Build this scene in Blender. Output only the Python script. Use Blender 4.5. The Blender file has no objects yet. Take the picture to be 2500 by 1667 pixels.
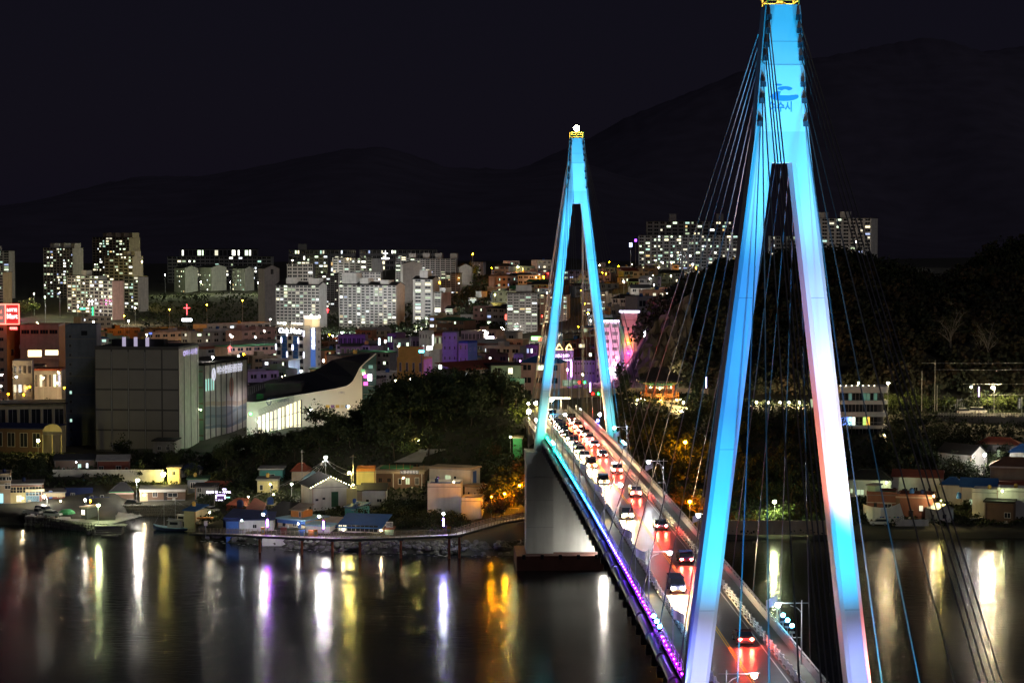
import bpy, math, random
from math import sin, cos, tan, atan, asin, pi, radians as RAD, hypot
from mathutils import Vector, Matrix
rnd = random.Random(11)
S = bpy.context.scene
COL = S.collection
# ------------------------------------------------------------------ camera
F, H = 5198.0, 74.0
PITCH = atan(264.5 / F)
CP, SP = cos(PITCH), sin(PITCH)
cam = bpy.data.cameras.new('camera')
cam.sensor_width = 36.0
cam.lens = 36.0 * F / 2500.0
cam.clip_start, cam.clip_end = 1.0, 30000.0
camo = bpy.data.objects.new('camera', cam)
camo.location = (0, 0, H)
camo.rotation_euler = (pi / 2 - PITCH, 0, 0)
COL.objects.link(camo)
S.camera = camo
# ------------------------------------------------------------------ sky, fill sun, exposure
world = bpy.data.worlds.new('World')
S.world = world
world.use_nodes = True
nt = world.node_tree
nt.nodes.clear()
sky = nt.nodes.new('ShaderNodeTexSky')
sky.sky_type = 'NISHITA'
sky.sun_disc = False
sky.sun_elevation = RAD(-4.0)
sky.sun_rotation = RAD(-20)
glow = nt.nodes.new('ShaderNodeRGB')           # even glow of the city in the night air
glow.outputs[0].default_value = (0.0046, 0.0041, 0.0084, 1)
bg = nt.nodes.new('ShaderNodeBackground'); bg.inputs[1].default_value = 0.004
bg2 = nt.nodes.new('ShaderNodeBackground'); bg2.inputs[1].default_value = 1.0
add = nt.nodes.new('ShaderNodeAddShader')
out = nt.nodes.new('ShaderNodeOutputWorld')
L_ = nt.links.new
L_(sky.outputs[0], bg.inputs[0]); L_(glow.outputs[0], bg2.inputs[0])
L_(bg.outputs[0], add.inputs[0]); L_(bg2.outputs[0], add.inputs[1]); L_(add.outputs[0], out.inputs[0])
sun = bpy.data.lights.new('moon', 'SUN')  # weak sun added as fill light on the facades
sun.energy = 0.13
sun.angle = RAD(6)
sun.color = (1.0, 0.93, 0.95)
suno = bpy.data.objects.new('moon', sun)
suno.rotation_euler = (RAD(58), 0, RAD(38))
COL.objects.link(suno)
S.view_settings.view_transform = 'Standard'
S.view_settings.look = 'None'
S.view_settings.exposure = 0.0
S.view_settings.gamma = 1.0
S.view_settings.use_curve_mapping = False
S.render.engine = 'CYCLES'
cy = S.cycles
cy.use_denoising = True
cy.max_bounces = 5; cy.diffuse_bounces = 2; cy.glossy_bounces = 3; cy.transmission_bounces = 2
cy.transparent_max_bounces = 6
cy.sample_clamp_indirect = 3.0
cy.sample_clamp_direct = 0.0
cy.caustics_reflective = False; cy.caustics_refractive = False
cy.use_light_tree = True

# ------------------------------------------------------------------ pixel (2500 x 1667) + distance -> point in the place
def W(px, py, Y):
    u, v = (px - 1250) / F, (833.5 - py) / F
    t = Y / (CP + v * SP)
    return Vector((u * t, Y, H + t * (v * CP - SP)))
def PXof(x, Y): return 1250 + x * F / Y
def lerp(a, b, t): return a + (b - a) * t
def itp(tab, x):
    if x <= tab[0][0]: return tab[0][1]
    for (a, va), (b, vb) in zip(tab, tab[1:]):
        if x <= b: return lerp(va, vb, (x - a) / (b - a))
    return tab[-1][1]

# ------------------------------------------------------------------ ground heights: columns of (distance behind the shore, height)
FARL = [(900, 5), (1050, 6), (1250, 10), (1450, 15), (1700, 24), (2200, 32), (2400, 34), (9000, 15)]
A_ = [(-60, -8), (-12, -4), (-1, -1.2), (.5, 2.2), (10, 3), (30, 4), (60, 6), (110, 6), (140, 4), (400, 5)] + FARL
B_ = [(-60, -8), (-12, -4), (0, -.8), (1, 1)]
R_ = B_ + [(10, 2), (20, 2.5), (35, 4.2), (60, 8), (80, 13), (92, 17.3), (104, 21), (125, 22), (150, 26)]
COLS = [
 (-1200, 543, A_), (0, 540, A_), (60, 538, A_), (150, 532, A_), (220, 525, A_), (284, 522.5, A_), (300, 556, A_), (462, 556, A_),
 (484, 512, B_ + [(8, 3), (35, 3.5), (60, 4.5), (110, 6.5), (150, 5), (400, 5)] + FARL),
 (560, 507, B_ + [(8, 3), (30, 4), (60, 6), (85, 7.5), (100, 10), (140, 6), (400, 5)] + FARL),
 (700, 498, B_ + [(8, 3), (30, 4.2), (60, 6), (82, 7.5), (105, 14), (200, 10), (300, 6), (400, 5)] + FARL),
 (850, 492, B_ + [(8, 3), (28, 4), (45, 5.5), (64, 7.5), (80, 13), (105, 21), (140, 18), (200, 10), (300, 6)] + FARL),
 (1000, 489, B_ + [(8, 3), (25, 3.6), (44, 5), (66, 8), (77, 13.5), (85, 17), (108, 26), (150, 22), (220, 9), (300, 6), (700, 5), (1000, 8), (1200, 20), (1400, 30), (1800, 40), (2400, 34), (9000, 15)]),
 (1150, 487, B_ + [(8, 3), (28, 4), (50, 7), (70, 12), (85, 18), (104, 26), (160, 23), (230, 12), (310, 8), (700, 9), (1000, 27), (1400, 47), (2400, 34), (9000, 15)]),
 (1250, 487, B_ + [(10, 4), (30, 6.5), (60, 12), (80, 20), (100, 27), (170, 24), (240, 14), (320, 10), (700, 12), (1000, 32), (1400, 50), (2400, 34), (9000, 15)]),
 (1400, 486, B_ + [(12, 6), (40, 20), (68, 26), (110, 26.3), (160, 25), (230, 23), (330, 15), (650, 16), (1000, 36), (1400, 52), (2400, 34), (9000, 15)]),
 (1510, 494, B_ + [(14, 4), (55, 14), (80, 23), (110, 25.5), (150, 25), (220, 24), (330, 18), (650, 22), (1000, 40), (1300, 50), (2400, 34), (9000, 15)]),
 (1560, 500, B_ + [(16, 3), (60, 11), (90, 19), (114, 25), (140, 25.5), (175, 26), (208, 27), (224, 35), (280, 36), (330, 30), (650, 26), (1000, 42), (2400, 34), (9000, 15)]),
 (1600, 504, B_ + [(16, 3), (60, 10), (90, 18), (114, 25), (140, 26), (165, 27), (205, 28), (222, 43), (290, 44), (340, 34), (700, 32), (1100, 46), (2400, 34), (9000, 15)]),
 (1660, 508, B_ + [(15, 2.5), (60, 9), (95, 18), (115, 24), (140, 26), (165, 27), (205, 29), (222, 48), (300, 50), (340, 40), (700, 36), (1100, 46), (2400, 34), (9000, 15)]),
 (1760, 511, B_ + [(12, 2), (60, 9), (95, 19), (115, 23), (140, 25), (165, 30), (225, 55), (300, 57), (400, 45), (1100, 48), (2400, 34), (9000, 15)]),
 (1900, 512, B_ + [(12, 2), (40, 5), (60, 9), (95, 19), (115, 22), (140, 24), (165, 30), (240, 59), (300, 61), (450, 45), (1100, 48), (2400, 34), (9000, 15)]),
 (2050, 511, R_ + [(250, 61), (320, 62), (500, 45), (1100, 48), (2400, 34), (9000, 15)]),
 (2200, 512, R_ + [(250, 55), (320, 55), (500, 45), (1100, 48), (2400, 34), (9000, 15)]),
 (2300, 513, R_ + [(250, 51), (320, 50), (500, 45), (1100, 48), (2400, 34), (9000, 15)]),
 (2420, 514, R_ + [(250, 62), (320, 64), (500, 50), (1100, 48), (2400, 34), (9000, 15)]),
 (2520, 515, R_ + [(250, 66), (320, 70), (500, 55), (1100, 48), (2400, 34), (9000, 15)]),
 (3600, 520, R_ + [(250, 76), (320, 84), (500, 60), (1100, 48), (2400, 34), (9000, 15)]),
]
def gpx(px, Y):
    if px <= COLS[0][0]: return itp(COLS[0][2], Y - COLS[0][1])
    for a, b in zip(COLS, COLS[1:]):
        if px <= b[0]:
            k = (px - a[0]) / (b[0] - a[0])
            t = Y - lerp(a[1], b[1], k)
            return lerp(itp(a[2], t), itp(b[2], t), k)
    return itp(COLS[-1][2], Y - COLS[-1][1])
def G(x, Y): return gpx(PXof(x, max(Y, 440)), max(Y, 440))

# ------------------------------------------------------------------ materials
MATS = {}
def pm(name, col, rough=.75, var=.22, scale=.6, metal=0., streak=0., bump=0., spec=.4):
    if name in MATS: return MATS[name]
    m = bpy.data.materials.new(name); m.use_nodes = True
    n = m.node_tree; b = n.nodes['Principled BSDF']
    b.inputs['Roughness'].default_value = rough
    b.inputs['Metallic'].default_value = metal
    b.inputs['Specular IOR Level'].default_value = spec
    tc = n.nodes.new('ShaderNodeTexCoord')
    nz = n.nodes.new('ShaderNodeTexNoise'); nz.inputs['Scale'].default_value = scale
    nz.inputs['Detail'].default_value = 5
    n.links.new(tc.outputs['Object'], nz.inputs['Vector'])
    mx = n.nodes.new('ShaderNodeMix'); mx.data_type = 'RGBA'
    mx.inputs[6].default_value = tuple(c * (1 - var) for c in col) + (1,)
    mx.inputs[7].default_value = tuple(min(1, c * (1 + var)) for c in col) + (1,)
    fac = nz.outputs[0]
    if streak:
        mp = n.nodes.new('ShaderNodeMapping'); mp.inputs['Scale'].default_value = (.5, .5, .07)
        n2 = n.nodes.new('ShaderNodeTexNoise'); n2.inputs['Scale'].default_value = 1.3; n2.inputs['Detail'].default_value = 6
        n.links.new(tc.outputs['Object'], mp.inputs[0]); n.links.new(mp.outputs[0], n2.inputs['Vector'])
        rr = n.nodes.new('ShaderNodeMapRange'); rr.inputs[1].default_value = .45; rr.inputs[2].default_value = .75
        rr.inputs[3].default_value = 0; rr.inputs[4].default_value = streak
        n.links.new(n2.outputs[0], rr.inputs[0])
        sub = n.nodes.new('ShaderNodeMath'); sub.operation = 'SUBTRACT'; sub.use_clamp = True
        n.links.new(nz.outputs[0], sub.inputs[0]); n.links.new(rr.outputs[0], sub.inputs[1])
        fac = sub.outputs[0]
    n.links.new(fac, mx.inputs[0])
    n.links.new(mx.outputs[2], b.inputs['Base Color'])
    if bump:
        bp = n.nodes.new('ShaderNodeBump'); bp.inputs['Strength'].default_value = bump; bp.inputs['Distance'].default_value = .1
        n.links.new(nz.outputs[0], bp.inputs['Height']); n.links.new(bp.outputs[0], b.inputs['Normal'])
    MATS[name] = m
    return m
def em(name, col, strength, sample=True):
    if name in MATS: return MATS[name]
    m = bpy.data.materials.new(name); m.use_nodes = True
    b = m.node_tree.nodes['Principled BSDF']
    b.inputs['Base Color'].default_value = (.25, .25, .25, 1)
    b.inputs['Roughness'].default_value = .4
    b.inputs['Emission Color'].default_value = tuple(col) + (1,)
    b.inputs['Emission Strength'].default_value = strength
    if not sample: m.cycles.emission_sampling = 'NONE'
    MATS[name] = m
    return m
PAL = dict(
 white=(.72, .71, .68), offwhite=(.6, .58, .55), cream=(.62, .54, .36), grey=(.36, .36, .37), midgrey=(.22, .22, .23), darkgrey=(.09, .09, .1),
 concrete=(.33, .32, .3), lavender=(.45, .42, .62), pink=(.6, .4, .38), brick=(.24, .1, .07), redbrown=(.2, .06, .045), brown=(.16, .1, .07),
 yellow=(.6, .4, .09), paleyellow=(.62, .56, .3), orange=(.6, .22, .05), blue=(.05, .13, .42), skyblue=(.25, .45, .6), teal=(.12, .42, .4),
 green=(.05, .26, .1), darkgreen=(.03, .1, .06), purple=(.2, .1, .28), navy=(.025, .04, .13), black=(.018, .018, .02), tan=(.42, .34, .25),
 bluegrey=(.16, .19, .25), roofred=(.3, .08, .05), roofdark=(.035, .035, .04), roofblue=(.03, .12, .36), roofgreen=(.05, .2, .1), stone=(.2, .19, .17),
 mint=(.4, .6, .45), peach=(.62, .42, .32), wood=(.2, .12, .06), rust=(.35, .1, .05), gold=(.7, .45, .08), steel=(.5, .52, .55))
def M(k):
    s = .38 if k in ('white', 'offwhite', 'cream', 'grey', 'concrete', 'pink', 'lavender', 'tan', 'peach', 'paleyellow', 'bluegrey', 'brick', 'mint') else 0
    return pm(k, PAL[k], .75, .28, .45, streak=s)
def glassm(): return pm('dark_glass', (.03, .035, .045), .12, .4, .2, spec=.6)
WCOL = [((.8, 1, .68), 1.5), ((1, .9, .55), 1.7), ((.86, .95, 1), 1.4), ((.62, 1, .82), .8), ((1, .66, .25), .9), ((1, 1, .85), 3.2), ((.75, .95, .6), .5), ((1, .95, .7), .8), ((.5, .62, 1), .8)]
def litm(i): return em('lit_window_%d' % i, WCOL[i][0], WCOL[i][1] * 1.3, sample=False)
WPICK = [0] * 6 + [1] * 4 + [2] * 3 + [3] * 3 + [4] + [5] * 2 + [6] * 5 + [7] * 4 + [8] * 1

# ------------------------------------------------------------------ mesh builder
class MB:
    def __init__(s): s.v = []; s.f = []; s.m = []
    def add(s, vs, fs, m=0):
        o = len(s.v); s.v += [tuple(p) for p in vs]
        s.f += [tuple(i + o for i in f) for f in fs]; s.m += [m] * len(fs)
        return s
    def box(s, x0, x1, y0, y1, z0, z1, m=0):
        return s.add([(x0, y0, z0), (x1, y0, z0), (x1, y1, z0), (x0, y1, z0), (x0, y0, z1), (x1, y0, z1), (x1, y1, z1), (x0, y1, z1)],
                     [(0, 3, 2, 1), (4, 5, 6, 7), (0, 1, 5, 4), (1, 2, 6, 5), (2, 3, 7, 6), (3, 0, 4, 7)], m)
    def quad(s, a, b, c, d, m=0): return s.add([a, b, c, d], [(0, 1, 2, 3)], m)
    def poly(s, pts, m=0): return s.add(pts, [tuple(range(len(pts)))], m)
    def prism(s, pts, y0, y1, m=0):            # outline in x, z swept along y
        n = len(pts)
        vs = [(x, y0, z) for x, z in pts] + [(x, y1, z) for x, z in pts]
        fs = [tuple(range(n)), tuple(range(2 * n - 1, n - 1, -1))] + [(i, i + n, (i + 1) % n + n, (i + 1) % n) for i in range(n)]
        return s.add(vs, fs, m)
    def slab(s, pts, z0, z1, m=0):             # outline in x, y swept along z
        n = len(pts)
        vs = [(x, y, z0) for x, y in pts] + [(x, y, z1) for x, y in pts]
        fs = [tuple(range(n - 1, -1, -1)), tuple(range(n, 2 * n))] + [(i, (i + 1) % n, (i + 1) % n + n, i + n) for i in range(n)]
        return s.add(vs, fs, m)
    def loft(s, rings, m=0, cap=True):
        n = len(rings[0]); vs = [p for r in rings for p in r]; fs = []
        for k in range(len(rings) - 1):
            for i in range(n):
                j = (i + 1) % n
                fs.append((k * n + i, k * n + j, (k + 1) * n + j, (k + 1) * n + i))
        if cap: fs += [tuple(range(n - 1, -1, -1)), tuple(range((len(rings) - 1) * n, len(rings) * n))]
        return s.add(vs, fs, m)
    def tube(s, pts, r, n=6, m=0, r2=None):
        pts = [Vector(p) for p in pts]; rings = []
        for k, p in enumerate(pts):
            d = (pts[min(k + 1, len(pts) - 1)] - pts[max(k - 1, 0)])
            d = d.normalized() if d.length > 1e-6 else Vector((0, 0, 1))
            a = d.cross(Vector((0, 0, 1)) if abs(d.z) < .9 else Vector((1, 0, 0))).normalized(); b = d.cross(a)
            rr = r if r2 is None else lerp(r, r2, k / (len(pts) - 1))
            rings.append([p + a * rr * cos(2 * pi * i / n) + b * rr * sin(2 * pi * i / n) for i in range(n)])
        return s.loft(rings, m)
    def lathe(s, prof, n=10, m=0, c=(0, 0, 0)):
        rings = [[(c[0] + r * cos(2 * pi * i / n), c[1] + r * sin(2 * pi * i / n), c[2] + z) for i in range(n)] for r, z in prof]
        return s.loft(rings, m)
    def ball(s, c, r, m=0, n=8, k=5):
        return s.lathe([(max(.02 * r, r * sin(pi * i / k)), -r * cos(pi * i / k)) for i in range(k + 1)], n, m, c)
    def mesh(s, name, mats, smooth=False):
        me = bpy.data.meshes.new(name)
        me.from_pydata(s.v, [], s.f)
        for mt in mats: me.materials.append(mt)
        if len(mats) > 1: me.polygons.foreach_set('material_index', s.m)
        if smooth: me.polygons.foreach_set('use_smooth', [True] * len(me.polygons))
        me.update()
        return me
    def build(s, name, mats, parent=None, smooth=False, loc=None, rz=0):
        if not isinstance(mats, (list, tuple)): mats = [mats]
        return put(s.mesh(name, mats, smooth), name, parent, loc, rz)
def put(me, name, parent=None, loc=None, rz=0, rot=None):
    o = bpy.data.objects.new(name, me)
    if parent is not None: o.parent = parent
    if loc is not None: o.location = loc
    if rz: o.rotation_euler = (0, 0, rz)
    if rot is not None: o.rotation_euler = rot
    COL.objects.link(o)
    return o
LABELS = {}
def tag(o, label, cat, group=None):
    o['label'] = label; o['category'] = cat
    if group: o['group'] = group
    LABELS.setdefault(label, []).append(o)
    return o
def thing(name, label, cat, loc=(0, 0, 0), rz=0, group=None):
    o = bpy.data.objects.new(name, None); o.empty_display_size = .5
    o.location = loc; o.rotation_euler = (0, 0, rz); COL.objects.link(o)
    return tag(o, label, cat, group)
def kind(o, k): o['kind'] = k; return o
def copy_tree(root, loc, rz=0, label=None, group=None, scale=None):
    r = root.copy(); COL.objects.link(r); r.location = loc; r.rotation_euler = (0, 0, rz)
    if scale: r.scale = scale
    if label: r['label'] = label; LABELS.setdefault(label, []).append(r)
    if group: r['group'] = group
    for ch in list(root.children):
        c = ch.copy(); COL.objects.link(c); c.parent = r
        for g in ch.children:
            d = g.copy(); COL.objects.link(d); d.parent = c
    return r
def text(s, size, mat, name, parent, loc, rot=(pi / 2, 0, 0), ext=.03, width=None, align='CENTER', bold=0.):
    cu = bpy.data.curves.new(name, 'FONT'); cu.body = s; cu.size = size; cu.extrude = ext; cu.align_x = align; cu.align_y = 'CENTER'
    cu.offset = bold; cu.resolution_u = 3
    o = bpy.data.objects.new(name, cu); COL.objects.link(o)
    dg = bpy.context.evaluated_depsgraph_get()
    me = bpy.data.meshes.new_from_object(o.evaluated_get(dg)); me.name = name
    bpy.data.objects.remove(o); bpy.data.curves.remove(cu)
    me.materials.clear(); me.materials.append(mat)
    if width and len(me.vertices):
        xs = [v.co.x for v in me.vertices]; k = width / (max(xs) - min(xs))
        for v in me.vertices: v.co.x *= k
    t = put(me, name, parent, loc, rot=rot)
    return t

# ------------------------------------------------------------------ windows (shared meshes)
WIN = {}
def window_mesh(w, h, lit=-1, frame='white', mull=1, tr=0):
    key = (round(w, 1), round(h, 1), lit, frame, mull, tr)
    if key in WIN: return WIN[key]
    w, h = key[0], key[1]
    b = MB(); t = min(.09, w * .08)
    b.quad((-w / 2, .0, 0), (w / 2, .0, 0), (w / 2, .0, h), (-w / 2, .0, h), 0)
    b.box(-w / 2, w / 2, -.07, .02, 0, t, 1); b.box(-w / 2, w / 2, -.07, .02, h - t, h, 1)
    b.box(-w / 2, -w / 2 + t, -.065, .02, t, h - t, 1); b.box(w / 2 - t, w / 2, -.065, .02, t, h - t, 1)
    for i in range(mull):
        x = -w / 2 + w * (i + 1) / (mull + 1); b.box(x - t * .4, x + t * .4, -.06, .01, t, h - t, 1)
    if tr: b.box(-w / 2 + t, w / 2 - t, -.055, .01, h * .62, h * .62 + t * .7, 1)
    WIN[key] = b.mesh('window', [glassm() if lit < 0 else litm(lit), M(frame)])
    return WIN[key]
FOOT = []
def free(x, y, r): return all((x - a) ** 2 + (y - b) ** 2 > (r + c) ** 2 for a, b, c in FOOT)
# ================================================================== the land, the water, the hills
def terrain():
    pxs = list(range(-1200, 2000, 36)) + list(range(2000, 3601, 50))
    pxs += [292, 470, 476, 490]; pxs = sorted(set(pxs))
    ys = [452 + 4 * i for i in range(60)] + [692 + 12 * i for i in range(26)] + [1010 + 45 * i for i in range(36)] + [2700, 3200, 4000, 5500, 9000]
    b = MB(); n = len(pxs); vs = []
    r2 = random.Random(3)
    for Y in ys:
        for p in pxs:
            x = (p - 1250) / F * Y
            vs.append((x, Y, gpx(p, Y) - .15 + r2.uniform(-.25, .25)))
    fs = [(j * n + i, j * n + i + 1, (j + 1) * n + i + 1, (j + 1) * n + i) for j in range(len(ys) - 1) for i in range(n - 1)]
    b.add(vs, fs)
    m = pm('earth', (.055, .055, .04), .95, .5, .12, bump=.4)
    kind(b.build('terrain', m, smooth=True), 'structure')
terrain()
def water():
    b = MB()
    b.quad((-2500, -400, 0), (2500, -400, 0), (2500, 700, 0), (-2500, 700, 0))
    m = bpy.data.materials.new('sea_water'); m.use_nodes = True
    n = m.node_tree; p = n.nodes['Principled BSDF']
    p.inputs['Base Color'].default_value = (.004, .008, .010, 1)
    p.inputs['Roughness'].default_value = .15
    p.inputs['IOR'].default_value = 1.33
    tc = n.nodes.new('ShaderNodeTexCoord')
    mp = n.nodes.new('ShaderNodeMapping'); mp.inputs['Scale'].default_value = (.3, 1.1, 1)
    nz = n.nodes.new('ShaderNodeTexNoise'); nz.inputs['Scale'].default_value = 1.0; nz.inputs['Detail'].default_value = 3
    n3 = n.nodes.new('ShaderNodeTexNoise'); n3.inputs['Scale'].default_value = .03; n3.inputs['Detail'].default_value = 2
    rr = n.nodes.new('ShaderNodeMapRange'); rr.inputs[1].default_value = .4; rr.inputs[2].default_value = .65; rr.inputs[3].default_value = .15; rr.inputs[4].default_value = .23
    bp = n.nodes.new('ShaderNodeBump'); bp.inputs['Strength'].default_value = .32; bp.inputs['Distance'].default_value = .12
    n.links.new(tc.outputs['Object'], mp.inputs[0]); n.links.new(mp.outputs[0], nz.inputs['Vector'])
    n.links.new(tc.outputs['Object'], n3.inputs['Vector']); n.links.new(n3.outputs[0], rr.inputs[0]); n.links.new(rr.outputs[0], p.inputs['Roughness'])
    n.links.new(nz.outputs[0], bp.inputs['Height']); n.links.new(bp.outputs[0], p.inputs['Normal'])
    kind(b.build('water', m), 'structure')
water()
def near_hill():
    b = MB(); vs = []; n = 25; ys = [-120, -60, -20, 0, 12, 30, 60, 85, 105, 118, 128]
    zs = [66, 70, 72, 71.5, 69, 58, 40, 27, 14, 3, -4]
    for Y, z in zip(ys, zs):
        for i in range(n):
            x = -360 + 30 * i; k = max(0, 1 - (x / 360) ** 2)
            vs.append((x, Y, -5 + (z + 5) * k))
    b.add(vs, [(j * n + i, j * n + i + 1, (j + 1) * n + i + 1, (j + 1) * n + i) for j in range(len(ys) - 1) for i in range(n - 1)])
    kind(b.build('hill', pm('earth', (0, 0, 0))), 'structure')
near_hill()
def mountain(name, ridge, Y, back, col, seed):
    r2 = random.Random(seed); b = MB(); vs = []; fine = []
    x0, x1 = ridge[0][0], ridge[-1][0]; N = 150
    for i in range(N + 1):
        px = lerp(x0, x1, i / N)
        fine.append((px, itp(ridge, px) + r2.uniform(-2.2, 2.2)))
    rows = [(0, 0), (.25, .16), (.5, .42), (.72, .7), (.88, .9), (1, 1), (1.25, .85), (1.8, .3)]
    flat = [sum(itp(ridge, px + q) for q in range(-90, 91, 30)) / 7 for px, _ in fine]
    for k, (d, hgt) in enumerate(rows):
        for i, (px, py) in enumerate(fine):
            top = W(px, py if k == 5 else flat[i] + (py - flat[i]) * (.5 if k in (4, 6) else 0), Y); Yk = Y - back * (1 - d)
            w_ = .03 * sin(i * .11 + 1.7 * k) + .02 * sin(i * .23 - k) if 0 < k < 5 else 0
            vs.append((top.x, Yk, 8 + (top.z - 8) * (hgt + w_)))
    n = N + 1
    b.add(vs, [(j * n + i, j * n + i + 1, (j + 1) * n + i + 1, (j + 1) * n + i) for j in range(len(rows) - 1) for i in range(n - 1)])
    kind(b.build(name, pm(name + '_forest', col, .95, .4, .012), smooth=True), 'structure')  # night haze put into the slope colour as a paler bluish tone
V = 2500 / 2352
mountain('mountain', [(x * V, y * V) for x, y in [(-400, 560), (0, 475), (100, 460), (240, 420), (340, 403), (450, 405), (560, 390), (700, 360), (800, 343), (860, 337), (920, 345), (1030, 385), (1180, 388), (1250, 380), (1330, 372), (1420, 400), (1560, 440), (1800, 500), (2100, 560)]], 5200, 2600, (.11, .10, .15), 1)
mountain('mountain_range', [(x * V, y * V) for x, y in [(900, 470), (1080, 420), (1200, 385), (1330, 330), (1440, 268), (1500, 245), (1600, 205), (1700, 165), (1900, 130), (2050, 100), (2130, 86), (2180, 95), (2260, 120), (2352, 106), (2500, 120), (2800, 200)]], 7600, 2200, (.12, .11, .165), 2)

# ------------------------------------------------------------------ trees
LEAF = [pm('leaf_dark', (.022, .034, .014), .8, .4, .8), pm('leaf_mid', (.036, .05, .018), .8, .4, .8), pm('leaf_pine', (.02, .036, .02), .85, .4, .8), pm('leaf_autumn', (.11, .06, .025), .8, .4, .8), pm('leaf_bright', (.11, .15, .04), .8, .3, .8)]  # the palest green has lamplight put into its colour
BARK = pm('bark', (.06, .045, .032), .9, .4, 2); PALEBARK = pm('pale_bark', (.25, .23, .19), .9, .3, 2)
def leafquad(b, c, s, r2, m):
    a = Vector((r2.gauss(0, 1), r2.gauss(0, 1), r2.gauss(0, 1))).normalized()
    t = a.orthogonal().normalized(); q = r2.uniform(0, 6.28)
    u = (t * cos(q) + a.cross(t) * sin(q)) * s; v = a.cross(u).normalized() * s * r2.uniform(.5, .9)
    b.add([c - u, c - v * .8, c + u, c + v], [(0, 1, 2, 3)], m)
def tree_proto(seed, h=9., cw=6., kindn='broad', mats=(0, 1), N=620, leaf=.42, bare=False):
    r2 = random.Random(seed); t = MB(); c = MB()
    th = h * (.45 if kindn == 'broad' else .9)
    lean = (r2.uniform(-.4, .4), r2.uniform(-.4, .4))
    pts = [(lean[0] * k * k, lean[1] * k * k, th * k) for k in (0, .3, .6, 1)]
    t.tube(pts, .028 * h, 6, 0, .012 * h)
    tips = []
    nb = 9 if kindn == 'broad' else 14
    for i in range(nb):
        a = 6.28 * i / nb + r2.uniform(-.4, .4)
        if kindn == 'broad':
            z0 = th * r2.uniform(.55, 1); L = cw * r2.uniform(.28, .48); up = h * r2.uniform(.12, .42)
        else:
            z0 = th * (.25 + .7 * i / nb); L = cw * .5 * (1.1 - i / nb) * r2.uniform(.7, 1.1); up = h * r2.uniform(-.02, .06)
        k = z0 / th; base = Vector((lean[0] * k * k, lean[1] * k * k, z0))
        tip = base + Vector((cos(a) * L, sin(a) * L, up))
        t.tube([base, (base + tip) / 2 + Vector((0, 0, up * .12)), tip], .011 * h, 5, 0, .004 * h)
        tips.append(tip); tips.append((base * .4 + tip * .6))
    tips.append(Vector((lean[0], lean[1], h * .93)))
    if bare:
        for tip in list(tips):
            for _ in range(7):
                e = tip + Vector((r2.gauss(0, .9), r2.gauss(0, .9), r2.uniform(.2, 1.8)))
                t.tube([tip, e], .03, 3, 0, .012); 
                for _ in range(3): leafquad(c, e + Vector((r2.gauss(0, .3), r2.gauss(0, .3), r2.gauss(0, .3))), .16, r2, 0)
    else:
        sz = [r2.uniform(.6, 1.25) for _ in tips]
        for _ in range(N):
            i = r2.randrange(len(tips)); s = cw * .17 * sz[i]
            d = Vector((r2.gauss(0, 1), r2.gauss(0, 1), r2.gauss(0, .75)))
            d = d.normalized() * (r2.random() ** .45) * s * 1.45
            leafquad(c, tips[i] + d, leaf * r2.uniform(.6, 1.25), r2, 0 if i % 3 else 1)
    return t.mesh('trunk', [PALEBARK if bare else BARK]), c.mesh('crown', [LEAF[k] for k in mats])
TP = {
 'broad': [tree_proto(s, 9, 7) for s in (1, 2, 3)],
 'pine': [tree_proto(s, 10, 5, 'pine', (2, 2), 560, .4) for s in (4, 5)],
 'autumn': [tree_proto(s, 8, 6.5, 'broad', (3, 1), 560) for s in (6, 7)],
 'bright': [tree_proto(s, 6, 5.5, 'broad', (4, 1), 560, .34) for s in (8, 9)],  # lit trees, lamplight put into the leaf colour
 'bush': [tree_proto(s, 2.6, 3.6, 'broad', (0, 1), 300, .24) for s in (10, 12)],
 'bare': [tree_proto(s, 12, 6, 'broad', (1, 1), 0, .3, True) for s in (13, 14)]}
def tree(kd, label, x, Y, s=1., group=None, z=None, cat='tree', name=None):
    tr, cr = rnd.choice(TP[kd])
    nm = name or {'pine': 'pine_tree', 'bush': 'bush', 'bare': 'bare_tree'}.get(kd, 'broadleaf_tree')
    o = thing(nm, label, cat, (x, Y, (G(x, Y) if z is None else z) - .25), rnd.uniform(0, 6.28), group)
    o.scale = (s * rnd.uniform(.9, 1.1), s * rnd.uniform(.9, 1.1), s)
    put(tr, 'trunk', o); put(cr, 'crown', o)
    return o
# ================================================================== the cable-stayed bridge
BW, BX = 198.0, 24.8
BRZ = atan((24.8 - 14.3) / 275.0)
bridge = thing('cable_stayed_bridge', 'long cable-stayed road bridge with two blue-lit A-shaped towers over the strait', 'bridge', (BX, BW, 0), BRZ)
BM = Matrix.Translation((BX, BW, 0)) @ Matrix.Rotation(BRZ, 4, 'Z')
def BP(u, w, z): return BM @ Vector((u, w, z))
SPAN = 275.2
def DZ(w): return 28.65 + 1.0 * (1 - ((w - 137.6) / 137.6) ** 2)
W0, W1 = -86.0, 372.0
def sweep(b, u0, u1, z0, z1, wa=W0, wb=W1, m=0, step=9):
    n = max(1, int((wb - wa) / step)); rings = []
    for i in range(n + 1):
        w = lerp(wa, wb, i / n); d = DZ(w)
        rings.append([(u0, w, d + z0), (u1, w, d + z0), (u1, w, d + z1), (u0, w, d + z1)])
    return b.loft(rings, m)
steelw = pm('bridge_paint', (.42, .44, .47), .5, .15, .5)
g = MB(); sweep(g, -6.4, 6.4, -.35, 0); sweep(g, -4.6, 4.6, -2.3, -.36); sweep(g, -6.62, -6.42, -.9, .28); sweep(g, 6.42, 6.62, -.9, .28)
deck = g.build('deck', steelw, bridge)
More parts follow.
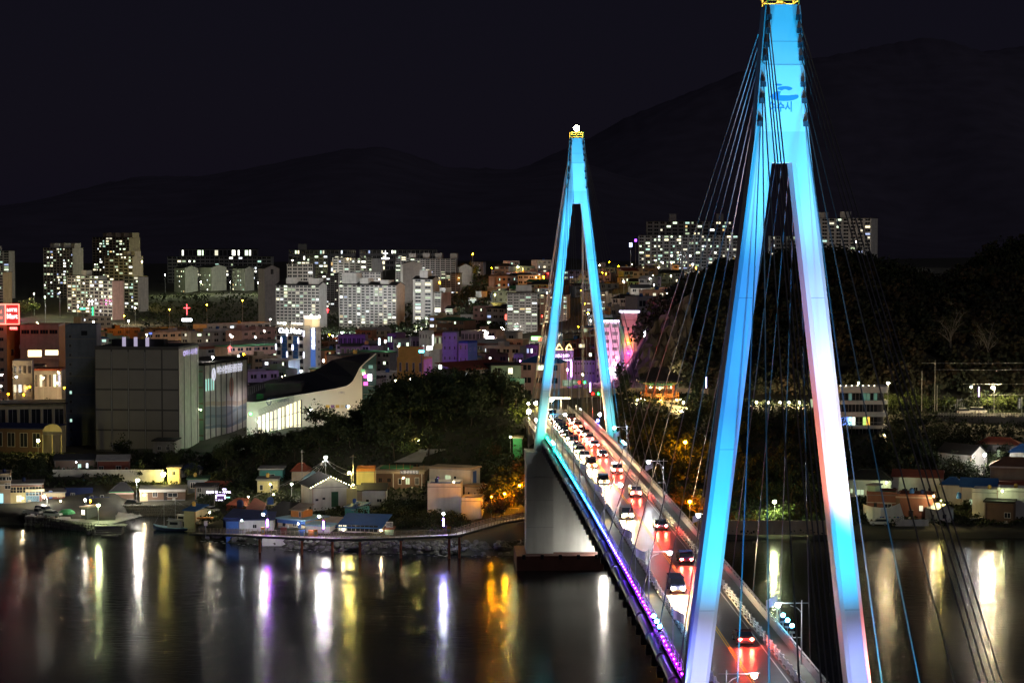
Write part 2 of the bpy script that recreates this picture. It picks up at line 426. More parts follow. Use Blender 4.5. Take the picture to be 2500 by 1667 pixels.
# hanging brackets and the service pipe along the outer edge
bm_ = MB()
for k in range(78):
    w = W0 + 5.85 * k; d = DZ(w)
    bm_.prism([(-6.6, d - .8), (-7.9, d - 1.9), (-7.9, d - 2.3), (-6.2, d - 2.2), (-4.6, d - 1.6), (-4.6, d - .9)], w - .14, w + .14)
    bm_.box(-7.95, -6.9, w - .3, w + .3, d - 3.1, d - 2.3)
    bm_.box(-6.3, -5.6, w - .5, w + .5, d - 3.3, d - 2.4)
bk = bm_.build('bracket', pm('bracket_steel', (.12, .12, .14), .6, .3, .6), bridge)
kind(bk, 'stuff')
pipe = None
for k in range(37):
    w = W0 + 11.7 * k; wa, wb = w + .8, w + 10.9
    b = MB().tube([(0, 0, 0), (0, wb - wa, DZ(wb) - DZ(wa))], .52, 10)
    for e in (.0, wb - wa): b.tube([(0, e - .12, 0), (0, e + .12, 0)], .64, 10)
    if pipe is None: pme = b.mesh('service_pipe', [pm('pipe_paint', (.5, .5, .54), .35, .15, .4)])
    pipe = put(pme, 'service_pipe', bridge, (-7.35, wa, DZ(wa) - 1.15), rot=((DZ(wb) - DZ(wa)) / (wb - wa), 0, 0))
asph = pm('asphalt', (.075, .075, .078), .34, .25, .5, bump=.08)
b = MB(); sweep(b, -4.1, 4.1, .01, .03)
road = b.build('roadway', asph, bridge)
ym, wm_ = pm('yellow_paint', (.75, .52, .03), .6, .15, 1), pm('white_paint', (.75, .75, .72), .6, .2, 1)
for u in (-.2, .06):
    b = MB(); sweep(b, u, u + .14, .034, .038); b.build('lane_marking', ym, road)
for u in (-3.7, 3.56):
    b = MB(); sweep(b, u, u + .14, .034, .038); b.build('lane_marking', wm_, road)
walkm = pm('walkway_concrete', (.3, .31, .26), .8, .2, .6)
for s in (-1, 1):
    b = MB(); sweep(b, *sorted((s * 4.38, s * 6.38)), .005, .12); b.build('walkway', walkm, bridge)
    b = MB(); sweep(b, *sorted((s * 4.12, s * 4.36)), .005, .26); b.build('kerb', M('concrete'), bridge)
# guard rails between road and walkway: curved white posts, 2.5 m apart
railm = pm('white_rail', (.78, .78, .76), .4, .1, 1)
for s in (-1, 1):
    b = MB()
    for z in (.52, .8, 1.08): sweep(b, *sorted((s * 4.17, s * 4.27)), z, z + .1)
    gr = b.build('guard_rail', railm, bridge)
    p = MB(); p.loft([[(s * x0, -.17, z), (s * x1, -.17, z), (s * x1, .17, z), (s * x0, .17, z)] if s > 0 else [(s * x1, -.17, z), (s * x0, -.17, z), (s * x0, .17, z), (s * x1, .17, z)] for x0, x1, z in [(4.13, 4.42, .26), (4.16, 4.36, .6), (4.05, 4.3, .95), (4.13, 4.36, 1.3)]])
    pm_ = p.mesh('rail_post', [railm])
    for k in range(183):
        w = W0 + 2.5 * k; put(pm_, 'rail_post', gr, (0, w, DZ(w)))
# parapets
pan = pm('parapet_panel', (.5, .5, .54), .55, .12, .4)
b = MB(); sweep(b, 6.44, 6.5, .2, 1.05); par = b.build('parapet', pan, bridge)
b = MB(); sweep(b, 6.4, 6.56, 1.25, 1.36); b.build('handrail', railm, par)
pp = MB().box(-.06, .06, -.06, .06, .95, 1.3).mesh('post', [railm])
for k in range(180): w = W0 + 2.54 * k; put(pp, 'post', par, (6.49, w, DZ(w)))
b = MB(); sweep(b, -6.54, -6.46, 1.05, 1.15); sweep(b, -6.53, -6.47, .6, .68); parl = b.build('railing', steelw, bridge)
pp2 = MB().box(-.05, .05, -.05, .05, .2, 1.1).mesh('post', [steelw])
for k in range(180): w = W0 + 2.54 * k; put(pp2, 'post', parl, (-6.5, w, DZ(w)))
# colour-changing lamps along the left edge
LEDC = [(-90, (.6, .005, 1)), (5, (.5, .005, 1)), (40, (.3, .006, 1)), (80, (.1, .01, 1)), (115, (.03, .04, 1)), (150, (.006, .16, 1)), (190, (.004, .42, 1)), (225, (.004, .8, .7)), (262, (.004, 1, .3)), (400, (.004, 1, .3))]
def ledcol(w): return tuple(itp([(a, c[i]) for a, c in LEDC], w) for i in range(3))
b = MB(); sweep(b, -6.86, -6.66, .02, .12, W0, 276); sweep(b, -7.0, -6.64, -.1, -.04, W0, 276)
ledbar = b.build('light_bar', pm('bar_paint', (.5, .5, .53), .45, .1, .5), bridge)
for k in range(153):
    w = W0 + 2.36 * k
    ci = round(w / 9)
    me = MB().ball((0, 0, 0), .1, 0, 6, 3).mesh('coloured_lamp', [em('led_%d' % ci, ledcol(ci * 9), 210)])
    put(me, 'coloured_lamp', ledbar, (-6.78, w, DZ(w) + .2))
# ------------------------------------------------------------------ pylons
pylm = pm('pylon_paint', (.66, .68, .7), .6, .1, .25, streak=.3)
panm = pm('panel_white', (.82, .83, .84), .5, .03, .3)
bluem = pm('emblem_blue', (.06, .3, .62), .6, .05, .5)
darkm = pm('anchor_steel', (.05, .06, .08), .5, .3, 1)
goldm = pm('gold_rail', (.8, .5, .06), .4, .15, 2, metal=.3)
def outer(z): return 2.5 + (83 - z) * (.1215 if z < 83 else .0748)
def inner(z): return .93 + (80.5 - z) * .1155
HD, CH = 1.7, .36
def ring(u0, u1, z):
    return [(u0 + CH, -HD, z), (u1 - CH, -HD, z), (u1, -HD + CH, z), (u1, HD - CH, z), (u1 - CH, HD, z), (u0 + CH, HD, z), (u0, HD - CH, z), (u0, -HD + CH, z)]
AZ = [93.7, 92.5, 91.2, 90.0, 87.6, 86.1, 84.0]
AW = [79, 76, 73, 70, 58, 40, 20]
AWM = [126, 110, 94, 78, 60, 40, 20]
cablem = pm('cable_sheath', (.13, .13, .145), .35, .2, 1)
def pylon(w0, sgn, near):
    b = MB()
    for s in (-1, 1):
        rs = []
        for z in (23, 36, 50, 65, 80.5):
            u0, u1 = sorted((s * inner(z), s * outer(z))); rs.append(ring(u0, u1, z))
        b.loft(rs)
    b.loft([ring(-outer(z), outer(z), z) for z in (80.5, 83, 87, 91, 94.9)])
    py = b.build('pylon', pylm, bridge, loc=(0, w0, 0))
    f = -HD - .012
    for s in (-1, 1):
        for z in (39, 54, 68):
            u0, u1 = sorted((s * inner(z), s * outer(z)))
            MB().box(u0 + CH, u1 - CH, -HD - .006, -HD + .05, z, z + .06).build('form_joint', M('grey'), py)
    for z in (85.0, 91.5): MB().box(-outer(z) + CH, outer(z) - CH, -HD - .006, -HD + .05, z + 4.4 if z < 86 else z, z + 4.46 if z < 86 else z + .06).build('form_joint', M('grey'), py)
    b = MB(); za, zb = 83.3, 89.35
    b.add([(-outer(za) + .42, f, za), (outer(za) - .42, f, za), (outer(zb) - .42, f, zb), (-outer(zb) + .42, f, zb)], [(0, 1, 2, 3)])
    b.build('sign_panel', panm, py)
    if near:
        # city emblem: leaping wave and sun over an ellipse
        e = MB()
        def ell(cx, cz, rx, rz, a0=0, a1=2 * pi, n=24): return [(cx + rx * cos(a0 + (a1 - a0) * i / n), f - .02, cz + rz * sin(a0 + (a1 - a0) * i / n)) for i in range(n + 1)]
        lo = ell(.13, 87.05 - .55, 1.32, .42, pi * .97, 2 * pi + .35); 
        e.poly(lo + [(.75, f - .02, 86.62), (.3, f - .02, 86.6), (-.15, f - .02, 86.62), (-.1, f - .02, 86.95), (-.6, f - .02, 86.98)])
        e.poly(ell(.18, 87.22, .68, .2))
        e.poly(ell(-.42, 87.56, .34, .085))
        e.build('emblem', bluem, py)
        e2 = MB(); e2.poly(ell(.2, 86.6, .5, .55, 0, pi)); o = e2.build('emblem_shell', panm, py, loc=(0, -.014, 0))
        text('여수시', .98, bluem, 'lettering', py, (-.2, f - .02, 85.5), ext=.01, width=2.1, bold=.03)
    for sg in (-1, 1):
        for z in AZ:
            for s in (-1, 1):
                u = s * (outer(z) - .33)
                MB().box(-.22, .22, -.34, .34, -.24, .24).build('anchor_block', darkm, py, loc=(u, sg * (HD + .12), z))
    r = MB()
    for u in (-1.45, 0, 1.45):
        for y in (-1.5, 1.5): r.box(u - .05, u + .05, y - .05, y + .05, 94.9, 96.3)
    for z in (95.25, 95.75, 96.22):
        for y in (-1.5, 1.5): r.box(-1.5, 1.5, y - .04, y + .04, z, z + .08)
        for u in (-1.45, 1.45): r.box(u - .04, u + .04, -1.5, 1.5, z, z + .08)
    r.build('top_railing', goldm, py)
    MB().lathe([(.5, 0), (.5, .3), (.18, .4), (.18, 1.5)], 10).build('beacon_base', goldm, py, loc=(0, 0, 94.9))
    MB().ball((0, 0, 0), .62, 0, 12, 8).build('beacon_lamp', em('beacon', (1, .9, .6), 160), py, loc=(0, 0, 97.1), smooth=True)
    # stay cables, front and back
    for i, z in enumerate(AZ):
        for s in (-1, 1):
            for d, arr in ((1, AWM), (-1, AW)):
                dirn = d * sgn; wv = w0 + dirn * arr[i]
                face = dirn * (HD + .3)
                p0 = (s * (outer(z) - .33), w0 + face, z); p1 = (s * 6.85, wv, DZ(wv) - .2)
                q = [tuple(lerp(p0[k], p1[k], t) - (.45 * 4 * t * (1 - t) * (arr[i] / 126) if k == 2 else 0) for k in range(3)) for t in (0, .25, .5, .75, 1)]
                MB().tube(q, .062, 6).build('stay_cable', cablem, bridge)
    # pier
    pb = MB(); conc = pm('pier_concrete', (.34, .35, .33), .8, .18, .25, streak=.5, bump=.1)
    for s in (-1, 1):
        u0, u1 = sorted((s * 5.3, s * 11.3)); pb.box(u0, u1, -4.2, 4.2, 3.2, 23.2)
    pb.box(-5.3, 5.3, -2.2, 2.2, 3.2, 22.4)
    pi_ = pb.build('pier', conc, bridge, loc=(0, w0, 0))
    for s in (-1, 1):
        u0, u1 = sorted((s * 5.15, s * 11.45)); MB().box(u0, u1, -4.35, 4.35, 23.2, 25.7).build('pier_cap', conc, pi_)
        for zc in (9, 15, 20): MB().box(u0 + .1, u1 - .1, -4.24, 4.24, zc, zc + .08).build('form_joint', M('midgrey'), pi_)
    MB().box(-13.6, 13.6, -8, 8, -5, 3.2).build('footing', pm('footing_paint', (.12, .045, .035), .8, .35, .4, bump=.2), pi_)
    b = MB(); [MB().box(u - .35, u + .35, -8.12, -7.9, 2.5, 3.5).build('fender', M('black'), pi_) for u in range(-12, 13, 4)]
    return py
pylon(0, 1, True)
pylon(SPAN, -1, False)
b = MB()
b.box(-7, 7, 358, 372, 15, DZ(362) - 2.35); b.build('abutment', M('concrete'), bridge)
b = MB().box(-7, 7, -90, -80, 10, DZ(-84) - 2.4); b.build('anchor_pier', M('concrete'), bridge)

# ------------------------------------------------------------------ floodlights that wash the pylons
def spot(par, name, loc, target, col, P, ang, blend=1.0, r=.25):
    l = bpy.data.lights.new(name, 'SPOT'); l.energy = P; l.color = col; l.spot_size = RAD(ang); l.spot_blend = blend; l.shadow_soft_size = r
    o = bpy.data.objects.new(name, l); COL.objects.link(o); o.location = loc
    o.rotation_euler = (Vector(target) - Vector(loc)).to_track_quat('-Z', 'Y').to_euler()
    if par: o.parent = par
    return o
CY, AZU, WHT, SAL, LAV = (.015, .5, 1), (.02, .35, 1), (.7, .9, 1), (1, .55, .42), (.5, .5, 1)
def flood_set(w0, side, s, tone, where):
    """three lamps on short posts outside the parapet, aimed at one leg of a pylon"""
    spots = [(48, .30), (66, .55), (88, 1.0)]
    for k in range(3):
        w = w0 + side * (34 + 3 * k) ; u = s * 7.3; z = DZ(w) + 1.3
        o = thing('flood_light', 'cyan floodlight %s, %s of three' % (where, ('nearest', 'middle', 'farthest')[k]), 'floodlight', BP(u, w, DZ(w)), BRZ, 'floodlights beside the bridge towers')
        MB().tube([(0, 0, -.6), (0, 0, 1.1)], .07, 6).tube([(-s * .75, 0, -.1), (0, 0, -.1)], .06, 5).build('post', steelw, o)
        MB().box(-.3, .3, -.12, .12, -.1, .1).build('bracket_arm', steelw, o, loc=(0, 0, 1.1))
        MB().lathe([(.18, -.3), (.26, 0), (.3, .12)], 10).build('lamp_housing', darkm, o, loc=(0, 0, 1.55), smooth=True)
        MB().ball((0, 0, 0), .24, 0, 8, 6).build('lamp', em('flood_glass', (.1, .6, 1), 90, sample=False), o, loc=(0, 0, 1.86))
        z_t, kf = spots[k]
        L0 = BP(u, w, z + 1.0); tgt = BP(s * (outer(z_t) + inner(z_t)) / 2 if z_t < 80 else 0, w0, z_t)
        spot(None, 'flood_beam', L0 , tgt, *tone[k])
flood_set(0, -1, -1, [(CY, 150000, 28), (AZU, 165000, 27), (CY, 300000, 19)], 'left of the road this side of the near tower')
flood_set(0, -1, 1, [(CY, 150000, 28), (AZU, 100000, 27), (CY, 300000, 19)], 'right of the road this side of the near tower')
flood_set(0, 1, -1, [(AZU, 30000, 30), (AZU, 50000, 26), (CY, 70000, 20)], 'left of the road beyond the near tower')
flood_set(0, 1, 1, [(AZU, 30000, 30), (AZU, 50000, 26), (CY, 70000, 20)], 'right of the road beyond the near tower')
flood_set(SPAN, -1, -1, [(CY, 130000, 28), (CY, 230000, 27), (CY, 320000, 20)], 'left of the road before the far tower')
flood_set(SPAN, -1, 1, [(CY, 130000, 28), (CY, 230000, 27), (CY, 320000, 20)], 'right of the road before the far tower')
# white fill on the upper right leg of the near tower and on both sign panels
spot(None, 'panel_beam', BP(0, -60, 30.5), BP(0, 0, 82.5), WHT, 90000, 13, 1)
spot(None, 'leg_beam', BP(8.6, -15, 31), BP(5.2, 0, 57), (1, .8, .74), 90000, 19, .9)
spot(None, 'leg_beam', BP(9.6, -11, 31), BP(5.6, 0, 58), SAL, 60000, 20, .9)
spot(None, 'leg_beam', BP(8.8, -24, 31), BP(4.0, 0, 69), (.85, .95, 1), 110000, 17, 1)
# spots added for the violet wash on the leg feet and the coloured chamfers
for w0_ in (0, SPAN):
    for s in (-1, 1):
        spot(None, 'foot_beam', BP(s * 7.6, w0_ - 15, 30.4), BP(s * 8.2, w0_, 33), (.3, .38, 1) if w0_ == 0 else (.05, .7, .75), 12000, 50, 1)
for s, c, P in ((1, (1, .22, .12), 80000), (-1, (.12, .16, 1), 26000)):
    spot(None, 'edge_beam', BP(s * 9.4, -1.3, 30.2), BP(s * 5.4, -.6, 58), c, P, 34, .9)
    spot(None, 'edge_beam', BP(-s * 5.4, -1.5, 30.2), BP(s * 4.0, -1.0, 58), c, P, 26, .9)
spot(None, 'panel_beam', BP(0, SPAN - 60, 31), BP(0, SPAN, 83), WHT, 40000, 14, 1)

# ------------------------------------------------------------------ street lamps, flags and traffic on the bridge
armlamp = em('bridge_lamp', (.92, .96, 1), 780)
def bridge_lamp(w, s, label):
    o = thing('street_lamp', label, 'street lamp', BP(s * 6.25, w, DZ(w)), BRZ, 'street lamps along the bridge')
    MB().tube([(0, 0, .1), (0, 0, 6.9)], .09, 7, 0, .06).build('pole', steelw, o)
    b = MB().tube([(s * .7, 0, 6.6), (-s * 2.3, 0, 6.6)], .05, 5)
    b.tube([(0, 0, 5.6), (-s * .5, 0, 6.1), (-s * 1.2, 0, 6.35)], .04, 5)
    b.build('arm', steelw, o); MB().tube([(0, 0, 3.0), (-s * 1.0, 0, 2.95)], .03, 4).build('flag_bar', steelw, o)
    MB().box(-.5, .5, -.16, .16, 0, .12).build('lamp_housing', steelw, o, loc=(-s * 2.5, 0, 6.6))
    MB().ball((0, 0, 0), .26, 0, 8, 4).build('lamp', armlamp, o, loc=(-s * 2.5, 0, 6.42))
for i, w in enumerate((22, 88, 154, 220, -44)): bridge_lamp(w, 1, 'white street lamp on the right parapet of the bridge, %s' % ('nearest beyond the near tower', 'second beyond the near tower', 'third beyond the near tower', 'nearest before the far tower', 'this side of the near tower')[i])
for i, w in enumerate((-11, 56, 122, 189, 255)): bridge_lamp(w, -1, 'white street lamp on the bridge\'s left edge, %s' % ('at the near tower\'s foot', 'first beyond the near tower', 'second beyond the near tower', 'third beyond the near tower', 'beside the far tower')[i])
for i, (w, s) in enumerate([(38, 1), (105, 1), (172, 1), (236, 1), (30, -1), (72, -1), (90, -1), (140, -1), (172, -1)]):
    o = thing('flag_pole', 'flagpole with drooping pale flag, bridge\'s %s side, %s from the near tower' % ('right' if s > 0 else 'left', ('first', 'second', 'third', 'fourth', 'first', 'second', 'third', 'fourth', 'fifth')[i]), 'flagpole', BP(s * 6.3, w, DZ(w)), BRZ, 'flags along the bridge')
    MB().tube([(0, 0, 0), (0, 0, 4.6)], .045, 6).build('pole', steelw, o)
    b = MB(); n = 6
    for k in range(n):
        x0, x1 = .05 + .2 * k, .05 + .2 * (k + 1)
        y = lambda x: .12 * sin(5 * x); dr = lambda x: .45 * x
        b.add([(-s * x0, y(x0), 4.5 - dr(x0)), (-s * x1, y(x1), 4.5 - dr(x1)), (-s * x1, y(x1), 3.5 - dr(x1)), (-s * x0, y(x0), 3.5 - dr(x0))], [(0, 1, 2, 3)])
    b.build('flag', pm('flag_cloth', (.6, .55, .72), .8, .25, 2), o)

# ------------------------------------------------------------------ vehicles
tyrem, chrom = pm('tyre', (.02, .02, .02), .8, .2, 3), pm('wheel_rim', (.4, .4, .42), .35, .1, 3, metal=.7)
def wheel_mesh():
    b = MB(); n = 12
    def rg(r, x): return [(x, r * cos(2 * pi * i / n), r * sin(2 * pi * i / n)) for i in range(n)]
    b.loft([rg(.22, -.12), rg(.33, -.12), rg(.33, .12), rg(.22, .12)], 0)
    b.loft([rg(.21, -.125), rg(.21, .125)], 1)
    return b.mesh('wheel', [tyrem, chrom])
WHEEL = wheel_mesh()
HEAD_ON, TAIL_ON = em('headlight_on', (1, .66, .28), 7000), em('taillight_on', (1, .04, .02), 2400)
HEAD_OFF, TAIL_OFF = pm('headlight_off', (.6, .6, .6), .1, .1, 4), pm('taillight_off', (.3, .02, .02), .2, .1, 4)
SHAPES = dict(
 sedan=([(-2.25, .35), (-2.3, .62), (-2.2, .86), (-1.2, .96), (1.5, 1.0), (2.25, .92), (2.3, .6), (2.25, .35)], [(-1.25, .94), (-.55, 1.4), (.75, 1.42), (1.6, .98)], 4.6, 1.8),
 suv=([(-2.2, .4), (-2.28, .7), (-2.2, 1.0), (-1.2, 1.08), (2.1, 1.12), (2.25, .9), (2.25, .4)], [(-1.15, 1.06), (-.55, 1.68), (1.7, 1.7), (2.1, 1.1)], 4.6, 1.85),
 truck=([(-2.4, .45), (-2.45, .9), (-2.4, 1.1), (-.9, 1.15), (-.9, .85), (2.5, .85), (2.5, .5)], [(-2.35, 1.08), (-2.05, 1.9), (-.95, 1.92), (-.92, 1.1)], 4.9, 1.7),
 van=([(-2.4, .4), (-2.45, .75), (-2.35, 1.05), (-1.9, 1.15), (2.4, 1.2), (2.45, .8), (2.4, .4)], [(-1.95, 1.12), (-1.45, 1.9), (2.2, 1.95), (2.38, 1.18)], 4.9, 1.85))
CARM = {}
def car(shape, paint, label, loc, rz, on=None, group=None, cat='car'):
    """nose points to local -y; on: 'head', 'tail' or None"""
    key = (shape, paint)
    body, cab, L, wd = SHAPES[shape]
    if key not in CARM:
        h = wd / 2
        pmat = pm('car_' + paint, PAL.get(paint, (.5, .5, .5)), .25, .05, 1, spec=.6)
        def pr(out, m, ins=0): # profile in y, z swept along x, upper part tucked in
            n = len(out); vs = []
            for s in (-1, 1):
                for y, z in out: vs.append((s * (h - (ins * (z > out[0][1] + .15))), y, z))
            fs = [tuple(range(n)), tuple(range(2 * n - 1, n - 1, -1))] + [(i, i + n, (i + 1) % n + n, (i + 1) % n) for i in range(n)]
            return vs, fs
        bb = MB(); bb.add(*pr(body, 0, .04))
        (a, b_, c_, d_) = cab
        bb.add(*pr([(b_[0] + .04, b_[1] - .04), (b_[0], b_[1]), (c_[0], c_[1]), (c_[0] - .04, c_[1] - .04)], 0, .18))
        if shape == 'truck':
            for x in (-h + .02, h - .06): bb.box(x, x + .04, -.85, 2.45, .86, 1.2)
            bb.box(-h + .06, h - .06, 2.41, 2.45, .86, 1.2)
        wn = MB(); wn.add(*pr([(a[0] + .02, a[1]), (b_[0] + .06, b_[1] - .05), (c_[0] - .06, c_[1] - .05), (d_[0] - .02, d_[1])], 0, .13))
        bp = MB(); bp.box(-h + .1, h - .1, -.09, 0, .4, .6)
        CARM[key] = (bb.mesh('body', [pmat]), wn.mesh('window', [glassm()]), bp.mesh('bumper', [pm('bumper', (.05, .05, .05), .6, .2, 2)]))
    o = thing({'sedan': 'car', 'suv': 'car', 'truck': 'pickup_truck', 'van': 'van'}[shape], label, cat, loc, rz, group)
    bm1, wm1, bp1 = CARM[key]
    put(bm1, 'body', o); put(wm1, 'window', o); put(bp1, 'bumper', o, (0, body[0][0], 0)); put(bp1, 'bumper', o, (0, body[-1][0] + .09, .02))
    for x in (-wd / 2 + .1, wd / 2 - .1):
        for y in (-1.42, 1.42): put(WHEEL, 'wheel', o, (x, y, .33))
    fr, bk = body[1][0], body[-2][0]
    for s in (-1, 1):
        put(lampmesh('headlight', HEAD_ON if on == 'head' else HEAD_OFF, .17, -1), 'headlight', o, (s * (wd / 2 - .3), fr - .03, .72))
        put(lampmesh('taillight', TAIL_ON if on == 'tail' else TAIL_OFF, .15, 1), 'taillight', o, (s * (wd / 2 - .26), bk + .03, .78))
    return o
LMS = {}
def lampmesh(nm, mt, r, d):
    k = (nm, mt.name)
    if k not in LMS:
        LMS[k] = MB().loft([[(r * 1.1 * cos(2 * pi * i / 8), d * y, r * .8 * sin(2 * pi * i / 8)) for i in range(8)] for y, r in ((-.03, r), (.03, r), (.06, r * .6))]).mesh(nm, [mt])
    return LMS[k]
ORD = ['first', 'second', 'third', 'fourth', 'fifth', 'sixth', 'seventh', 'eighth', 'ninth', 'tenth', 'eleventh', 'twelfth', 'thirteenth', 'fourteenth', 'fifteenth', 'sixteenth', 'seventeenth', 'eighteenth', 'nineteenth', 'twentieth']
PA = ['white', 'black', 'midgrey', 'steel', 'navy', 'redbrown']
PN = dict(white='white', black='black', midgrey='dark grey', steel='silver', navy='navy', redbrown='dark red')
for i, w in enumerate((66, 132, 178, 206, 222, 234, 245, 255, 265, 275, 285, 295, 305, 315, 325, 335)):
    sh, pa = rnd.choice(['sedan', 'suv', 'sedan', 'van']), rnd.choice(PA)
    car(sh, pa, '%s %s with headlights on, %s oncoming vehicle from the near tower' % (PN[pa], {'suv': 'sport utility car'}.get(sh, sh), ORD[i]), BP(-1.95 + rnd.uniform(-.15, .15), w, DZ(w) + .03), BRZ, 'head', 'oncoming cars on the bridge')
for i, w in enumerate((34, 88, 120, 160, 196, 226, 248, 262, 274, 286, 298, 310, 322)):
    sh, pa = rnd.choice(['sedan', 'suv', 'sedan', 'van']), rnd.choice(PA)
    car(sh, pa, '%s %s with tail lights on, %s departing vehicle from the near tower' % (PN[pa], {'suv': 'sport utility car'}.get(sh, sh), ORD[i]), BP(1.95 + rnd.uniform(-.15, .15), w, DZ(w) + .03), BRZ + pi, 'tail', 'cars leaving over the bridge')
# ================================================================== builders for houses, blocks, lamps, signs
def block(label, cat, px0, pxm, px1, ytop, Y, floors, cols, wall='offwhite', roof='parapet', roofm='roofdark', lit=.25, group=None, name='building',
          depth=None, base=None, wf=.62, hf=.5, relief=0., side='R', sidecols=0, frame='white', mull=1, trim=None, indiv=None, ridge=1.6, machine=(), wins=None, foot=True, over=.35, skip=(), litset=None, sidewall=None, tr=0, seed=None):
    """A box of storeys. px0-pxm is the front and pxm-px1 the end wall seen to its right (side 'R'), or px0-pxm the end wall and pxm-px1 the front (side 'L')."""
    k = Y / F
    sw = (px1 - pxm) * k if side == 'R' else (pxm - px0) * k
    fwp = (pxm - px0) * k if side == 'R' else (px1 - pxm) * k
    if depth is None: depth = 11.0
    K = -(px1 - 1250) / F if side == 'R' else (px0 - 1250) / F     # how much of the end wall plain perspective already shows
    if sw > 1e-6:
        if sw / depth > .8: depth = sw / .8
        a = asin(min(.95, sw / depth / math.sqrt(1 + K * K))) - atan(K)
    else: a = 0.
    fw = fwp / cos(a)
    c = W(pxm, ytop, Y); rz = -a if side == 'R' else a
    x0, x1 = (-fw, 0) if side == 'R' else (0, fw)
    mid = Matrix.Rotation(rz, 4, 'Z') @ Vector(((x0 + x1) / 2, depth / 2, 0))
    if base is None:
        base = min(G(c.x + q.x, Y + q.y) for q in (Matrix.Rotation(rz, 4, 'Z') @ Vector(p) for p in ((x0, 0, 0), (x1, 0, 0), (x0, depth, 0), (x1, depth, 0)))) - .4
    h = c.z - base
    if foot: FOOT.append((c.x + mid.x, Y + mid.y, max(fw, depth) * .5))
    o = thing(name, label, cat, (c.x, Y, base), rz, group)
    o['_dim'] = 0; del o['_dim']
    r2 = random.Random(seed if seed is not None else hash((round(px0), round(ytop), floors)) & 0xffff)
    wm = M(wall); cw = fw / max(1, cols); fh = h / max(1, floors)
    b = MB()
    if relief:
        b.box(x0, x1, relief, depth, 0, h)
        pw = cw * (1 - wf)
        for i in range(cols + 1):
            xa = x0 + i * cw - pw / 2; xb = xa + pw
            b.box(max(x0, xa), min(x1, xb), 0, relief + .01, 0, h - .004)
        for j in range(floors + 1):
            za, zb = max(0, j * fh - fh * .12), min(h - .008, j * fh + fh * (1 - hf) * .72)
            b.box(x0 + .004, x1 - .004, .07, relief + .02, za, zb)
    else:
        b.box(x0, x1, 0, depth, 0, h)
    wl = b.build('wall', [wm], o)
    if sidewall:
        s_ = MB(); xs = x1 if side == 'R' else x0; sg = 1 if side == 'R' else -1
        s_.box(*sorted((xs + sg * .004, xs + sg * .05)), .0, depth, 0, h - .01); s_.build('end_wall', M(sidewall), o)
    # roof
    rm = M(roofm)
    b = MB()
    if roof == 'parapet':
        b.box(x0 + .2, x1 - .2, .2, depth - .2, h, h + .06, 0); b.build('roof', rm, o)
        b = MB(); p = .18; hh = .75
        for q in ((x0, x1, 0, p), (x0, x1, depth - p, depth)): b.box(*q, h + .0, h + hh)
        for q in ((x0, x0 + p), (x1 - p, x1)): b.box(*q, p, depth - p, h, h + hh)
        b.build('parapet', [M(trim) if trim else wm], o)
    elif roof == 'slab':
        b.box(x0 - over, x1 + over, -over, depth + over, h, h + .35); b.build('roof', rm, o)
    elif roof == 'gable':      # ridge along the front
        b.prism([(-over, -.12), (depth / 2, ridge), (depth + over, -.12), (depth + over, .1), (depth / 2, ridge + .26), (-over, .1)], x0 - over, x1 + over)
        b.v = [(y, x, z + h) for x, y, z in b.v]; b.build('roof', rm, o)
        e = MB(); e.prism([(0, 0), (depth, 0), (depth / 2, ridge)], x0 + .05, x1 - .05); e.v = [(y, x, z + h) for x, y, z in e.v]; e.build('gable', [wm], o)
    elif roof == 'gablefront':  # gable facing out
        xm = (x0 + x1) / 2
        b.prism([(x0 - over, -.12), (xm, ridge), (x1 + over, -.12), (x1 + over, .1), (xm, ridge + .26), (x0 - over, .1)], -over, depth + over)
        b.v = [(x, y, z + h) for x, y, z in b.v]; b.build('roof', rm, o)
        e = MB(); e.prism([(x0, 0), (x1, 0), (xm, ridge)], .05, depth - .05); e.v = [(x, y, z + h) for x, y, z in e.v]; e.build('gable', [wm], o)
    elif roof == 'hip':
        i = min(depth, fw) * .42; y0, y1 = -over, depth + over; a0, a1 = x0 - over, x1 + over
        b.add([(a0, y0, h), (a1, y0, h), (a1, y1, h), (a0, y1, h), (a0 + i, depth / 2, h + ridge), (a1 - i, depth / 2, h + ridge)],
              [(0, 1, 5, 4), (1, 2, 5), (2, 3, 4, 5), (3, 0, 4), (3, 2, 1, 0)]); b.build('roof', rm, o)
        e = MB().tube([(a0, y0, h + .05), (a0 + i, depth / 2, h + ridge + .08), (a1 - i, depth / 2, h + ridge + .08), (a1, y0, h + .05)], .16, 5); e.build('ridge_tile', rm, o)
    elif roof == 'shed':
        b.add([(x0 - over, -over, h - .05), (x1 + over, -over, h - .05), (x1 + over, depth + over, h + ridge), (x0 - over, depth + over, h + ridge),
               (x0 - over, -over, h + .12), (x1 + over, -over, h + .12), (x1 + over, depth + over, h + ridge + .17), (x0 - over, depth + over, h + ridge + .17)],
              [(3, 2, 1, 0), (4, 5, 6, 7), (0, 1, 5, 4), (1, 2, 6, 5), (2, 3, 7, 6), (3, 0, 4, 7)]); b.build('roof', rm, o)
    for (fx, w_, hh) in machine:
        xc = lerp(x0, x1, fx); mb = MB().box(xc - w_ / 2, xc + w_ / 2, depth * .15, depth * .75, h + .06, h + hh); mb.box(xc - w_ / 2 - .2, xc + w_ / 2 + .2, depth * .15 - .2, depth * .75 + .2, h + hh, h + hh + .25)
        mb.build('machine_room', [M(trim) if trim else wm], o)
    # windows
    yw = relief * .72 if relief else -.02
    if indiv is None: indiv = Y < 1000
    dark = MB()
    ww, wh = max(.6, cw * wf * .96), max(.6, fh * hf)
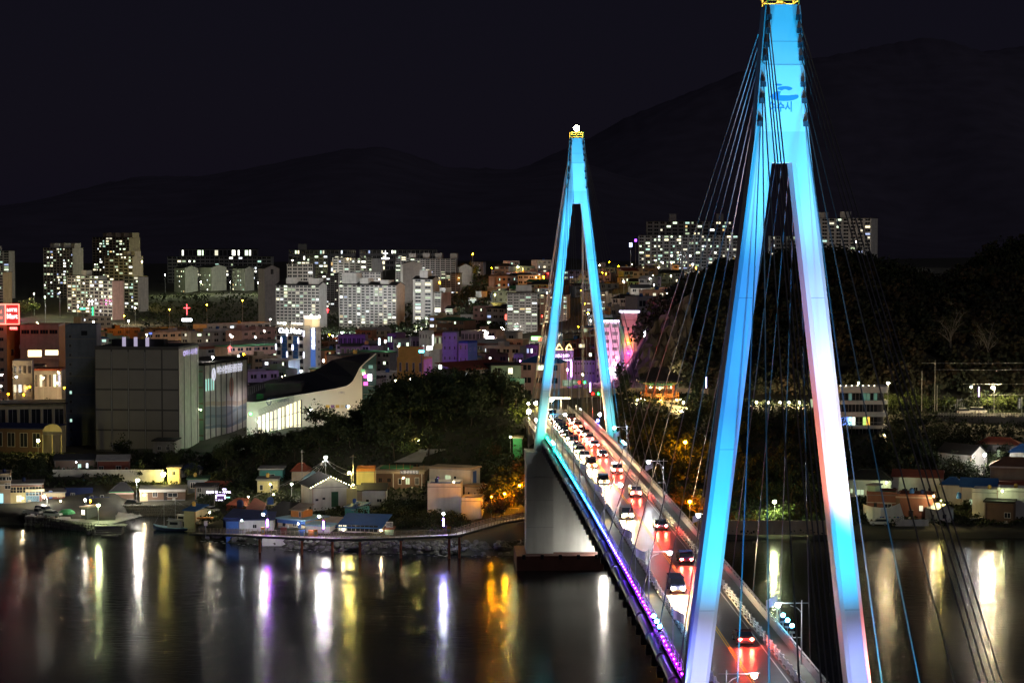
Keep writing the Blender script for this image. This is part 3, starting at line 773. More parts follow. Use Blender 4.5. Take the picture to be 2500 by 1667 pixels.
    if wins is None:
        for j in range(floors):
            for i in range(cols):
                if (i, j) in skip: continue
                li = -1
                if litset is not None:
                    if (i, j) in litset: li = litset[(i, j)]
                elif r2.random() < lit: li = r2.choice(WPICK)
                xc, z = x0 + (i + .5) * cw, j * fh + fh * (1 - hf) * .72 + .04
                if li >= 0 and not indiv and r2.random() < .55:      # only one half of the room glows
                    w2 = ww * .5; sgn = r2.choice((-1, 1))
                    put(window_mesh(w2, wh, li, frame, 0, tr), 'window', o, (xc + sgn * w2 * .5, yw - .02, z))
                    dark.box(xc - sgn * ww * .5 if sgn > 0 else xc, xc if sgn > 0 else xc + ww * .5, yw - .03, yw + .03, z, z + wh)
                elif li >= 0 or indiv: put(window_mesh(ww, wh, li, frame, mull, tr), 'window', o, (xc, yw, z))
                else:
                    dark.box(xc - ww / 2, xc - .12, yw - .03, yw + .03, z, z + wh); dark.box(xc + .12, xc + ww / 2, yw - .03, yw + .03, z, z + wh)
        if sidecols:
            d = depth / sidecols; xs = x1 if side == 'R' else x0
            for j in range(floors):
                for i in range(sidecols):
                    li = r2.choice(WPICK) if r2.random() < lit * .6 else -1
                    put(window_mesh(min(1.2, d * .5), wh * .8, li, frame, 0), 'window', o, (xs + (.03 if side == 'R' else -.03), (i + .5) * d, j * fh + fh * .35), rz=pi / 2 if side == 'R' else -pi / 2)
    else:
        for w_ in wins:
            fx, fz, ww_, wh_, li = w_[:5]; fr = w_[5] if len(w_) > 5 else frame
            put(window_mesh(ww_, wh_, li, fr, 1 if ww_ > .9 else 0, tr), 'window', o, (lerp(x0, x1, fx), yw, fz * h))
    if dark.f: kind(dark.build('window', glassm(), o), 'stuff')
    INFO[o.name] = (x0, x1, depth, h, fw)
    if name == 'house' and h > 2 and fw > 3:
        rc = random.Random(int(px0 * 7 + ytop))
        xp = x0 + .15 if rc.random() < .5 else x1 - .15
        MB().tube([(xp, -.12, 0), (xp, -.12, h - .1)], .06, 5).build('drain_pipe', M(rc.choice(('grey', 'offwhite', 'rust'))), o)
        MB().tube([(x0, -.1, h - .12), (x1, -.1, h - .12)], .07, 5).build('gutter', M('midgrey'), o)
        if rc.random() < .6:
            xa = lerp(x0, x1, rc.uniform(.2, .8)); MB().box(xa - .4, xa + .4, -.42, -.06, .3, .95).build('air_conditioner', M('offwhite'), o)
        MB().box(x0 - .02, x1 + .02, -.05, -.005, 0, .55).build('plinth', M(rc.choice(('midgrey', 'concrete', 'brown'))), o)
        if roof in ('gable', 'hip', 'gablefront'):
            pass
        elif rc.random() < .5: MB().lathe([(.45, 0), (.5, .9), (.2, 1.15)], 8).build('water_tank', M(rc.choice(('blue', 'yellow', 'navy'))), o, loc=(lerp(x0, x1, rc.uniform(.2, .8)), depth * .5, h + .4 + (ridge * .5 if roof == 'shed' else 0)))
    return o
INFO = {}
def extra(o, nm, mb, mt): return mb.build(nm, mt, o)

# ------------------------------------------------------------------ lamps
LC = dict(warm=(1, .76, .42), sodium=(1, .32, .0016), white=(1, .93, .82), cool=(.86, .94, 1), green=(.86, 1, .5), yellow=(1, .8, .2))
NLAMP = [0]
def lamp(label, px, py, Y, col='warm', P=1500, r=.3, base=None, group=None, arm=0., post=True, name='street_lamp', polem='steel'):
    p = W(px, py, Y); gz = G(p.x, Y) if base is None else base
    r = max(r, .7 * Y / F * 1.5)
    o = thing(name, label, 'street lamp' if name == 'street_lamp' else 'lamp', (p.x, Y, gz), 0, group)
    h = p.z - gz
    if h > .4 and post:
        b = MB().tube([(-arm, 0, -.3), (-arm, 0, h)], .08 * max(1, Y / 900), 6, 0, .05 * max(1, Y / 900))
        if arm: b.tube([(-arm, 0, h - .1), (-arm * .4, 0, h + .32), (0, 0, h + .3)], .05, 5)
        b.build('pole', M(polem), o)
    MB().lathe([(r * .35, r * .75), (r * .8, r * .8), (r * .5, r * 1.25), (.05, r * 1.4)], 8, 0).build('lamp_cap', M(polem), o, loc=(0, 0, h))
    L = P / (4 * pi * pi * r * r)
    MB().ball((0, 0, 0), r, 0, 8, 5).build('bulb', em('lamp_%s_%d' % (col, round(L / 10) * 10), LC[col], round(L / 10) * 10 + 5), o, loc=(0, 0, h), smooth=True)
    return o
def led_post(label, px, py, Y, hgt, col, L=14, base=None, group=None, w=.14):
    """slim post with a lit tube at the top"""
    p = W(px, py, Y); gz = G(p.x, Y) if base is None else base
    o = thing('lit_post', label, 'light post', (p.x, Y, gz), 0, group); z = p.z - gz
    MB().box(-.06, .06, -.06, .06, -.2, max(.2, z - hgt / 2)).build('post', M('darkgrey'), o)
    MB().tube([(0, 0, z - hgt / 2), (0, 0, z + hgt / 2)], w, 8).build('light_tube', em('tube_%s' % '_'.join('%d' % (c * 9) for c in col) + '_%d' % L, col, L), o)
    return o
def cross(label, px, ytop, ybot, Y, col, L=9, base=None, t=.3):
    a, c = W(px, ytop, Y), W(px, ybot, Y); hh = a.z - c.z; t = max(t, .8 * Y / F)
    gz = c.z - 3 if base is None else base
    o = thing('neon_cross', label, 'cross', (a.x, Y, gz)); z0 = c.z - gz
    MB().box(-t * .4, t * .4, -t * .4, t * .4, 0, z0).build('mast', M('midgrey'), o)
    MB().box(-t / 2, t / 2, -t / 2, t / 2, z0, z0 + hh).box(-hh * .3, hh * .3, -t / 2 + .02, t / 2 - .02, z0 + hh * .62, z0 + hh * .62 + t).build('cross_tube', em('cross_%d%d' % (col[1] * 9, L), col, L), o)
    return o
def sign(label, s, px, py, Y, h, wpx, board, ink, base=None, depth=.25, L=0, inkL=2.5, boardL=0., rz=0., holder=None, name='sign', th=.6, group=None, wtxt=.86):
    """a sign board at a pixel, wpx wide; text lit when L>0"""
    p = W(px, py, Y); w = wpx * Y / F
    o = thing(name, label, 'sign', (p.x, Y, p.z), rz, group)
    bm = em('board_%s_%d' % (board, boardL * 10), (1, .02, .02) if board == 'roofred' else PAL[board], boardL) if boardL else M(board)
    MB().box(-w / 2, w / 2, 0, depth, -h / 2, h / 2).build('board', bm, o)
    im = em('ink_%s_%d' % ('_'.join('%d' % (c * 9) for c in ink), inkL * 10), ink, inkL) if inkL else pm('ink_%s' % '_'.join('%d' % (c * 99) for c in ink), ink)
    if s: text(s, h * th, im, 'lettering', o, (0, -.03, 0), width=w * wtxt, bold=.01 * h)
    return o
# ================================================================== far apartment blocks
def apt(label, px0, pxm, px1, yt, Y, fl, co, lit, wall='offwhite', **k):
    k.setdefault('roof', 'slab'); k.setdefault('relief', .5); k.setdefault('wf', .78); k.setdefault('hf', .56); k.setdefault('group', 'apartment blocks'); k.setdefault('name', 'apartment_block')
    o = block(label, 'apartment block', px0, pxm, px1, yt, Y, fl, co, wall, lit=lit, **k)
    return o
MR = lambda *f: tuple((x, 5.5, 4.2) for x in f)
apt('tall pale apartment block cut by the photo edge, farthest behind the red store sign', -40, 22, 36, 613, 1950, 19, 4, .35, machine=MR(.4))
o = apt('lower apartment block cut by the photo edge with an orange-striped end wall', -40, 7, 29, 665, 1750, 14, 4, .2, machine=MR(.3), sidewall='tan')
apt('stepped pale apartment block with an orange-striped white end wall and many small lit windows', 89, 177, 203, 606, 1950, 18, 9, .34, machine=MR(.25, .6, .95), sidewall='offwhite')
apt('tallest apartment block of the left-hand hill, dim yellowish facade, crowned by four machine rooms', 206, 315, 342, 580, 2050, 21, 11, .3, wall='tan', machine=MR(.3, .55, .78, 1.0))
apt('apartment block in the middle of the left cluster, dark flat roof, plain end wall', 240, 324, 349, 626, 1880, 15, 6, .35, machine=MR(.7, .95))
apt('apartment block at the right end of the left cluster, end wall falling into shadow', 296, 337, 362, 676, 1760, 11, 3, .4)
apt('long left apartment block in front, wide white balcony bands, lower roof', 153, 240, 262, 674, 1730, 12, 7, .4, machine=MR(.5))
apt('front apartment block of the left cluster with a blank pinkish end wall', 206, 274, 302, 686, 1640, 11, 5, .35, sidewall='pink')
# dark slabs on the hill
apt('low dark slab block topmost on the hill, one row of lit windows', 439, 628, 628, 608, 2350, 3, 18, .3, wall='midgrey')
apt('long dark slab block on the hill above three gable ends', 404, 662, 668, 627, 2200, 8, 22, .24, wall='grey')
for i, (a, m, e, yt) in enumerate([(425, 452, 480, 655), (486, 516, 549, 653), (566, 598, 618, 656)]):
    o = block('dim gable-ended apartment block below the dark hill slab, %s' % ('nearest the cluster of tall flats', 'middle one', 'nearest the tall blank gable')[i], 'apartment block', a, m, e, yt, 2050, 5, 4, 'grey', lit=.22, group='apartment blocks', name='apartment_block', roof='gablefront', ridge=2.4, relief=0, side='L', depth=22, wins=())
    x0, x1, d, h, fw = INFO[o.name]
    for j in range(5):
        for q in range(5):
            if rnd.random() < .3: put(window_mesh(1.6, 1.3, rnd.choice(WPICK), 'grey', 0), 'window', o, (x0 - .05, 3 + q * 4.2, 1 + j * h / 5), rz=-pi / 2)
apt('dark long slab block on the ridge left of the white cross, stair tower sticking up', 705, 868, 868, 610, 2280, 5, 16, .25, wall='grey', machine=((.2, 9, 6),))
apt('dark slab block on the ridge behind the white cross', 877, 1067, 1067, 610, 2280, 5, 18, .2, wall='grey')
apt('dark apartment block below the ridge with a column of lit windows', 744, 800, 806, 624, 2120, 10, 5, .4, wall='grey')
apt('unlit dark block between the blank gable and the ridge', 700, 764, 770, 645, 1980, 9, 5, .12, wall='grey')
apt('tall dark block with bright yellow window pairs rising behind the white gridded flats', 801, 908, 934, 631, 1900, 16, 7, .24, wall='grey')
apt('dark apartment block just right of the white cross', 965, 1018, 1024, 627, 1880, 15, 4, .34, wall='grey')
apt('dim block behind the white gridded flats, gabled roof room', 860, 930, 934, 665, 1720, 14, 5, .15, wall='midgrey')
# the middle row
block('tall blank grey gable wall with blue strip on top, left of the middle flats', 'apartment block', 630, 646, 681, 656, 1560, 15, 3, 'grey', lit=.1, group='apartment blocks', name='apartment_block', roof='gablefront', ridge=2.6, side='L', depth=26, wins=((.5, .9, 2.4, 4, -1),))
apt('cream-grey middle flats with lit stair columns and a gable end, behind the blue hotel', 668, 779, 798, 697, 1500, 14, 11, .2, wall='offwhite', indiv=True, roof='gable', ridge=2.2, roofm='roofdark', depth=12, machine=((.33, 8, 4.6), (.85, 8, 4.6)))
apt('broad white flats with a regular grid of square windows, dark ridged roof', 821, 967, 988, 697, 1500, 16, 13, .19, wall='white', indiv=True, roof='gable', ridge=2.2, roofm='roofdark', depth=12, wf=.7, machine=((.16, 12, 8), (.42, 7, 4.5), (.78, 7, 3.4)))
apt('narrow white flats with two window columns and a lift tower, right of the gridded flats', 1007, 1056, 1072, 682, 1480, 14, 2, .32, wall='offwhite', indiv=True, roof='gable', ridge=2, depth=11, wf=.6, machine=((.5, 6, 6),))
apt('slim block with a rosy blank end wall stepping down beside the narrow white flats', 1058, 1077, 1101, 714, 1470, 12, 1, .35, indiv=True, roof='slab', wf=.8, depth=11, sidewall='pink', machine=((1.0, 5, 3),))
apt('lowest stepped block with a pink gable end', 1086, 1106, 1121, 754, 1440, 9, 1, .4, indiv=True, roof='gable', ridge=1.8, depth=9, wf=.8, sidewall='pink')
apt('tall stepped apartment block with dim grey end wall standing behind the narrow flats', 1000, 1112, 1117, 632, 1720, 19, 9, .13, wall='grey', machine=MR(.05, .35, .62, .95))
block('tall blank grey gable end behind the narrow flats', 'apartment block', 980, 983, 1031, 645, 1650, 17, 3, 'grey', lit=.1, group='apartment blocks', name='apartment_block', roof='gablefront', ridge=2.4, side='L', depth=24, wins=())
block('tall blank gable end farther right, under a lit treetop on the hill', 'apartment block', 1116, 1121, 1152, 652, 1640, 17, 3, 'grey', lit=.1, group='apartment blocks', name='apartment_block', roof='gablefront', ridge=2.4, side='L', depth=24, wins=())
apt('dim block with a string of lit stair windows behind the blank gable', 1150, 1180, 1186, 640, 1720, 18, 4, .15, wall='grey')
apt('pale slim flats with one lit window column beside the dark gable', 1144, 1164, 1187, 727, 1460, 11, 1, .5, indiv=True, wf=.8, depth=11, machine=((1.05, 5, 4),))
apt('short pale flats with a red-roofed lower step at the foot of the dark gable', 1172, 1192, 1206, 765, 1430, 8, 1, .5, indiv=True, roof='gable', ridge=1.6, wf=.8, depth=9)
apt('grey slab flats with broad dark bands left of the far tower', 1238, 1312, 1312, 716, 1230, 15, 5, .22, wall='grey', indiv=True, roof='slab', wf=.86, machine=((.55, 9, 4.5),))
apt('tan slab flats seen between the legs of the far tower', 1318, 1385, 1392, 720, 1260, 15, 6, .17, wall='tan', indiv=True, wf=.7)
apt('dim tan flats just right of the far tower with a white stair end', 1420, 1478, 1486, 712, 1290, 15, 5, .12, wall='tan', indiv=True, wf=.7)
# the hilltop flats to the right
apt('upper row of the hilltop flats, bright scattered windows, two square roof towers', 1580, 1792, 1792, 541, 1850, 14, 14, .38, wall='grey', roof='slab', wf=.7, machine=((.3, 6, 6.5), (.84, 6, 6.5)))
apt('front row of the hilltop flats with many bright windows between pale piers', 1562, 1803, 1806, 575, 1760, 12, 16, .36, wall='grey', roof='slab', wf=.7)
apt('hilltop flats right of the near tower with a plain pale end wall', 1985, 2127, 2143, 533, 1640, 14, 9, .26, wall='offwhite', wf=.7, machine=((.2, 6, 4.5), (.56, 6, 5)))
apt('low hilltop flats seen between the legs of the near tower', 1880, 1962, 1962, 577, 1700, 8, 6, .28, wall='grey', wf=.7)
block('long low hall on the slope below the hilltop flats', 'building', 1552, 1600, 1604, 650, 1500, 2, 6, 'grey', lit=.1, roof='slab')
block('small block with one blank side on the slope below the hilltop flats', 'building', 1606, 1636, 1640, 646, 1520, 3, 3, 'bluegrey', lit=.1, roof='parapet')

# ================================================================== commercial quarter on the left
o = block('orange store tower carrying the red square sign at the photo edge', 'store', -60, 16, 50, 795, 855, 8, 3, 'peach', lit=.0, side='R', depth=16, wf=.4, hf=.35, name='store', frame='grey', sidecols=0, sidewall='orange')
for j, fz in enumerate((.24, .42, .62)): put(window_mesh(2.6, 2.6 if j else 3.4, -1, 'redbrown'), 'window', o, (.03 + .05, 6, INFO[o.name][3] * fz), rz=pi / 2)
sg = sign('red square roof sign with a glowing red border and white lettering', '', 30, 767, 852, 7.9, 33, 'roofred', (1, .1, .08), boardL=.75, inkL=0)
redL = em('neon_red', (1, .10, .07), 7)
w_ = 33 * 852 / F
MB().box(-w_ / 2, w_ / 2, -.2, -.02, 3.75, 4.15).box(-w_ / 2, w_ / 2, -.2, -.02, -4.15, -3.75).box(-w_ / 2 - .2, -w_ / 2 + .2, -.19, -.02, -4.1, 4.1).box(w_ / 2 - .2, w_ / 2 + .2, -.19, -.02, -4.1, 4.1).build('neon_border', redL, sg)
wl = em('sign_white', (1, .82, .78), 3.2)
text('LOTTE', 1.7, wl, 'lettering', sg, (-.1, -.1, 1.6), width=4.0, bold=.04); text('Mart', 2.6, wl, 'lettering', sg, (-.1, -.1, -.9), width=4.2, bold=.06)
sg2 = sign('red roof sign panel at the photo edge with white lettering and a neon rim', '', 3, 767, 853, 7.9, 20, 'pink', (1, .1, .08), boardL=.35, inkL=0)
MB().box(-2, 1.62, -.2, -.02, 3.75, 4.15).box(-2, 1.62, -.2, -.02, -4.15, -3.75).build('neon_border', redL, sg2)
text('ai', 2.2, em('sign_red', (1, .15, .1), 3), 'lettering', sg2, (-.4, -.1, 1.0)); text('=', 2.6, em('sign_red', (1, .15, .1), 3), 'lettering', sg2, (-.1, -.1, -1.5))
sg3 = sign('small red glowing sign below the square roof sign', '하이마트', 33, 802, 848, 1.5, 21, 'roofred', (1, .25, .2), boardL=.6, inkL=6, th=.8)
# orange annex with banded windows and lit parking deck
o = block('orange store annex with banded windows and brightly lit parking decks', 'store', 50, 143, 159, 797, 860, 6, 4, 'peach', lit=0, depth=18, side='R', name='store', wins=(), sidewall='orange')
x0, x1, d, h, fw = INFO[o.name]
wb = MB()
for i in range(4): put(window_mesh(3.3, 1.7, -1, 'orange', 2), 'window', o, (x0 + 2.1 + 3.75 * i, -.03, h - 3.0))
lm = em('deck_light', (1, .78, .4), 4)
for (a, b_, za, zb) in ((.2, .55, .62, .7), (.65, .98, .64, .7), (.38, .66, .45, .53)):
    MB().box(lerp(x0, x1, a), lerp(x0, x1, b_), -.06, .1, h * za, h * zb).build('parking_opening', lm, o)
MB().box(x0 - .3, x1 + .2, -.5, .1, h * .72, h * .77).box(x0 - .3, x1 + .2, -.5, .1, h * .57, h * .6).build('ledge', M('peach'), o)
MB().box(x0 - .2, x1 + .6, -4, -.2, 0, h * .44).build('lower_wall', M('pink'), o)
block('small white shop block with three lit windows below the orange store', 'building', 32, 78, 82, 885, 800, 3, 4, 'offwhite', litset={(0, 1): 7, (1, 1): 2, (2, 1): 4, (0, 0): 5, (1, 0): 3}, lit=0, roof='parapet', hf=.42)
block('row of low shops with a red awning left of the dark blue tower', 'shop', 84, 150, 160, 905, 790, 2, 6, 'grey', lit=.3, roof='parapet', name='shop_row', trim='roofred')
block('tan low block between the small white shop and the blue tower', 'shop', 80, 105, 112, 893, 815, 3, 3, 'tan', lit=.05, roof='slab', name='shop')
# long low sheds in front
o = block('long low market hall with cream columns, black flat roof, left of the blue tower', 'market hall', -60, 158, 160, 985, 700, 1, 8, 'cream', lit=.0, roof='slab', roofm='black', depth=14, relief=.8, wf=.8, hf=.74, over=1.0, name='market_hall')
sign('red glowing panel under the market hall roof at the photo edge', '', 3, 1017, 697, 4.2, 13, 'roofred', (1, .1, .1), boardL=2.5, inkL=0)
o = block('dark shed with an arched glass canopy in front of the long market hall', 'shed', -60, 104, 160, 1048, 665, 1, 5, 'brown', lit=0, roof='slab', roofm='navy', depth=16, name='shed', sidewall='cream', hf=.5)
cz = INFO[o.name][3]
b = MB(); n = 10
arc = [(1 + 6.5 * (1 - cos(pi * i / n)) / 2 * 1.0 - .2, 2.4 * sin(pi * i / n)) for i in range(n + 1)]
b.prism([(x, z) for x, z in arc], -1.4, -1.0); b.v = [(x, y, z + cz - .5) for x, y, z in b.v]
b.build('arch', M('cream'), o)
b = MB()
for i in range(15): b.tube([(.8 + .45 * i, -1.5, cz - 1.4), (.8 + .45 * i, -1.5, cz - .5)], .05, 4)
b.box(.6, 7.4, -1.55, -1.45, cz - .55, cz - .4).box(.6, 7.4, -1.55, -1.45, cz - 1.5, cz - 1.4); b.build('balustrade', M('midgrey'), o)
for x in (.8, 4.1, 7.2): MB().box(x - .2, x + .2, -1.7, -1.3, 0, cz - 1.5).build('column', M('cream'), o)

# cold stores: tower, big panelled box, mural hall
o = block('dark blue-grey service tower with one column of small windows, left of the cold store', 'cold store', 160, 235, 246, 798, 700, 12, 1, 'bluegrey', lit=0, roof='parapet', depth=12, wins=(), name='service_tower', sidewall='bluegrey')
x0, x1, d, h, fw = INFO[o.name]
for j in range(12): put(window_mesh(.8, 1.1, 3 if j in (2, 5) else -1, 'grey', 1), 'window', o, (x0 + 1.6, -.03, h * (.05 + .078 * j)))
put(window_mesh(2, 1.5, -1, 'black', 0), 'window', o, (x0 + 6.2, -.03, h * .93))
b = MB(); [b.box(x0 + .1, x1, -.06, .02, h * (.12 + .155 * j), h * (.12 + .155 * j) + .35) for j in range(6)]; kind(b.build('floor_band', M('midgrey'), o), 'stuff')
o = block('huge windowless grey cold store with a grid of panels on its long front', 'cold store', 226, 436, 484, 852, 680, 1, 1, 'darkgrey', lit=0, roof='parapet', depth=24, wins=(), name='cold_store', sidewall='offwhite')  # end wall paler than the front: lamp light put into its colour
x0, x1, d, h, fw = INFO[o.name]
gr = pm('panel_grey', (.26, .255, .26), .7, .15, .25)
for i in range(5):
    for j in range(5):
        MB().box(x0 + .25 + i * fw / 5, x0 + (i + 1) * fw / 5 - .25, -.1, .0, h * .02 + j * h * .196 + .2, h * .02 + (j + 1) * h * .196 - .35).build('panel', gr, o)
for i in (1, 2, 3): MB().tube([(x0 + i * fw / 5, -.16, .5), (x0 + i * fw / 5, -.16, h - 1)], .1, 6).build('drain_pipe', M('steel'), o)
for y in (6, 14, 22): MB().box(.05, .2, y - .15, y + .15, 0, h - .3).build('pilaster', M('midgrey'), o)
text('◎여수시수협', 2.2, em('cold_sign', (.6, .5, 1), .9), 'lettering', o, (.22, d * .56, h - 1.9), rot=(pi / 2, 0, pi / 2), width=d * .7)
for q, fx in enumerate((.28, .42, .56)):
    MB().box(lerp(x0, x1, fx) - .45, lerp(x0, x1, fx) + .45, 6, 7, h + .06, h + 3.4).build('roof_cabin', em('cabin_glow', (.8, .7, 1), .5), o)
MB().box(lerp(x0, x1, .12), lerp(x0, x1, .75), 7.2, 12, h + .06, h + 2.6).build('roof_room', M('black'), o)
# low building at the foot and mural hall
block('plain low concrete annex at the corner foot of the cold store', 'annex', 372, 426, 440, 1077, 655, 1, 3, 'concrete', lit=0, roof='slab', roofm='black', depth=9, name='annex', wins=((.3, .35, 1.2, 1.2, -1), (.7, .35, 1.2, 1.2, -1)), sidewall='offwhite')
Ym = 709.0
pL, pR = W(499, 893, Ym), W(603, 893, Ym + 35)
zb = 3.0; hh = pL.z - zb
ang = math.atan2(pR.y - pL.y, pR.x - pL.x); LW = hypot(pR.x - pL.x, pR.y - pL.y)
o = thing('cold_store', 'tall cold store with dark vertical ribs, white lettering and a faded wave mural', 'cold store', (pL.x, pL.y, zb), ang)
MB().box(0, LW, 0, 15, 0, hh).build('wall', M('offwhite'), o)
MB().box(-.3, LW + .3, -.3, 15.3, hh, hh + 1.0).build('roof', M('black'), o)
for i in range(9): MB().box(i * LW / 8 - .3, i * LW / 8 + .3, -.12, 0, 0, hh).build('rib', M('darkgrey'), o)
for i in range(4): MB().box(LW * (.025 + .055 * i), LW * (.04 + .055 * i), -.12, 0, hh * .68, hh * .83).build('slot_window', em('slot_glow', (.45, 1, .85), .9), o)
def wave(z0, amp, thick, ph, mt, y):
    b = MB(); n = 24
    pts = [(LW * i / n, z0 + amp * sin(ph + 5.5 * i / n) + amp * .4 * sin(ph * 2 + 11 * i / n)) for i in range(n + 1)]
    for (xa, za), (xb, zb_) in zip(pts, pts[1:]): b.add([(xa, y, za), (xb, y, zb_), (xb, y, zb_ + thick), (xa, y, za + thick)], [(0, 1, 2, 3)])
    b.build('mural_wave', mt, o)
mb1, mb2, mb3 = pm('mural_blue', (.3, .34, .4), .8, .1), pm('mural_peach', (.5, .42, .34), .8, .1), pm('mural_navy', (.2, .25, .32), .8, .1)
wave(hh * .22, .8, 6.2, 1.0, mb1, -.02); wave(hh * .46, .8, 1.4, .6, mb2, -.026); wave(hh * .2, .7, 1.0, 2.1, mb3, -.03); wave(hh * .34, .7, 1.0, 2.8, mb3, -.034)
b = MB(); b.poly([(LW * .62 + LW * .055 * cos(a), -.03, hh * .68 + 3.6 * sin(a)) for a in [2 * pi * i / 16 for i in range(16)]]); b.build('mural_petal', pm('mural_red', (.42, .2, .16), .8, .1), o)
wsig = em('store_letters', (.85, .85, 1), .8)
b = MB(); q = 20; ri = [(LW * .2 + LW * .034 * cos(2 * pi * i / q), hh * .9 - .6 + 2.0 * sin(2 * pi * i / q)) for i in range(q)]
for i in range(q): b.tube([(ri[i][0], -.2, ri[i][1]), (ri[(i + 1) % q][0], -.2, ri[(i + 1) % q][1])], .2, 4)
b.tube([(LW * .18, -.2, hh * .9 - 2.2), (LW * .22, -.2, hh * .9 + 1.0)], .2, 4)
b.build('emblem', wsig, o)
text('여수수협냉동냉장공장', 3.0, wsig, 'lettering', o, (LW * .57, -.25, hh - 2.4), width=LW * .6, bold=.05)
b = MB().box(-.25, -.02, .6, 9, 0, hh - 1.2); b.build('stair_bay', M('mint'), o)  # mint colour stands in for the green light of the stair
b = MB(); [b.box(-.32, -.25, .5, 9, hh * (.12 + .2 * j), hh * (.12 + .2 * j) + .5) for j in range(5)]; kind(b.build('stair_band', M('tan'), o), 'stuff')
FOOT += [(-100, 728, 15), (-92, 742, 15), (-108, 716, 12)]
lamp('white floodlight on the roof edge of the mural cold store', 519, 872, 716, 'white', 2600, .34, base=hh + zb + .9, name='roof_lamp')
lamp('pale green lamp in the slit between the two cold stores', 490, 1000, 704, 'green', 110, .2, post=False, name='wall_lamp')

# ------------------------------------------------------------------ fish market with the sweeping curved wall
Yk = 705.0
prof = [(602, 984), (626, 984), (700, 971), (770, 959), (820, 951), (845, 945), (858, 937), (868, 921), (878, 900), (892, 884), (918, 863)]
o = thing('market_building', 'white market building whose curved wall sweeps up to a glazed tip', 'market building', (0, 0, 0))
mz = 5.0; top = [W(px, py, Yk) for px, py in prof]
b = MB(); n = len(top)
vs = [(p.x, Yk, mz) for p in top] + [(p.x, Yk, p.z) for p in top] + [(p.x, Yk + 1, p.z) for p in top] + [(p.x, Yk + 1, mz) for p in top]
dr = []   # the big lit glass front stays open between px 628 and 735
fs = []
xg0, xg1 = W(628, 1000, Yk).x, W(735, 1000, Yk).x
nn = 48; xs = [lerp(top[0].x, W(884, 900, Yk).x, i / nn) for i in range(nn + 1)]
tz = [(p.x, p.z) for p in top]
def gl0(x): return 5.2
def gl1(x): return lerp(W(628, 1018, Yk).z, W(735, 976, Yk).z, (x - xg0) / (xg1 - xg0))
for xa, xb in zip(xs, xs[1:]):
    za, zb_ = itp(tz, xa), itp(tz, xb)
    lo_a = lo_b = mz
    if xg0 < (xa + xb) / 2 < xg1: lo_a, lo_b = gl1(xa), gl1(xb)
    b.add([(xa, Yk, lo_a), (xb, Yk, lo_b), (xb, Yk, zb_), (xa, Yk, za), (xa, Yk + .8, lo_a), (xb, Yk + .8, lo_b), (xb, Yk + .8, zb_), (xa, Yk + .8, za)],
          [(0, 1, 2, 3), (5, 4, 7, 6), (3, 2, 6, 7), (0, 4, 5, 1)])
b.build('wall', pm('market_wall', (.62, .6, .55), .7, .1, .2), o)
b = MB()
for xa, xb in zip(xs, xs[1:]):
    za, zb_ = itp(tz, xa), itp(tz, xb); b.add([(xa, Yk - .3, za), (xb, Yk - .3, zb_), (xb, Yk - .3, zb_ + .35), (xa, Yk - .3, za + .35), (xa, Yk + 1, za), (xb, Yk + 1, zb_), (xb, Yk + 1, zb_ + .35), (xa, Yk + 1, za + .35)], [(0, 1, 2, 3), (3, 2, 6, 7), (0, 4, 5, 1)])
b.build('coping', M('white'), o)
# tip edge and glass end
tipx = top[-1].x; gx = W(884, 900, Yk).x
b = MB(); tp = [(x, z) for x, z in tz if x >= gx - .1]
b.add([(gx, Yk + .3, mz), (W(880, 980, Yk).x, Yk + .3, mz + 2), (tipx, Yk + 2, mz + 2), (tipx, Yk + 2, top[-1].z), (W(892, 884, Yk).x, Yk + .5, W(892, 884, Yk).z), (gx, Yk + .3, itp(tz, gx))], [(0, 1, 2, 3, 4, 5)])
b.build('glass_end', pm('market_glass', (.05, .1, .1), .08, .2, .3, spec=.8), o)
b = MB().tube([W(884, 893, Yk - .3), W(892, 884, Yk - .3), W(918, 863, Yk + 1.7)], .22, 5); b.build('tip_edge', M('white'), o)
for i, (px, py, cc) in enumerate([(893, 918, (1, .1, .7)), (903, 925, (1, .8, .9)), (893, 936, (1, .1, .6)), (886, 905, (.2, 1, .4)), (905, 895, (.2, .8, .7))]):
    q = W(px, py, Yk + .2); MB().box(q.x - .7, q.x + .7, Yk - .1, Yk + .1, q.z - .6, q.z + (1.6 if i == 1 else .5)).build('lit_pane', em('pane_%d' % i, cc, (1.6, 3, 2, .5, .3)[i]), o)
for j in range(1, 9): MB().box(gx + .4, tipx, Yk + .1, Yk + .25, mz + 2.6 * j, mz + 2.6 * j + .12).build('glazing_bar', M('midgrey'), o)
# dark roof surfaces
b = MB(); rt = [W(768, 905, Yk + 45), W(812, 878, Yk + 45), W(905, 860, Yk + 45)]
b.add([(top[3].x, Yk + .8, top[3].z - .8), (top[5].x, Yk + .8, top[5].z - .8), (top[7].x, Yk + .8, top[7].z - .5), (top[9].x, Yk + 1, top[9].z - .5), (tipx, Yk + 2, top[-1].z - .3),
       tuple(rt[2]), tuple(rt[1]), tuple(rt[0])], [(0, 1, 7), (1, 2, 7), (2, 6, 7), (2, 3, 6), (3, 4, 5), (3, 5, 6)])
b.build('roof', pm('market_roof', (.02, .022, .025), .5, .2, .3), o)
b = MB(); b.add([(top[0].x, Yk + .8, top[0].z - .4), (top[3].x, Yk + .8, top[3].z - .8), (rt[0].x, Yk + 45, rt[0].z), (W(605, 940, Yk + 45).x, Yk + 45, W(605, 940, Yk + 45).z)], [(0, 1, 2, 3)])
b.build('lower_roof', pm('market_roof', (0, 0, 0)), o)
q0, q1 = W(606, 950, Yk + 20), W(700, 918, Yk + 42)
b = MB()
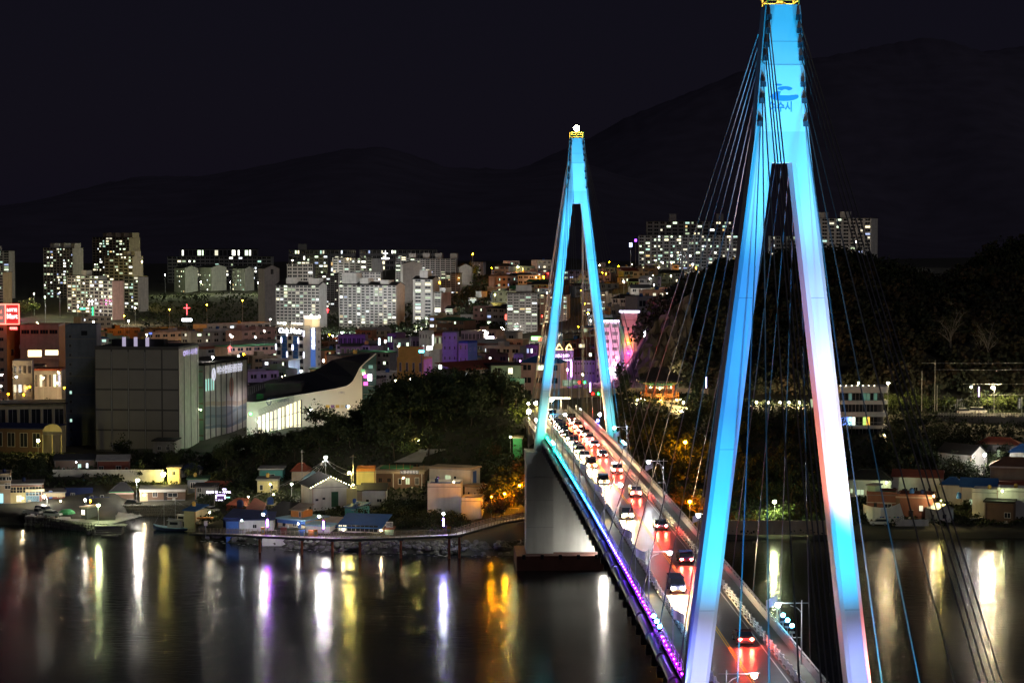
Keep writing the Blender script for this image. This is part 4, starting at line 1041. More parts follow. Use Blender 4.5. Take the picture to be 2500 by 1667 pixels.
for i in range(20): p = q0.lerp(q1, i / 19); b.box(p.x - .12, p.x + .12, p.y - .1, p.y + .1, p.z - 4, p.z + .6)
b.tube([q0 + Vector((0, 0, .6)), q1 + Vector((0, 0, .6))], .2, 4); kind(b.build('roof_fence', M('midgrey'), o), 'stuff')
b = MB().box(W(648, 958, Yk + 10).x, W(735, 958, Yk + 10).x, Yk + 10, Yk + 22, 8, W(690, 936, Yk + 10).z); b.build('roof_house', M('darkgrey'), o)
MB().box(W(626, 984, Yk + 6).x, W(642, 984, Yk + 6).x, Yk + 6, Yk + 8, 6, W(630, 962, Yk + 6).z).build('green_screen', M('green'), o)
# lit front
b = MB()
b = None
r9 = random.Random(4)
for i in range(22):
    xa, xb = lerp(xg0, xg1, i / 22), lerp(xg0, xg1, (i + 1) / 22); k_ = r9.choice((0, 1, 1, 2, 3, 3))
    gm = em('market_interior_%d' % k_, ((1, .95, .7), (1, .9, .55), (.95, 1, .8), (1, .92, .62))[k_], (.9, 1.5, 1.9, 2.6)[k_])
    MB().add([(xa, Yk + .5, 4), (xb, Yk + .5, 4), (xb, Yk + .5, gl1(xb)), (xa, Yk + .5, gl1(xa))], [(0, 1, 2, 3)]).build('lit_glazing', gm, o)
for k_ in (.4, .72): MB().tube([(xg0, Yk + .3, lerp(5, gl1(xg0), k_)), (xg1, Yk + .3, lerp(5, gl1(xg1), k_))], .1, 4).build('transom', M('grey'), o)
for i in range(9): q_ = lerp(xg0 + 1, xg1 - 1, i / 8 + r9.uniform(-.04, .04)); MB().box(q_ - .25, q_ + .25, Yk - 1.2, Yk - .9, 4, 5.4 + r9.uniform(.5, 1.8)).build('crate_display', M(r9.choice(('brown', 'blue', 'midgrey', 'redbrown'))), o)
for i in range(12):
    x = lerp(xg0, xg1, i / 11); MB().box(x - .16, x + .16, Yk - .1, Yk + .45, 4, gl1(x)).build('mullion', M('midgrey'), o)
b = MB()
for j in range(6): b.tube([(xg0 + .5, Yk - .8, gl1(xg0) + .3 + .42 * j), (xg1 - 2.2, Yk - .8, gl1(xg1 - 2.2) + .3 + .42 * j)], .07, 4)
kind(b.build('louvre', M('midgrey'), o), 'stuff')
sp = W(680, 979, Yk - .25); text('여수수산물특화시장', 1.9, pm('sign_navy', (.03, .06, .22), .6), 'lettering', o, (sp.x + .8, Yk - .2, sp.z + .3), width=5.6)
b = MB(); q = 16
for i in range(q): a0, a1 = 2 * pi * i / q, 2 * pi * (i + 1) / q; b.tube([(sp.x - 3.2 + .7 * cos(a0), Yk - .2, sp.z - .2 + 1.05 * sin(a0)), (sp.x - 3.2 + .7 * cos(a1), Yk - .2, sp.z - .2 + 1.05 * sin(a1))], .12, 4)
b.build('emblem', pm('sign_navy', (0, 0, 0)), o)
sp = W(834, 954, Yk - .25); text('[ 수협마트 ]', .9, pm('sign_navy', (0, 0, 0)), 'lettering', o, (sp.x, Yk - .2, sp.z - .6), width=1.9)
for i in range(5):
    q = W(800 + 12 * i, 992, Yk - .2); MB().box(q.x - .6, q.x + .6, Yk - .2, Yk, q.z - .5, q.z + .5).build('poster', M(('yellow', 'purple', 'yellow', 'cream', 'blue')[i]), o)
FOOT += [(-72, 720, 26), (-55, 728, 22)]
for i in range(13):
    px = 688 + 6.2 * i + rnd.uniform(-2, 2); py = 920 + rnd.uniform(-4, 6)
    lamp('small warm bulb strung over the market roof terrace', px, py, Yk + 50, 'warm', 60, .14, base=W(px, py, Yk + 50).z - 1.2, group='bulbs over the market roof', name='string_bulb')

# ------------------------------------------------------------------ hotel
Yh = 905.0
o = block('blue and white hotel tower with vertical white light bars and glowing roof letters', 'hotel', 668, 742, 783, 800, Yh, 9, 5, 'offwhite', lit=0, roof='parapet', depth=11, wf=.72, hf=.62, name='hotel', mull=0, skip=[(i, 8) for i in range(5)], litset={(0, 2): 4, (1, 1): 8}, frame='grey')
x0, x1, d, h, fw = INFO[o.name]
bl = pm('hotel_blue', (.02, .12, .42), .5, .1)
cw = fw / 5; fh = h / 9
for i in (1, 3): MB().box(x0 + i * cw + .05, x0 + (i + 1) * cw - .05 , -.03, .02, fh, h * .88).build('blue_strip', bl, o)
bar = em('hotel_bar', (.82, .8, 1), 5)
for j in range(9):
    for i in ((2, 5), (1, 4), (0, 3))[j % 3]: MB().box(x0 + i * cw - .22, x0 + i * cw + .22, -.3, -.05, h * .87 - j * fh * .93 + .1, h * .87 - j * fh * .93 + fh * .72).build('light_bar', bar, o)
MB().box(x0 + .3, x1 - .3, -.06, .01, h * .885, h - .3).build('sign_band', M('darkgrey'), o)
hs = em('hotel_letters', (.92, .95, 1), 6)
text('Oak Noir', 2.9, hs, 'lettering', o, ((x0 + x1) / 2 + .4, -.2, h * .945), width=fw * .84, bold=.07)
text('BUFFET', 1.4, em('hotel_small', (1, .92, .85), 3), 'lettering', o, (x0 + fw * .18, .6, h + 1.6), width=fw * .34); text('FITNESS', 1.4, em('hotel_small', (1, .92, .85), 3), 'lettering', o, (x0 + fw * .72, .6, h + 1.6), width=fw * .4)
MB().box(x0, x1, .7, .8, h + .8, h + 1.0).build('letter_rail', M('steel'), o)
MB().box(-3.2, 1.2, 4, 9, h + .1, h + 3.6).build('roof_house', em('roof_house_glow', (1, .72, .35), .75), o)
MB().box(-3.3, 4.6, 3.8, 4.0, h + 3.7, h + 5.0).build('roof_sign', em('roof_sign_glow', (1, .9, .8), 2), o)
text('OCEAN VIEW', 1.1, M('darkgrey'), 'lettering', o, (.7, 3.75, h + 4.35), width=7)
MB().box(.02, .12, d * .38, d * .68, h * .42, h * .98).build('side_sign', em('side_sign_blue', (.03, .2, .8), .45), o)
text('호\n텔\n로\n얄', 2.3, hs, 'lettering', o, (.2, d * .53, h * .83), rot=(pi / 2, 0, pi / 2), bold=.08)
for j in range(7): put(window_mesh(1, 1.3, -1, 'white', 0), 'window', o, (.04, d * .88, h * (.1 + .11 * j)), rz=pi / 2)
lamp('orange floodlight on the hotel roof among the small letters', 694, 790, Yh - .6, 'warm', 1300, .4, base=W(694, 797, Yh).z, name='roof_lamp')
lamp('orange floodlight at the right end of the hotel roof sign', 779, 773, Yh + 2, 'warm', 2200, .45, base=W(779, 797, Yh).z, name='roof_lamp')

# ------------------------------------------------------------------ town buildings in front of the middle flats
def blk(label, *a, **k): return block(label, k.pop('cat', 'building'), *a, **k)
blk('yellow house with a stepped roofline behind the dark trees', 968, 1034, 1055, 878, 770, 3, 4, 'yellow', lit=.12, litset={(1, 1): 3}, side='R', depth=8, sidecols=2, machine=((.38, 8, 4.2),), trim='yellow', sidewall='peach', wf=.35, hf=.45)
blk('tall lavender building with a column of small side windows', 1080, 1116, 1121, 816, 830, 7, 3, 'lavender', lit=0, wf=.2, hf=.3, depth=10, roof='parapet')
blk('lavender and blue annex beside the tall lavender building', 1119, 1142, 1165, 838, 825, 5, 2, 'lavender', lit=.1, sidecols=2, depth=7, wf=.3, hf=.34, roof='parapet', trim='blue', sidewall='skyblue')
blk('small white corner house with a sky blue roof edge behind the lavender annex', 1164, 1180, 1186, 872, 845, 2, 2, 'white', lit=.2, roof='slab', roofm='skyblue')
blk('bright white building with a lift tower, lit from the street', 1023, 1044, 1059, 812, 950, 5, 3, 'white', lit=.1, depth=9, wf=.3, hf=.35, sidecols=2)
blk('cream restaurant front with a red band and lit windows', 1060, 1082, 1082, 820, 960, 4, 4, 'cream', lit=.5, trim='roofred')
blk('grey office building with bands of dark windows left of the white building', 998, 1024, 1026, 828, 955, 4, 3, 'grey', lit=.2, wf=.85)
blk('dark purple block left of the cream-topped office', 826, 892, 898, 822, 1000, 4, 6, 'purple', lit=.03, roof='parapet')
blk('lower dark purple block above the market roof', 830, 880, 886, 846, 940, 3, 4, 'purple', lit=.0, roof='slab')
blk('dark building with two lit greenish windows beside the purple block', 945, 968, 990, 818, 1000, 4, 3, 'purple', lit=.25, depth=12)
blk('flat-roofed dark office with greenish lit windows under the blue-lit sign', 960, 1000, 1004, 832, 930, 4, 4, 'midgrey', lit=.3)
blk('cluttered dark block with a rooftop sign of white neon loops', 1125, 1180, 1192, 812, 1000, 4, 6, 'grey', lit=.06)
blk('low dark houses under the loop sign', 1160, 1230, 1236, 834, 960, 3, 7, 'midgrey', lit=.25)
blk('dark tan building with green lit rooms right of the lavender annex', 1210, 1236, 1244, 893, 790, 3, 3, 'tan', lit=.3)
blk('purple-lit narrow building beside the far tower left leg', 1284, 1312, 1318, 848, 770, 6, 3, 'purple', lit=.15)  # purple light put into the wall colour
blk('small white building with purple glow next to the pink tube sign', 1254, 1278, 1284, 870, 800, 5, 3, 'lavender', lit=.25, wf=.4)  # white walls tinted lavender to stand in for the glow
blk('white building with deep blue window bands behind the purple arch', 1330, 1392, 1400, 866, 765, 4, 4, 'grey', lit=.1, wf=.5)
blk('broad purple-lit hall with a flat roof between the tower legs', 1402, 1452, 1454, 880, 775, 3, 7, 'lavender', lit=.0, wf=.4, hf=.25, roof='slab')  # lavender wall colour holds the purple light
blk('pale narrow block against the far tower right leg', 1454, 1476, 1478, 868, 770, 5, 2, 'white', lit=.05, wf=.4)
o = blk('white glazed office with dark window pairs right of the far tower', 1470, 1512, 1514, 788, 750, 8, 2, 'white', lit=0, wf=.68, hf=.5, mull=3)
x0, x1, d, h, fw = INFO[o.name]
MB().box(x0, x1, -.3, 0, h + .3, h + .9).build('roof_light', em('violet_white', (.75, .7, 1), 5), o)
MB().box(x1 - .1, x1 + .35, .1, 8, 0, h).build('teal_strip', M('teal'), o)
MB().box(x0 + .3, x1 - .3, -.8, -.1, 3.6, 5.6).build('shop_sign', em('shop_white', (.9, .88, 1), 2.5), o)
o = blk('pink lit tower block with a violet light bar along its roof', 1516, 1556, 1567, 765, 755, 9, 1, 'pink', lit=0, wins=(), depth=9)
x0, x1, d, h, fw = INFO[o.name]
MB().box(x0 - .6, x1 + .8, -.4, .3, h + .3, h + .95).build('roof_light', em('violet_white', (.75, .7, 1), 5), o)
for j in range(9): MB().box(x0, x1, -.06, 0, j * h / 9, j * h / 9 + .12).build('joint', M('redbrown'), o)
MB().box(x1 - 1.4, x1 - .1, -.08, 0, 0, h * .8).build('side_pier', M('darkgrey'), o); MB().box(x0 + .1, x0 + 1.3, -.08, 0, 0, h * .8).build('teal_strip', M('teal'), o)
put(window_mesh(.8, 1.2, -1, 'black', 0), 'window', o, (x0 + 2.7, -.08, h * .73))
LC['magenta'] = (1, .003, .35); LC['pinkl'] = (1, .2, .42); LC['violet'] = (.5, .1, 1); LC['cyan'] = (.02, .9, 1); LC['redl'] = (1, .004, .003); LC['greenl'] = (.01, 1, .1); LC['bluel'] = (.02, .03, 1)
for py, c, nm in ((836, 'sodium', 'orange spotlight high on the face of the pink tower block'), (862, 'magenta', 'magenta spotlight halfway up the pink tower block'), (885, 'pinkl', 'pink spotlight low on the pink tower block')):
    lamp(nm, 1534, py, 753.2, c, 1600, .26, base=W(1534, py, 753).z - .1, post=False, name='wall_lamp')
lamp('blazing white sign light at the foot of the pink tower block', 1524, 912, 752, 'white', 5200, .5, name='street_lamp')
lamp('white shop light at the corner below the pink tower block', 1560, 915, 748, 'white', 2600, .4, name='street_lamp')
lamp('pinkish lamp at the shop front before the pink tower block', 1502, 888, 735, 'pinkl', 22000, .3)  # lamp added to turn the tower front pink
lamp('violet lamp in the lit street gate', 1385, 902, 735, 'violet', 12000, .3)
lamp('violet lamp in the street left of the far tower', 1300, 925, 735, 'violet', 9000, .3)
lamp('white lamp before the glazed office right of the far tower', 1490, 900, 735, 'cool', 6000, .3)
lamp('violet lamp in the lane before the lavender tower', 1110, 905, 790, 'violet', 9000, .3)
lamp('street lamp in the lane before the blue hotel', 735, 905, 880, 'cool', 5200, .3)
lamp('lamp at the corner between the market and the hotel', 790, 880, 870, 'white', 4200, .3)
lamp('violet lamp among the dark purple blocks', 870, 850, 960, 'violet', 8000, .3)
lamp('lamp in front of the sweeping white market wall', 850, 992, 690, 'warm', 3800, .22)  # added to brighten the market wall
lamp('green lamp at the left end of the market wall', 612, 1010, 692, 'greenl', 1500, .2)  # added to tint this end of the wall green
lamp('lamp behind the round dark tree before the market', 760, 1000, 694, 'white', 2200, .2)  # another lamp added for the market wall
lamp('yard lamp before the mural wall of the ribbed cold store', 632, 1030, 697, 'white', 3600, .2)  # added because the mural facade was too dark
lamp('second added yard lamp beside the mural wall', 622, 985, 735, 'white', 1500, .2)  # further fill added on the mural facade
apt('dim slab flats filling the gap between the middle flats and the gridded flats', 776, 826, 830, 668, 1800, 15, 5, .3, wall='grey')
apt('dim tall slab behind the pink-ended steps', 1076, 1124, 1128, 668, 1580, 16, 4, .22, wall='grey')
apt('dim slab with greenish windows left of the grey slab flats', 1190, 1236, 1240, 735, 1420, 9, 4, .3, wall='grey')
# ================================================================== crosses, signs and lamps of the town
cross('white neon cross on the ridge above the flats', 941, 612, 631, 1690, (1, .95, .98), 9, base=40)
b_ = thing('cross_base_light', 'white lit base ring below the ridge cross', 'light', (W(941, 631, 1690).x, 1690, W(941, 631, 1690).z))
MB().box(-2.8, 2.8, -1, 1, -.5, .5).build('light_ring', em('cross_95', (1, .95, .98), 9), b_)
cross('red neon cross above a white lit board, left of the two orange lamps', 456, 743, 768, 1100, (1, .05, .06), 9)
cross('red neon cross on a low roof behind the mural cold store', 561, 844, 859, 850, (1, .05, .06), 9)
cross('red neon cross beside the white gridded flats', 800, 753, 764, 1300, (1, .05, .06), 8)
cross('left one of two slim white church crosses', 218, 731, 745, 1080, (1, .97, .9), 4)
cross('right one of two slim white church crosses', 225, 731, 745, 1080, (1, .97, .9), 4)
def shoplight(label, px, py, Y, wpx, hpx, col, L, base=None, cat='sign'):
    p = W(px, py, Y); k = Y / F; w, h = wpx * k / 2, hpx * k / 2
    o = thing('light_sign', label, cat, (p.x, Y, p.z)); em_ = em('glow_%s_%d' % ('_'.join('%d' % (c * 9) for c in col), L * 10), col, L)
    MB().box(-w, w, 0, .4, -h, h).build('light_panel', em_, o); MB().box(-w - .1, w + .1, .4, .6, -h - .1, h + .1).build('board', M('darkgrey'), o)
    gz = G(p.x, Y)
    if p.z - h - gz > .5: MB().box(-.15, .15, .1, .5, gz - p.z, -h).build('post', M('midgrey'), o)
    return o
shoplight('dazzling white sign board below the red church cross', 456, 781, 1098, 24, 6, (.9, .97, 1), 14)
shoplight('green vertical sign on the church tower under the twin white crosses', 226, 760, 1075, 3, 20, (.05, 1, .35), 2.5)
shoplight('green horizontal shop sign left of the church tower', 202, 754, 1070, 14, 3, (.1, 1, .6), 3)
shoplight('cyan oval sign above the yellow house', 1029, 858, 760, 12, 6, (.1, .85, 1), 8)
shoplight('blue sign behind the cold store roof', 367, 814, 1020, 8, 5, (.08, .2, .9), 1)
shoplight('vertical white and cyan sign beside the dark purple block', 926, 834, 930, 4, 16, (.55, .85, 1), 6)
shoplight('white vertical sign lighting the white corner building', 1057, 830, 940, 3, 26, (1, .98, .9), 6)
shoplight('white glare of a shop front under the white corner building', 1049, 850, 938, 14, 10, (1, .95, .75), 7)
shoplight('white neon loop sign on the cluttered dark block', 1196, 824, 990, 20, 6, (.85, .8, 1), 5)
shoplight('tall green-white light column at the foot of the lavender tower', 1075, 896, 760, 6, 16, (.8, 1, .85), 9)
shoplight('green and red roof sign left of the far tower', 1310, 826, 800, 26, 9, (.3, 1, .25), 4)
shoplight('red half of the roof sign left of the far tower', 1319, 828, 799, 9, 8, (1, .12, .05), 5)
shoplight('pink and white tube sign standing left of the far tower', 1270, 898, 770, 4, 38, (1, .45, 1), 5)
shoplight('red vertical sign on the slope beside the grey slab flats', 1235, 774, 1220, 4, 13, (1, .06, .04), 4)
shoplight('white crown sign with vertical strip beside the pink tower block', 1574, 815, 745, 4, 36, (.92, .92, 1), 6)
shoplight('bright white box sign beside the pink tower block', 1575, 843, 744, 9, 13, (.95, .95, 1), 9)
shoplight('violet hanging light left of the hilltop flats', 1540, 598, 1700, 6, 10, (.5, .6, 1), 9)
shoplight('deep violet point of light beside the hilltop flats', 1552, 587, 1690, 5, 6, (.25, .05, 1), 9)
for (px, y0, y1, w, lab) in ((1334, 876, 897, 5, 'left'), (1373, 882, 925, 5, 'middle'), (1395, 882, 920, 3, 'right')):
    shoplight('vertical violet tube of the lit street gate, %s one' % lab, px, (y0 + y1) / 2, 752, w, y1 - y0, (.72, .4, 1), 11)
shoplight('white horizontal tube of the lit street gate', 1375, 879, 752, 42, 2.5, (.95, .8, 1), 4)
sign('row of glowing white-violet letters above the street gate', '오동도 밤바다', 1373, 869, 751, 1.4, 40, 'darkgrey', (.9, .6, 1), inkL=6, th=.95)
# pagoda outline in warm neon
o = thing('neon_outline', 'warm neon outline of two little peaked roofs above the street gate', 'neon sign', (0, 0, 0))
for cx in (1365, 1389):
    pts = [W(cx + dx, py, 752) for dx, py in ((-8, 853), (-3, 844), (0, 839), (3, 844), (10, 853), (-8, 853))]
    MB().tube(pts, .22, 5).build('neon_tube', em('neon_warm', (1, .68, .22), 4), o)
MB().box(W(1357, 854, 752).x, W(1400, 854, 752).x, 752, 752.4, G(20, 752) , W(1380, 856, 752).z).build('gate_wall', M('midgrey'), o)
lamp('green lamp on the roof of the lavender tower', 1100, 818, 838, 'greenl', 900, .5, base=W(1100, 827, 815).z, name='roof_lamp')
# road signs and signals at the bridge end
def roadsign(label, px, py, Y, w, h, s):
    o = sign(label, s, px, py, Y, h * Y / F, w, 'green', (.8, .9, .8), inkL=.5, boardL=.55, th=.45)
    p = W(px, py, Y); gz = G(p.x, Y); MB().tube([(w * Y / F * .5, .3, gz - p.z), (w * Y / F * .5, .3, .8)], .14, 6).tube([(w * Y / F * .5, .3, .5), (-w * Y / F * .5, .3, .5)], .08, 5).build('pole', M('steel'), o); return o
roadsign('green road sign seen left of the far tower', 1263, 930, 610, 34, 13, '')
roadsign('green direction sign between the legs of the far tower', 1384, 935, 620, 22, 15, '여수 시청\n중앙동')
roadsign('second green direction sign just right of the first between the tower legs', 1405, 933, 621, 18, 12, '돌산')
def signal(label, px, py, Y, cols):
    p = W(px, py, Y); gz = G(p.x, Y); h = p.z - gz
    o = thing('traffic_light', label, 'traffic light', (p.x, Y, gz))
    MB().tube([(1.4, 0, 0), (1.4, 0, h + .3), (-1.2, 0, h + .3)], .09, 6).build('pole', M('steel'), o)
    MB().box(-1.1, 1.1, -.1, .15, h - .4, h + .4).build('signal_box', M('black'), o)
    for i, c in enumerate(('redl', 'yellow', 'greenl')):
        on = c in cols
        MB().ball((0, 0, 0), .27, 0, 8, 5).build('signal_lens', em('sig_' + c, LC[c], 40) if on else M('darkgrey'), o, loc=(-.72 + .72 * i, -.16, h))
signal('traffic light showing red between the far tower legs', 1421, 933, 600, ('redl', 'greenl'))
signal('traffic light showing red and green on the right pavement beyond the far tower', 1454, 961, 585, ('redl', 'greenl'))
led_post('violet light post beyond the far tower between its legs', 1441, 945, 600, 2.6, (.6, .35, 1), 9)
led_post('violet light post on the hillside behind the pavilion', 1724, 933, 640, 3.2, (.6, .5, 1), 12)
led_post('violet light post beside the road on the right hillside', 2390, 956, 612, 2.7, (.6, .4, 1), 9)
lamp('blazing yellow-white floodlight beside the left leg of the far tower', 1291, 1004, 500, 'warm', 4800, .5, base=DZ(300) - 6)
lamp('white floodlight behind the blazing one by the far tower left leg', 1308, 984, 520, 'warm', 3000, .4)
lamp('smaller floodlight low beside the far tower left leg', 1308, 1025, 500, 'warm', 2200, .3, base=DZ(300) - 6)
lamp('orange-white lamp of the toll hut at the end of the bridge', 1346, 975, 575, 'warm', 9000, .5)
shoplight('glowing canopy edge across the road at the bridge end', 1370, 972, 576, 44, 4, (1, .75, .4), 6, cat='canopy')
lamp('white lamp on the right pavement beyond the far tower', 1416, 1000, 562, 'white', 2400, .34)
lamp('white lamp on the far tower pavement beside the blue one', 1464, 1011, 500, 'cool', 2000, .36, base=DZ(290))
lamp('blue lamp below the white one beside the far tower right leg', 1460, 1026, 495, 'bluel', 900, .34, base=DZ(290))
lamp('small lamp over the signs between the far tower legs', 1422, 914, 640, 'warm', 900, .3)
# retaining wall behind the bridge end
o = thing('retaining_wall', 'long tan retaining wall behind the end of the bridge', 'wall', (0, 0, 0))
a, c = W(1300, 950, 625), W(1730, 950, 648)
for i in range(16):
    p, q = a.lerp(c, i / 16), a.lerp(c, (i + 1) / 16)
    MB().add([(p.x, p.y, 20), (q.x - .05, q.y, 20), (q.x - .05, q.y, W(0, 948, q.y).z), (p.x, p.y, W(0, 948, p.y).z), (p.x, p.y + .6, 20), (q.x - .05, q.y + .6, 20), (q.x - .05, q.y + .6, W(0, 948, q.y).z), (p.x, p.y + .6, W(0, 948, p.y).z)], [(0, 1, 2, 3), (3, 2, 6, 7), (0, 3, 7, 4), (1, 5, 6, 2)]).build('panel', M('tan'), o)

# ---- lamps seen among the flats and in the streets (they light the facades)
for lab, px, py, Y, c, P in [
 ('white lamp at the left foot of the yellowish tall flats', 110, 726, 1600, 'green', 34000), ('white lamp beside trees left of the stepped flats', 83, 717, 1700, 'warm', 22000), ('yellow lamp between the stepped flats and the front block', 146, 714, 1680, 'green', 26000),
 ('yellow-green lamp right of the yellowish tall flats', 347, 639, 1790, 'yellow', 26000), ('greenish lamp at the left end of the dark hill slabs', 403, 671, 2000, 'green', 30000), ('greenish lamp right of the first gable end on the hill', 490, 689, 2000, 'green', 26000),
 ('small white lamp right of the second gable end on the hill', 562, 689, 2000, 'white', 18000), ('greenish lamp right of the third gable end on the hill', 630, 690, 1990, 'green', 26000), ('white lamp on a mast above the unlit dark block', 714, 635, 1940, 'warm', 16000),
 ('orange lamp glowing on the slope, highest of three', 592, 733, 1250, 'sodium', 9000), ('orange lamp right of the red church cross', 505, 744, 1250, 'sodium', 9000), ('orange lamp left of the red church cross', 414, 755, 1200, 'sodium', 9000), ('orange lamp in front of the cream house by the left flats', 303, 771, 1150, 'sodium', 9000),
 ('white street lamp at the foot of the small grey slab', 645, 808, 1000, 'white', 5000), ('left of a pair of white street lamps behind the hotel', 562, 818, 980, 'white', 3500), ('right of a pair of white street lamps behind the hotel', 567, 822, 975, 'white', 3500), ('small white lamp between the pair and the hotel', 623, 823, 980, 'white', 3000),
 ('orange dot lamp left of the mural cold store roof lamp', 595, 865, 860, 'sodium', 1200), ('white lamp behind the mural cold store', 582, 869, 850, 'white', 2400),
 ('bright white lamp above the corner of the dark blue tower', 155, 794, 880, 'white', 5200), ('white lamp at the church foot', 228, 785, 1000, 'warm', 4200), ('white lamp behind the cold store roof cabins', 314, 783, 1000, 'white', 3200), ('yellow lamp behind the cold store beside a blue sign', 358, 817, 1000, 'yellow', 3200),
 ('golden lamp in a lit treetop on the hill ridge', 1154, 620, 1640, 'sodium', 15000), ('orange lamp on the hillside town, brightest left of the far tower', 1327, 676, 1500, 'sodium', 10000), ('orange lamp on the hillside town right of the far tower', 1480, 668, 1450, 'sodium', 7000),
 ('white lamp in the hillside town right of the far tower', 1587, 680, 1350, 'white', 16000), ('small white lamp below the hilltop flats', 1523, 688, 1300, 'white', 8000), ('bright white lamp at the foot of the hilltop flats', 1691, 645, 1560, 'white', 13000), ('orange lamp beside the bright one below the hilltop flats', 1699, 655, 1540, 'sodium', 9000),
 ('white lamp on the town slope above the cliff', 1628, 716, 1100, 'warm', 5200), ('lower white lamp on the town slope above the cliff', 1631, 724, 1090, 'warm', 5200), ('orange lamp above the roof light of the pink tower', 1549, 745, 1000, 'warm', 6200), ('dim orange lamp right of the pink tower roof', 1626, 754, 980, 'sodium', 2600),
 ('white lamp on the hillside far left of the far tower', 1260, 669, 1560, 'warm', 15000), ('pale lamp at the top of the hillside lane', 1264, 652, 1600, 'yellow', 12000), ('orange lamp behind the narrow white flats', 1073, 690, 1520, 'sodium', 9000), ('yellow lamp beside the dark gable foot', 1208, 719, 1380, 'yellow', 15000), ('white lamp on the lane left of the grey slab flats', 1225, 799, 1150, 'white', 9000), ('orange and white lamp above the loop sign', 1183, 809, 1010, 'warm', 4200), ('white lamp right above the loop sign', 1191, 813, 1005, 'white', 4200),
 ('street lamp left of the yellow house', 965, 929, 690, 'warm', 5200), ('white lamp among trees right of the yellow house', 1002, 925, 690, 'white', 900), ('lamp left of the purple block foot', 941, 833, 930, 'white', 2800), ('small lamp on the low roof by the curved market tip', 972, 846, 840, 'warm', 1800)]:
    lamp(lab, px, py, Y, c, P * .75, .3)
for lab, px, py, Y, c, P in [  # lamps added as fill for the facades of the flats
 ('courtyard lamp in front of the gridded flats, left one', 835, 812, 1420, 'cool', 42000), ('courtyard lamp in front of the gridded flats, middle one', 895, 814, 1420, 'cool', 42000), ('courtyard lamp in front of the gridded flats, right one', 960, 816, 1420, 'cool', 34000),
 ('courtyard lamp in front of the middle flats behind the hotel, left one', 660, 780, 1430, 'white', 28000), ('courtyard lamp in front of the middle flats behind the hotel, right one', 760, 770, 1430, 'white', 28000),
 ('courtyard lamp before the narrow white flats', 1030, 800, 1410, 'white', 28000), ('rosy lamp beside the pink-ended block', 1112, 798, 1380, 'pinkl', 24000), ('courtyard lamp before the pale slim flats', 1170, 806, 1390, 'white', 20000),
 ('courtyard lamp before the grey slab flats', 1262, 822, 1170, 'white', 17000), ('courtyard lamp before the tan slab flats', 1350, 815, 1190, 'white', 15000), ('courtyard lamp before the dim tan flats', 1450, 800, 1220, 'white', 11000),
 ('courtyard lamp in front of the left cluster of flats', 190, 748, 1600, 'white', 28000), ('courtyard lamp right of the left cluster of flats', 330, 752, 1590, 'warm', 18000), ('courtyard lamp between the tall left flats', 290, 700, 1820, 'yellow', 20000),
 ('lamp on the ridge lane behind the middle flats', 752, 690, 1930, 'white', 36000), ('lamp before the long dark slab on the hill', 540, 700, 2060, 'white', 30000), ('lamp on the lane below the ridge cross', 960, 690, 1840, 'white', 30000), ('courtyard lamp at the photo-edge flats', 20, 745, 1650, 'pinkl', 16000), ('lamp on the lane below the stepped grey block', 1080, 720, 1600, 'white', 28000), ('lamp between the ridge flats', 900, 700, 1690, 'white', 46000), ('lamp at the foot of the hilltop flats, left', 1600, 636, 1690, 'cool', 11000), ('lamp at the foot of the hilltop flats, right', 1750, 640, 1690, 'cool', 11000), ('lamp at the foot of the right hilltop flats', 2090, 590, 1570, 'white', 11000)]:
    lamp(lab, px, py, Y, c, P * 1.5, .3)

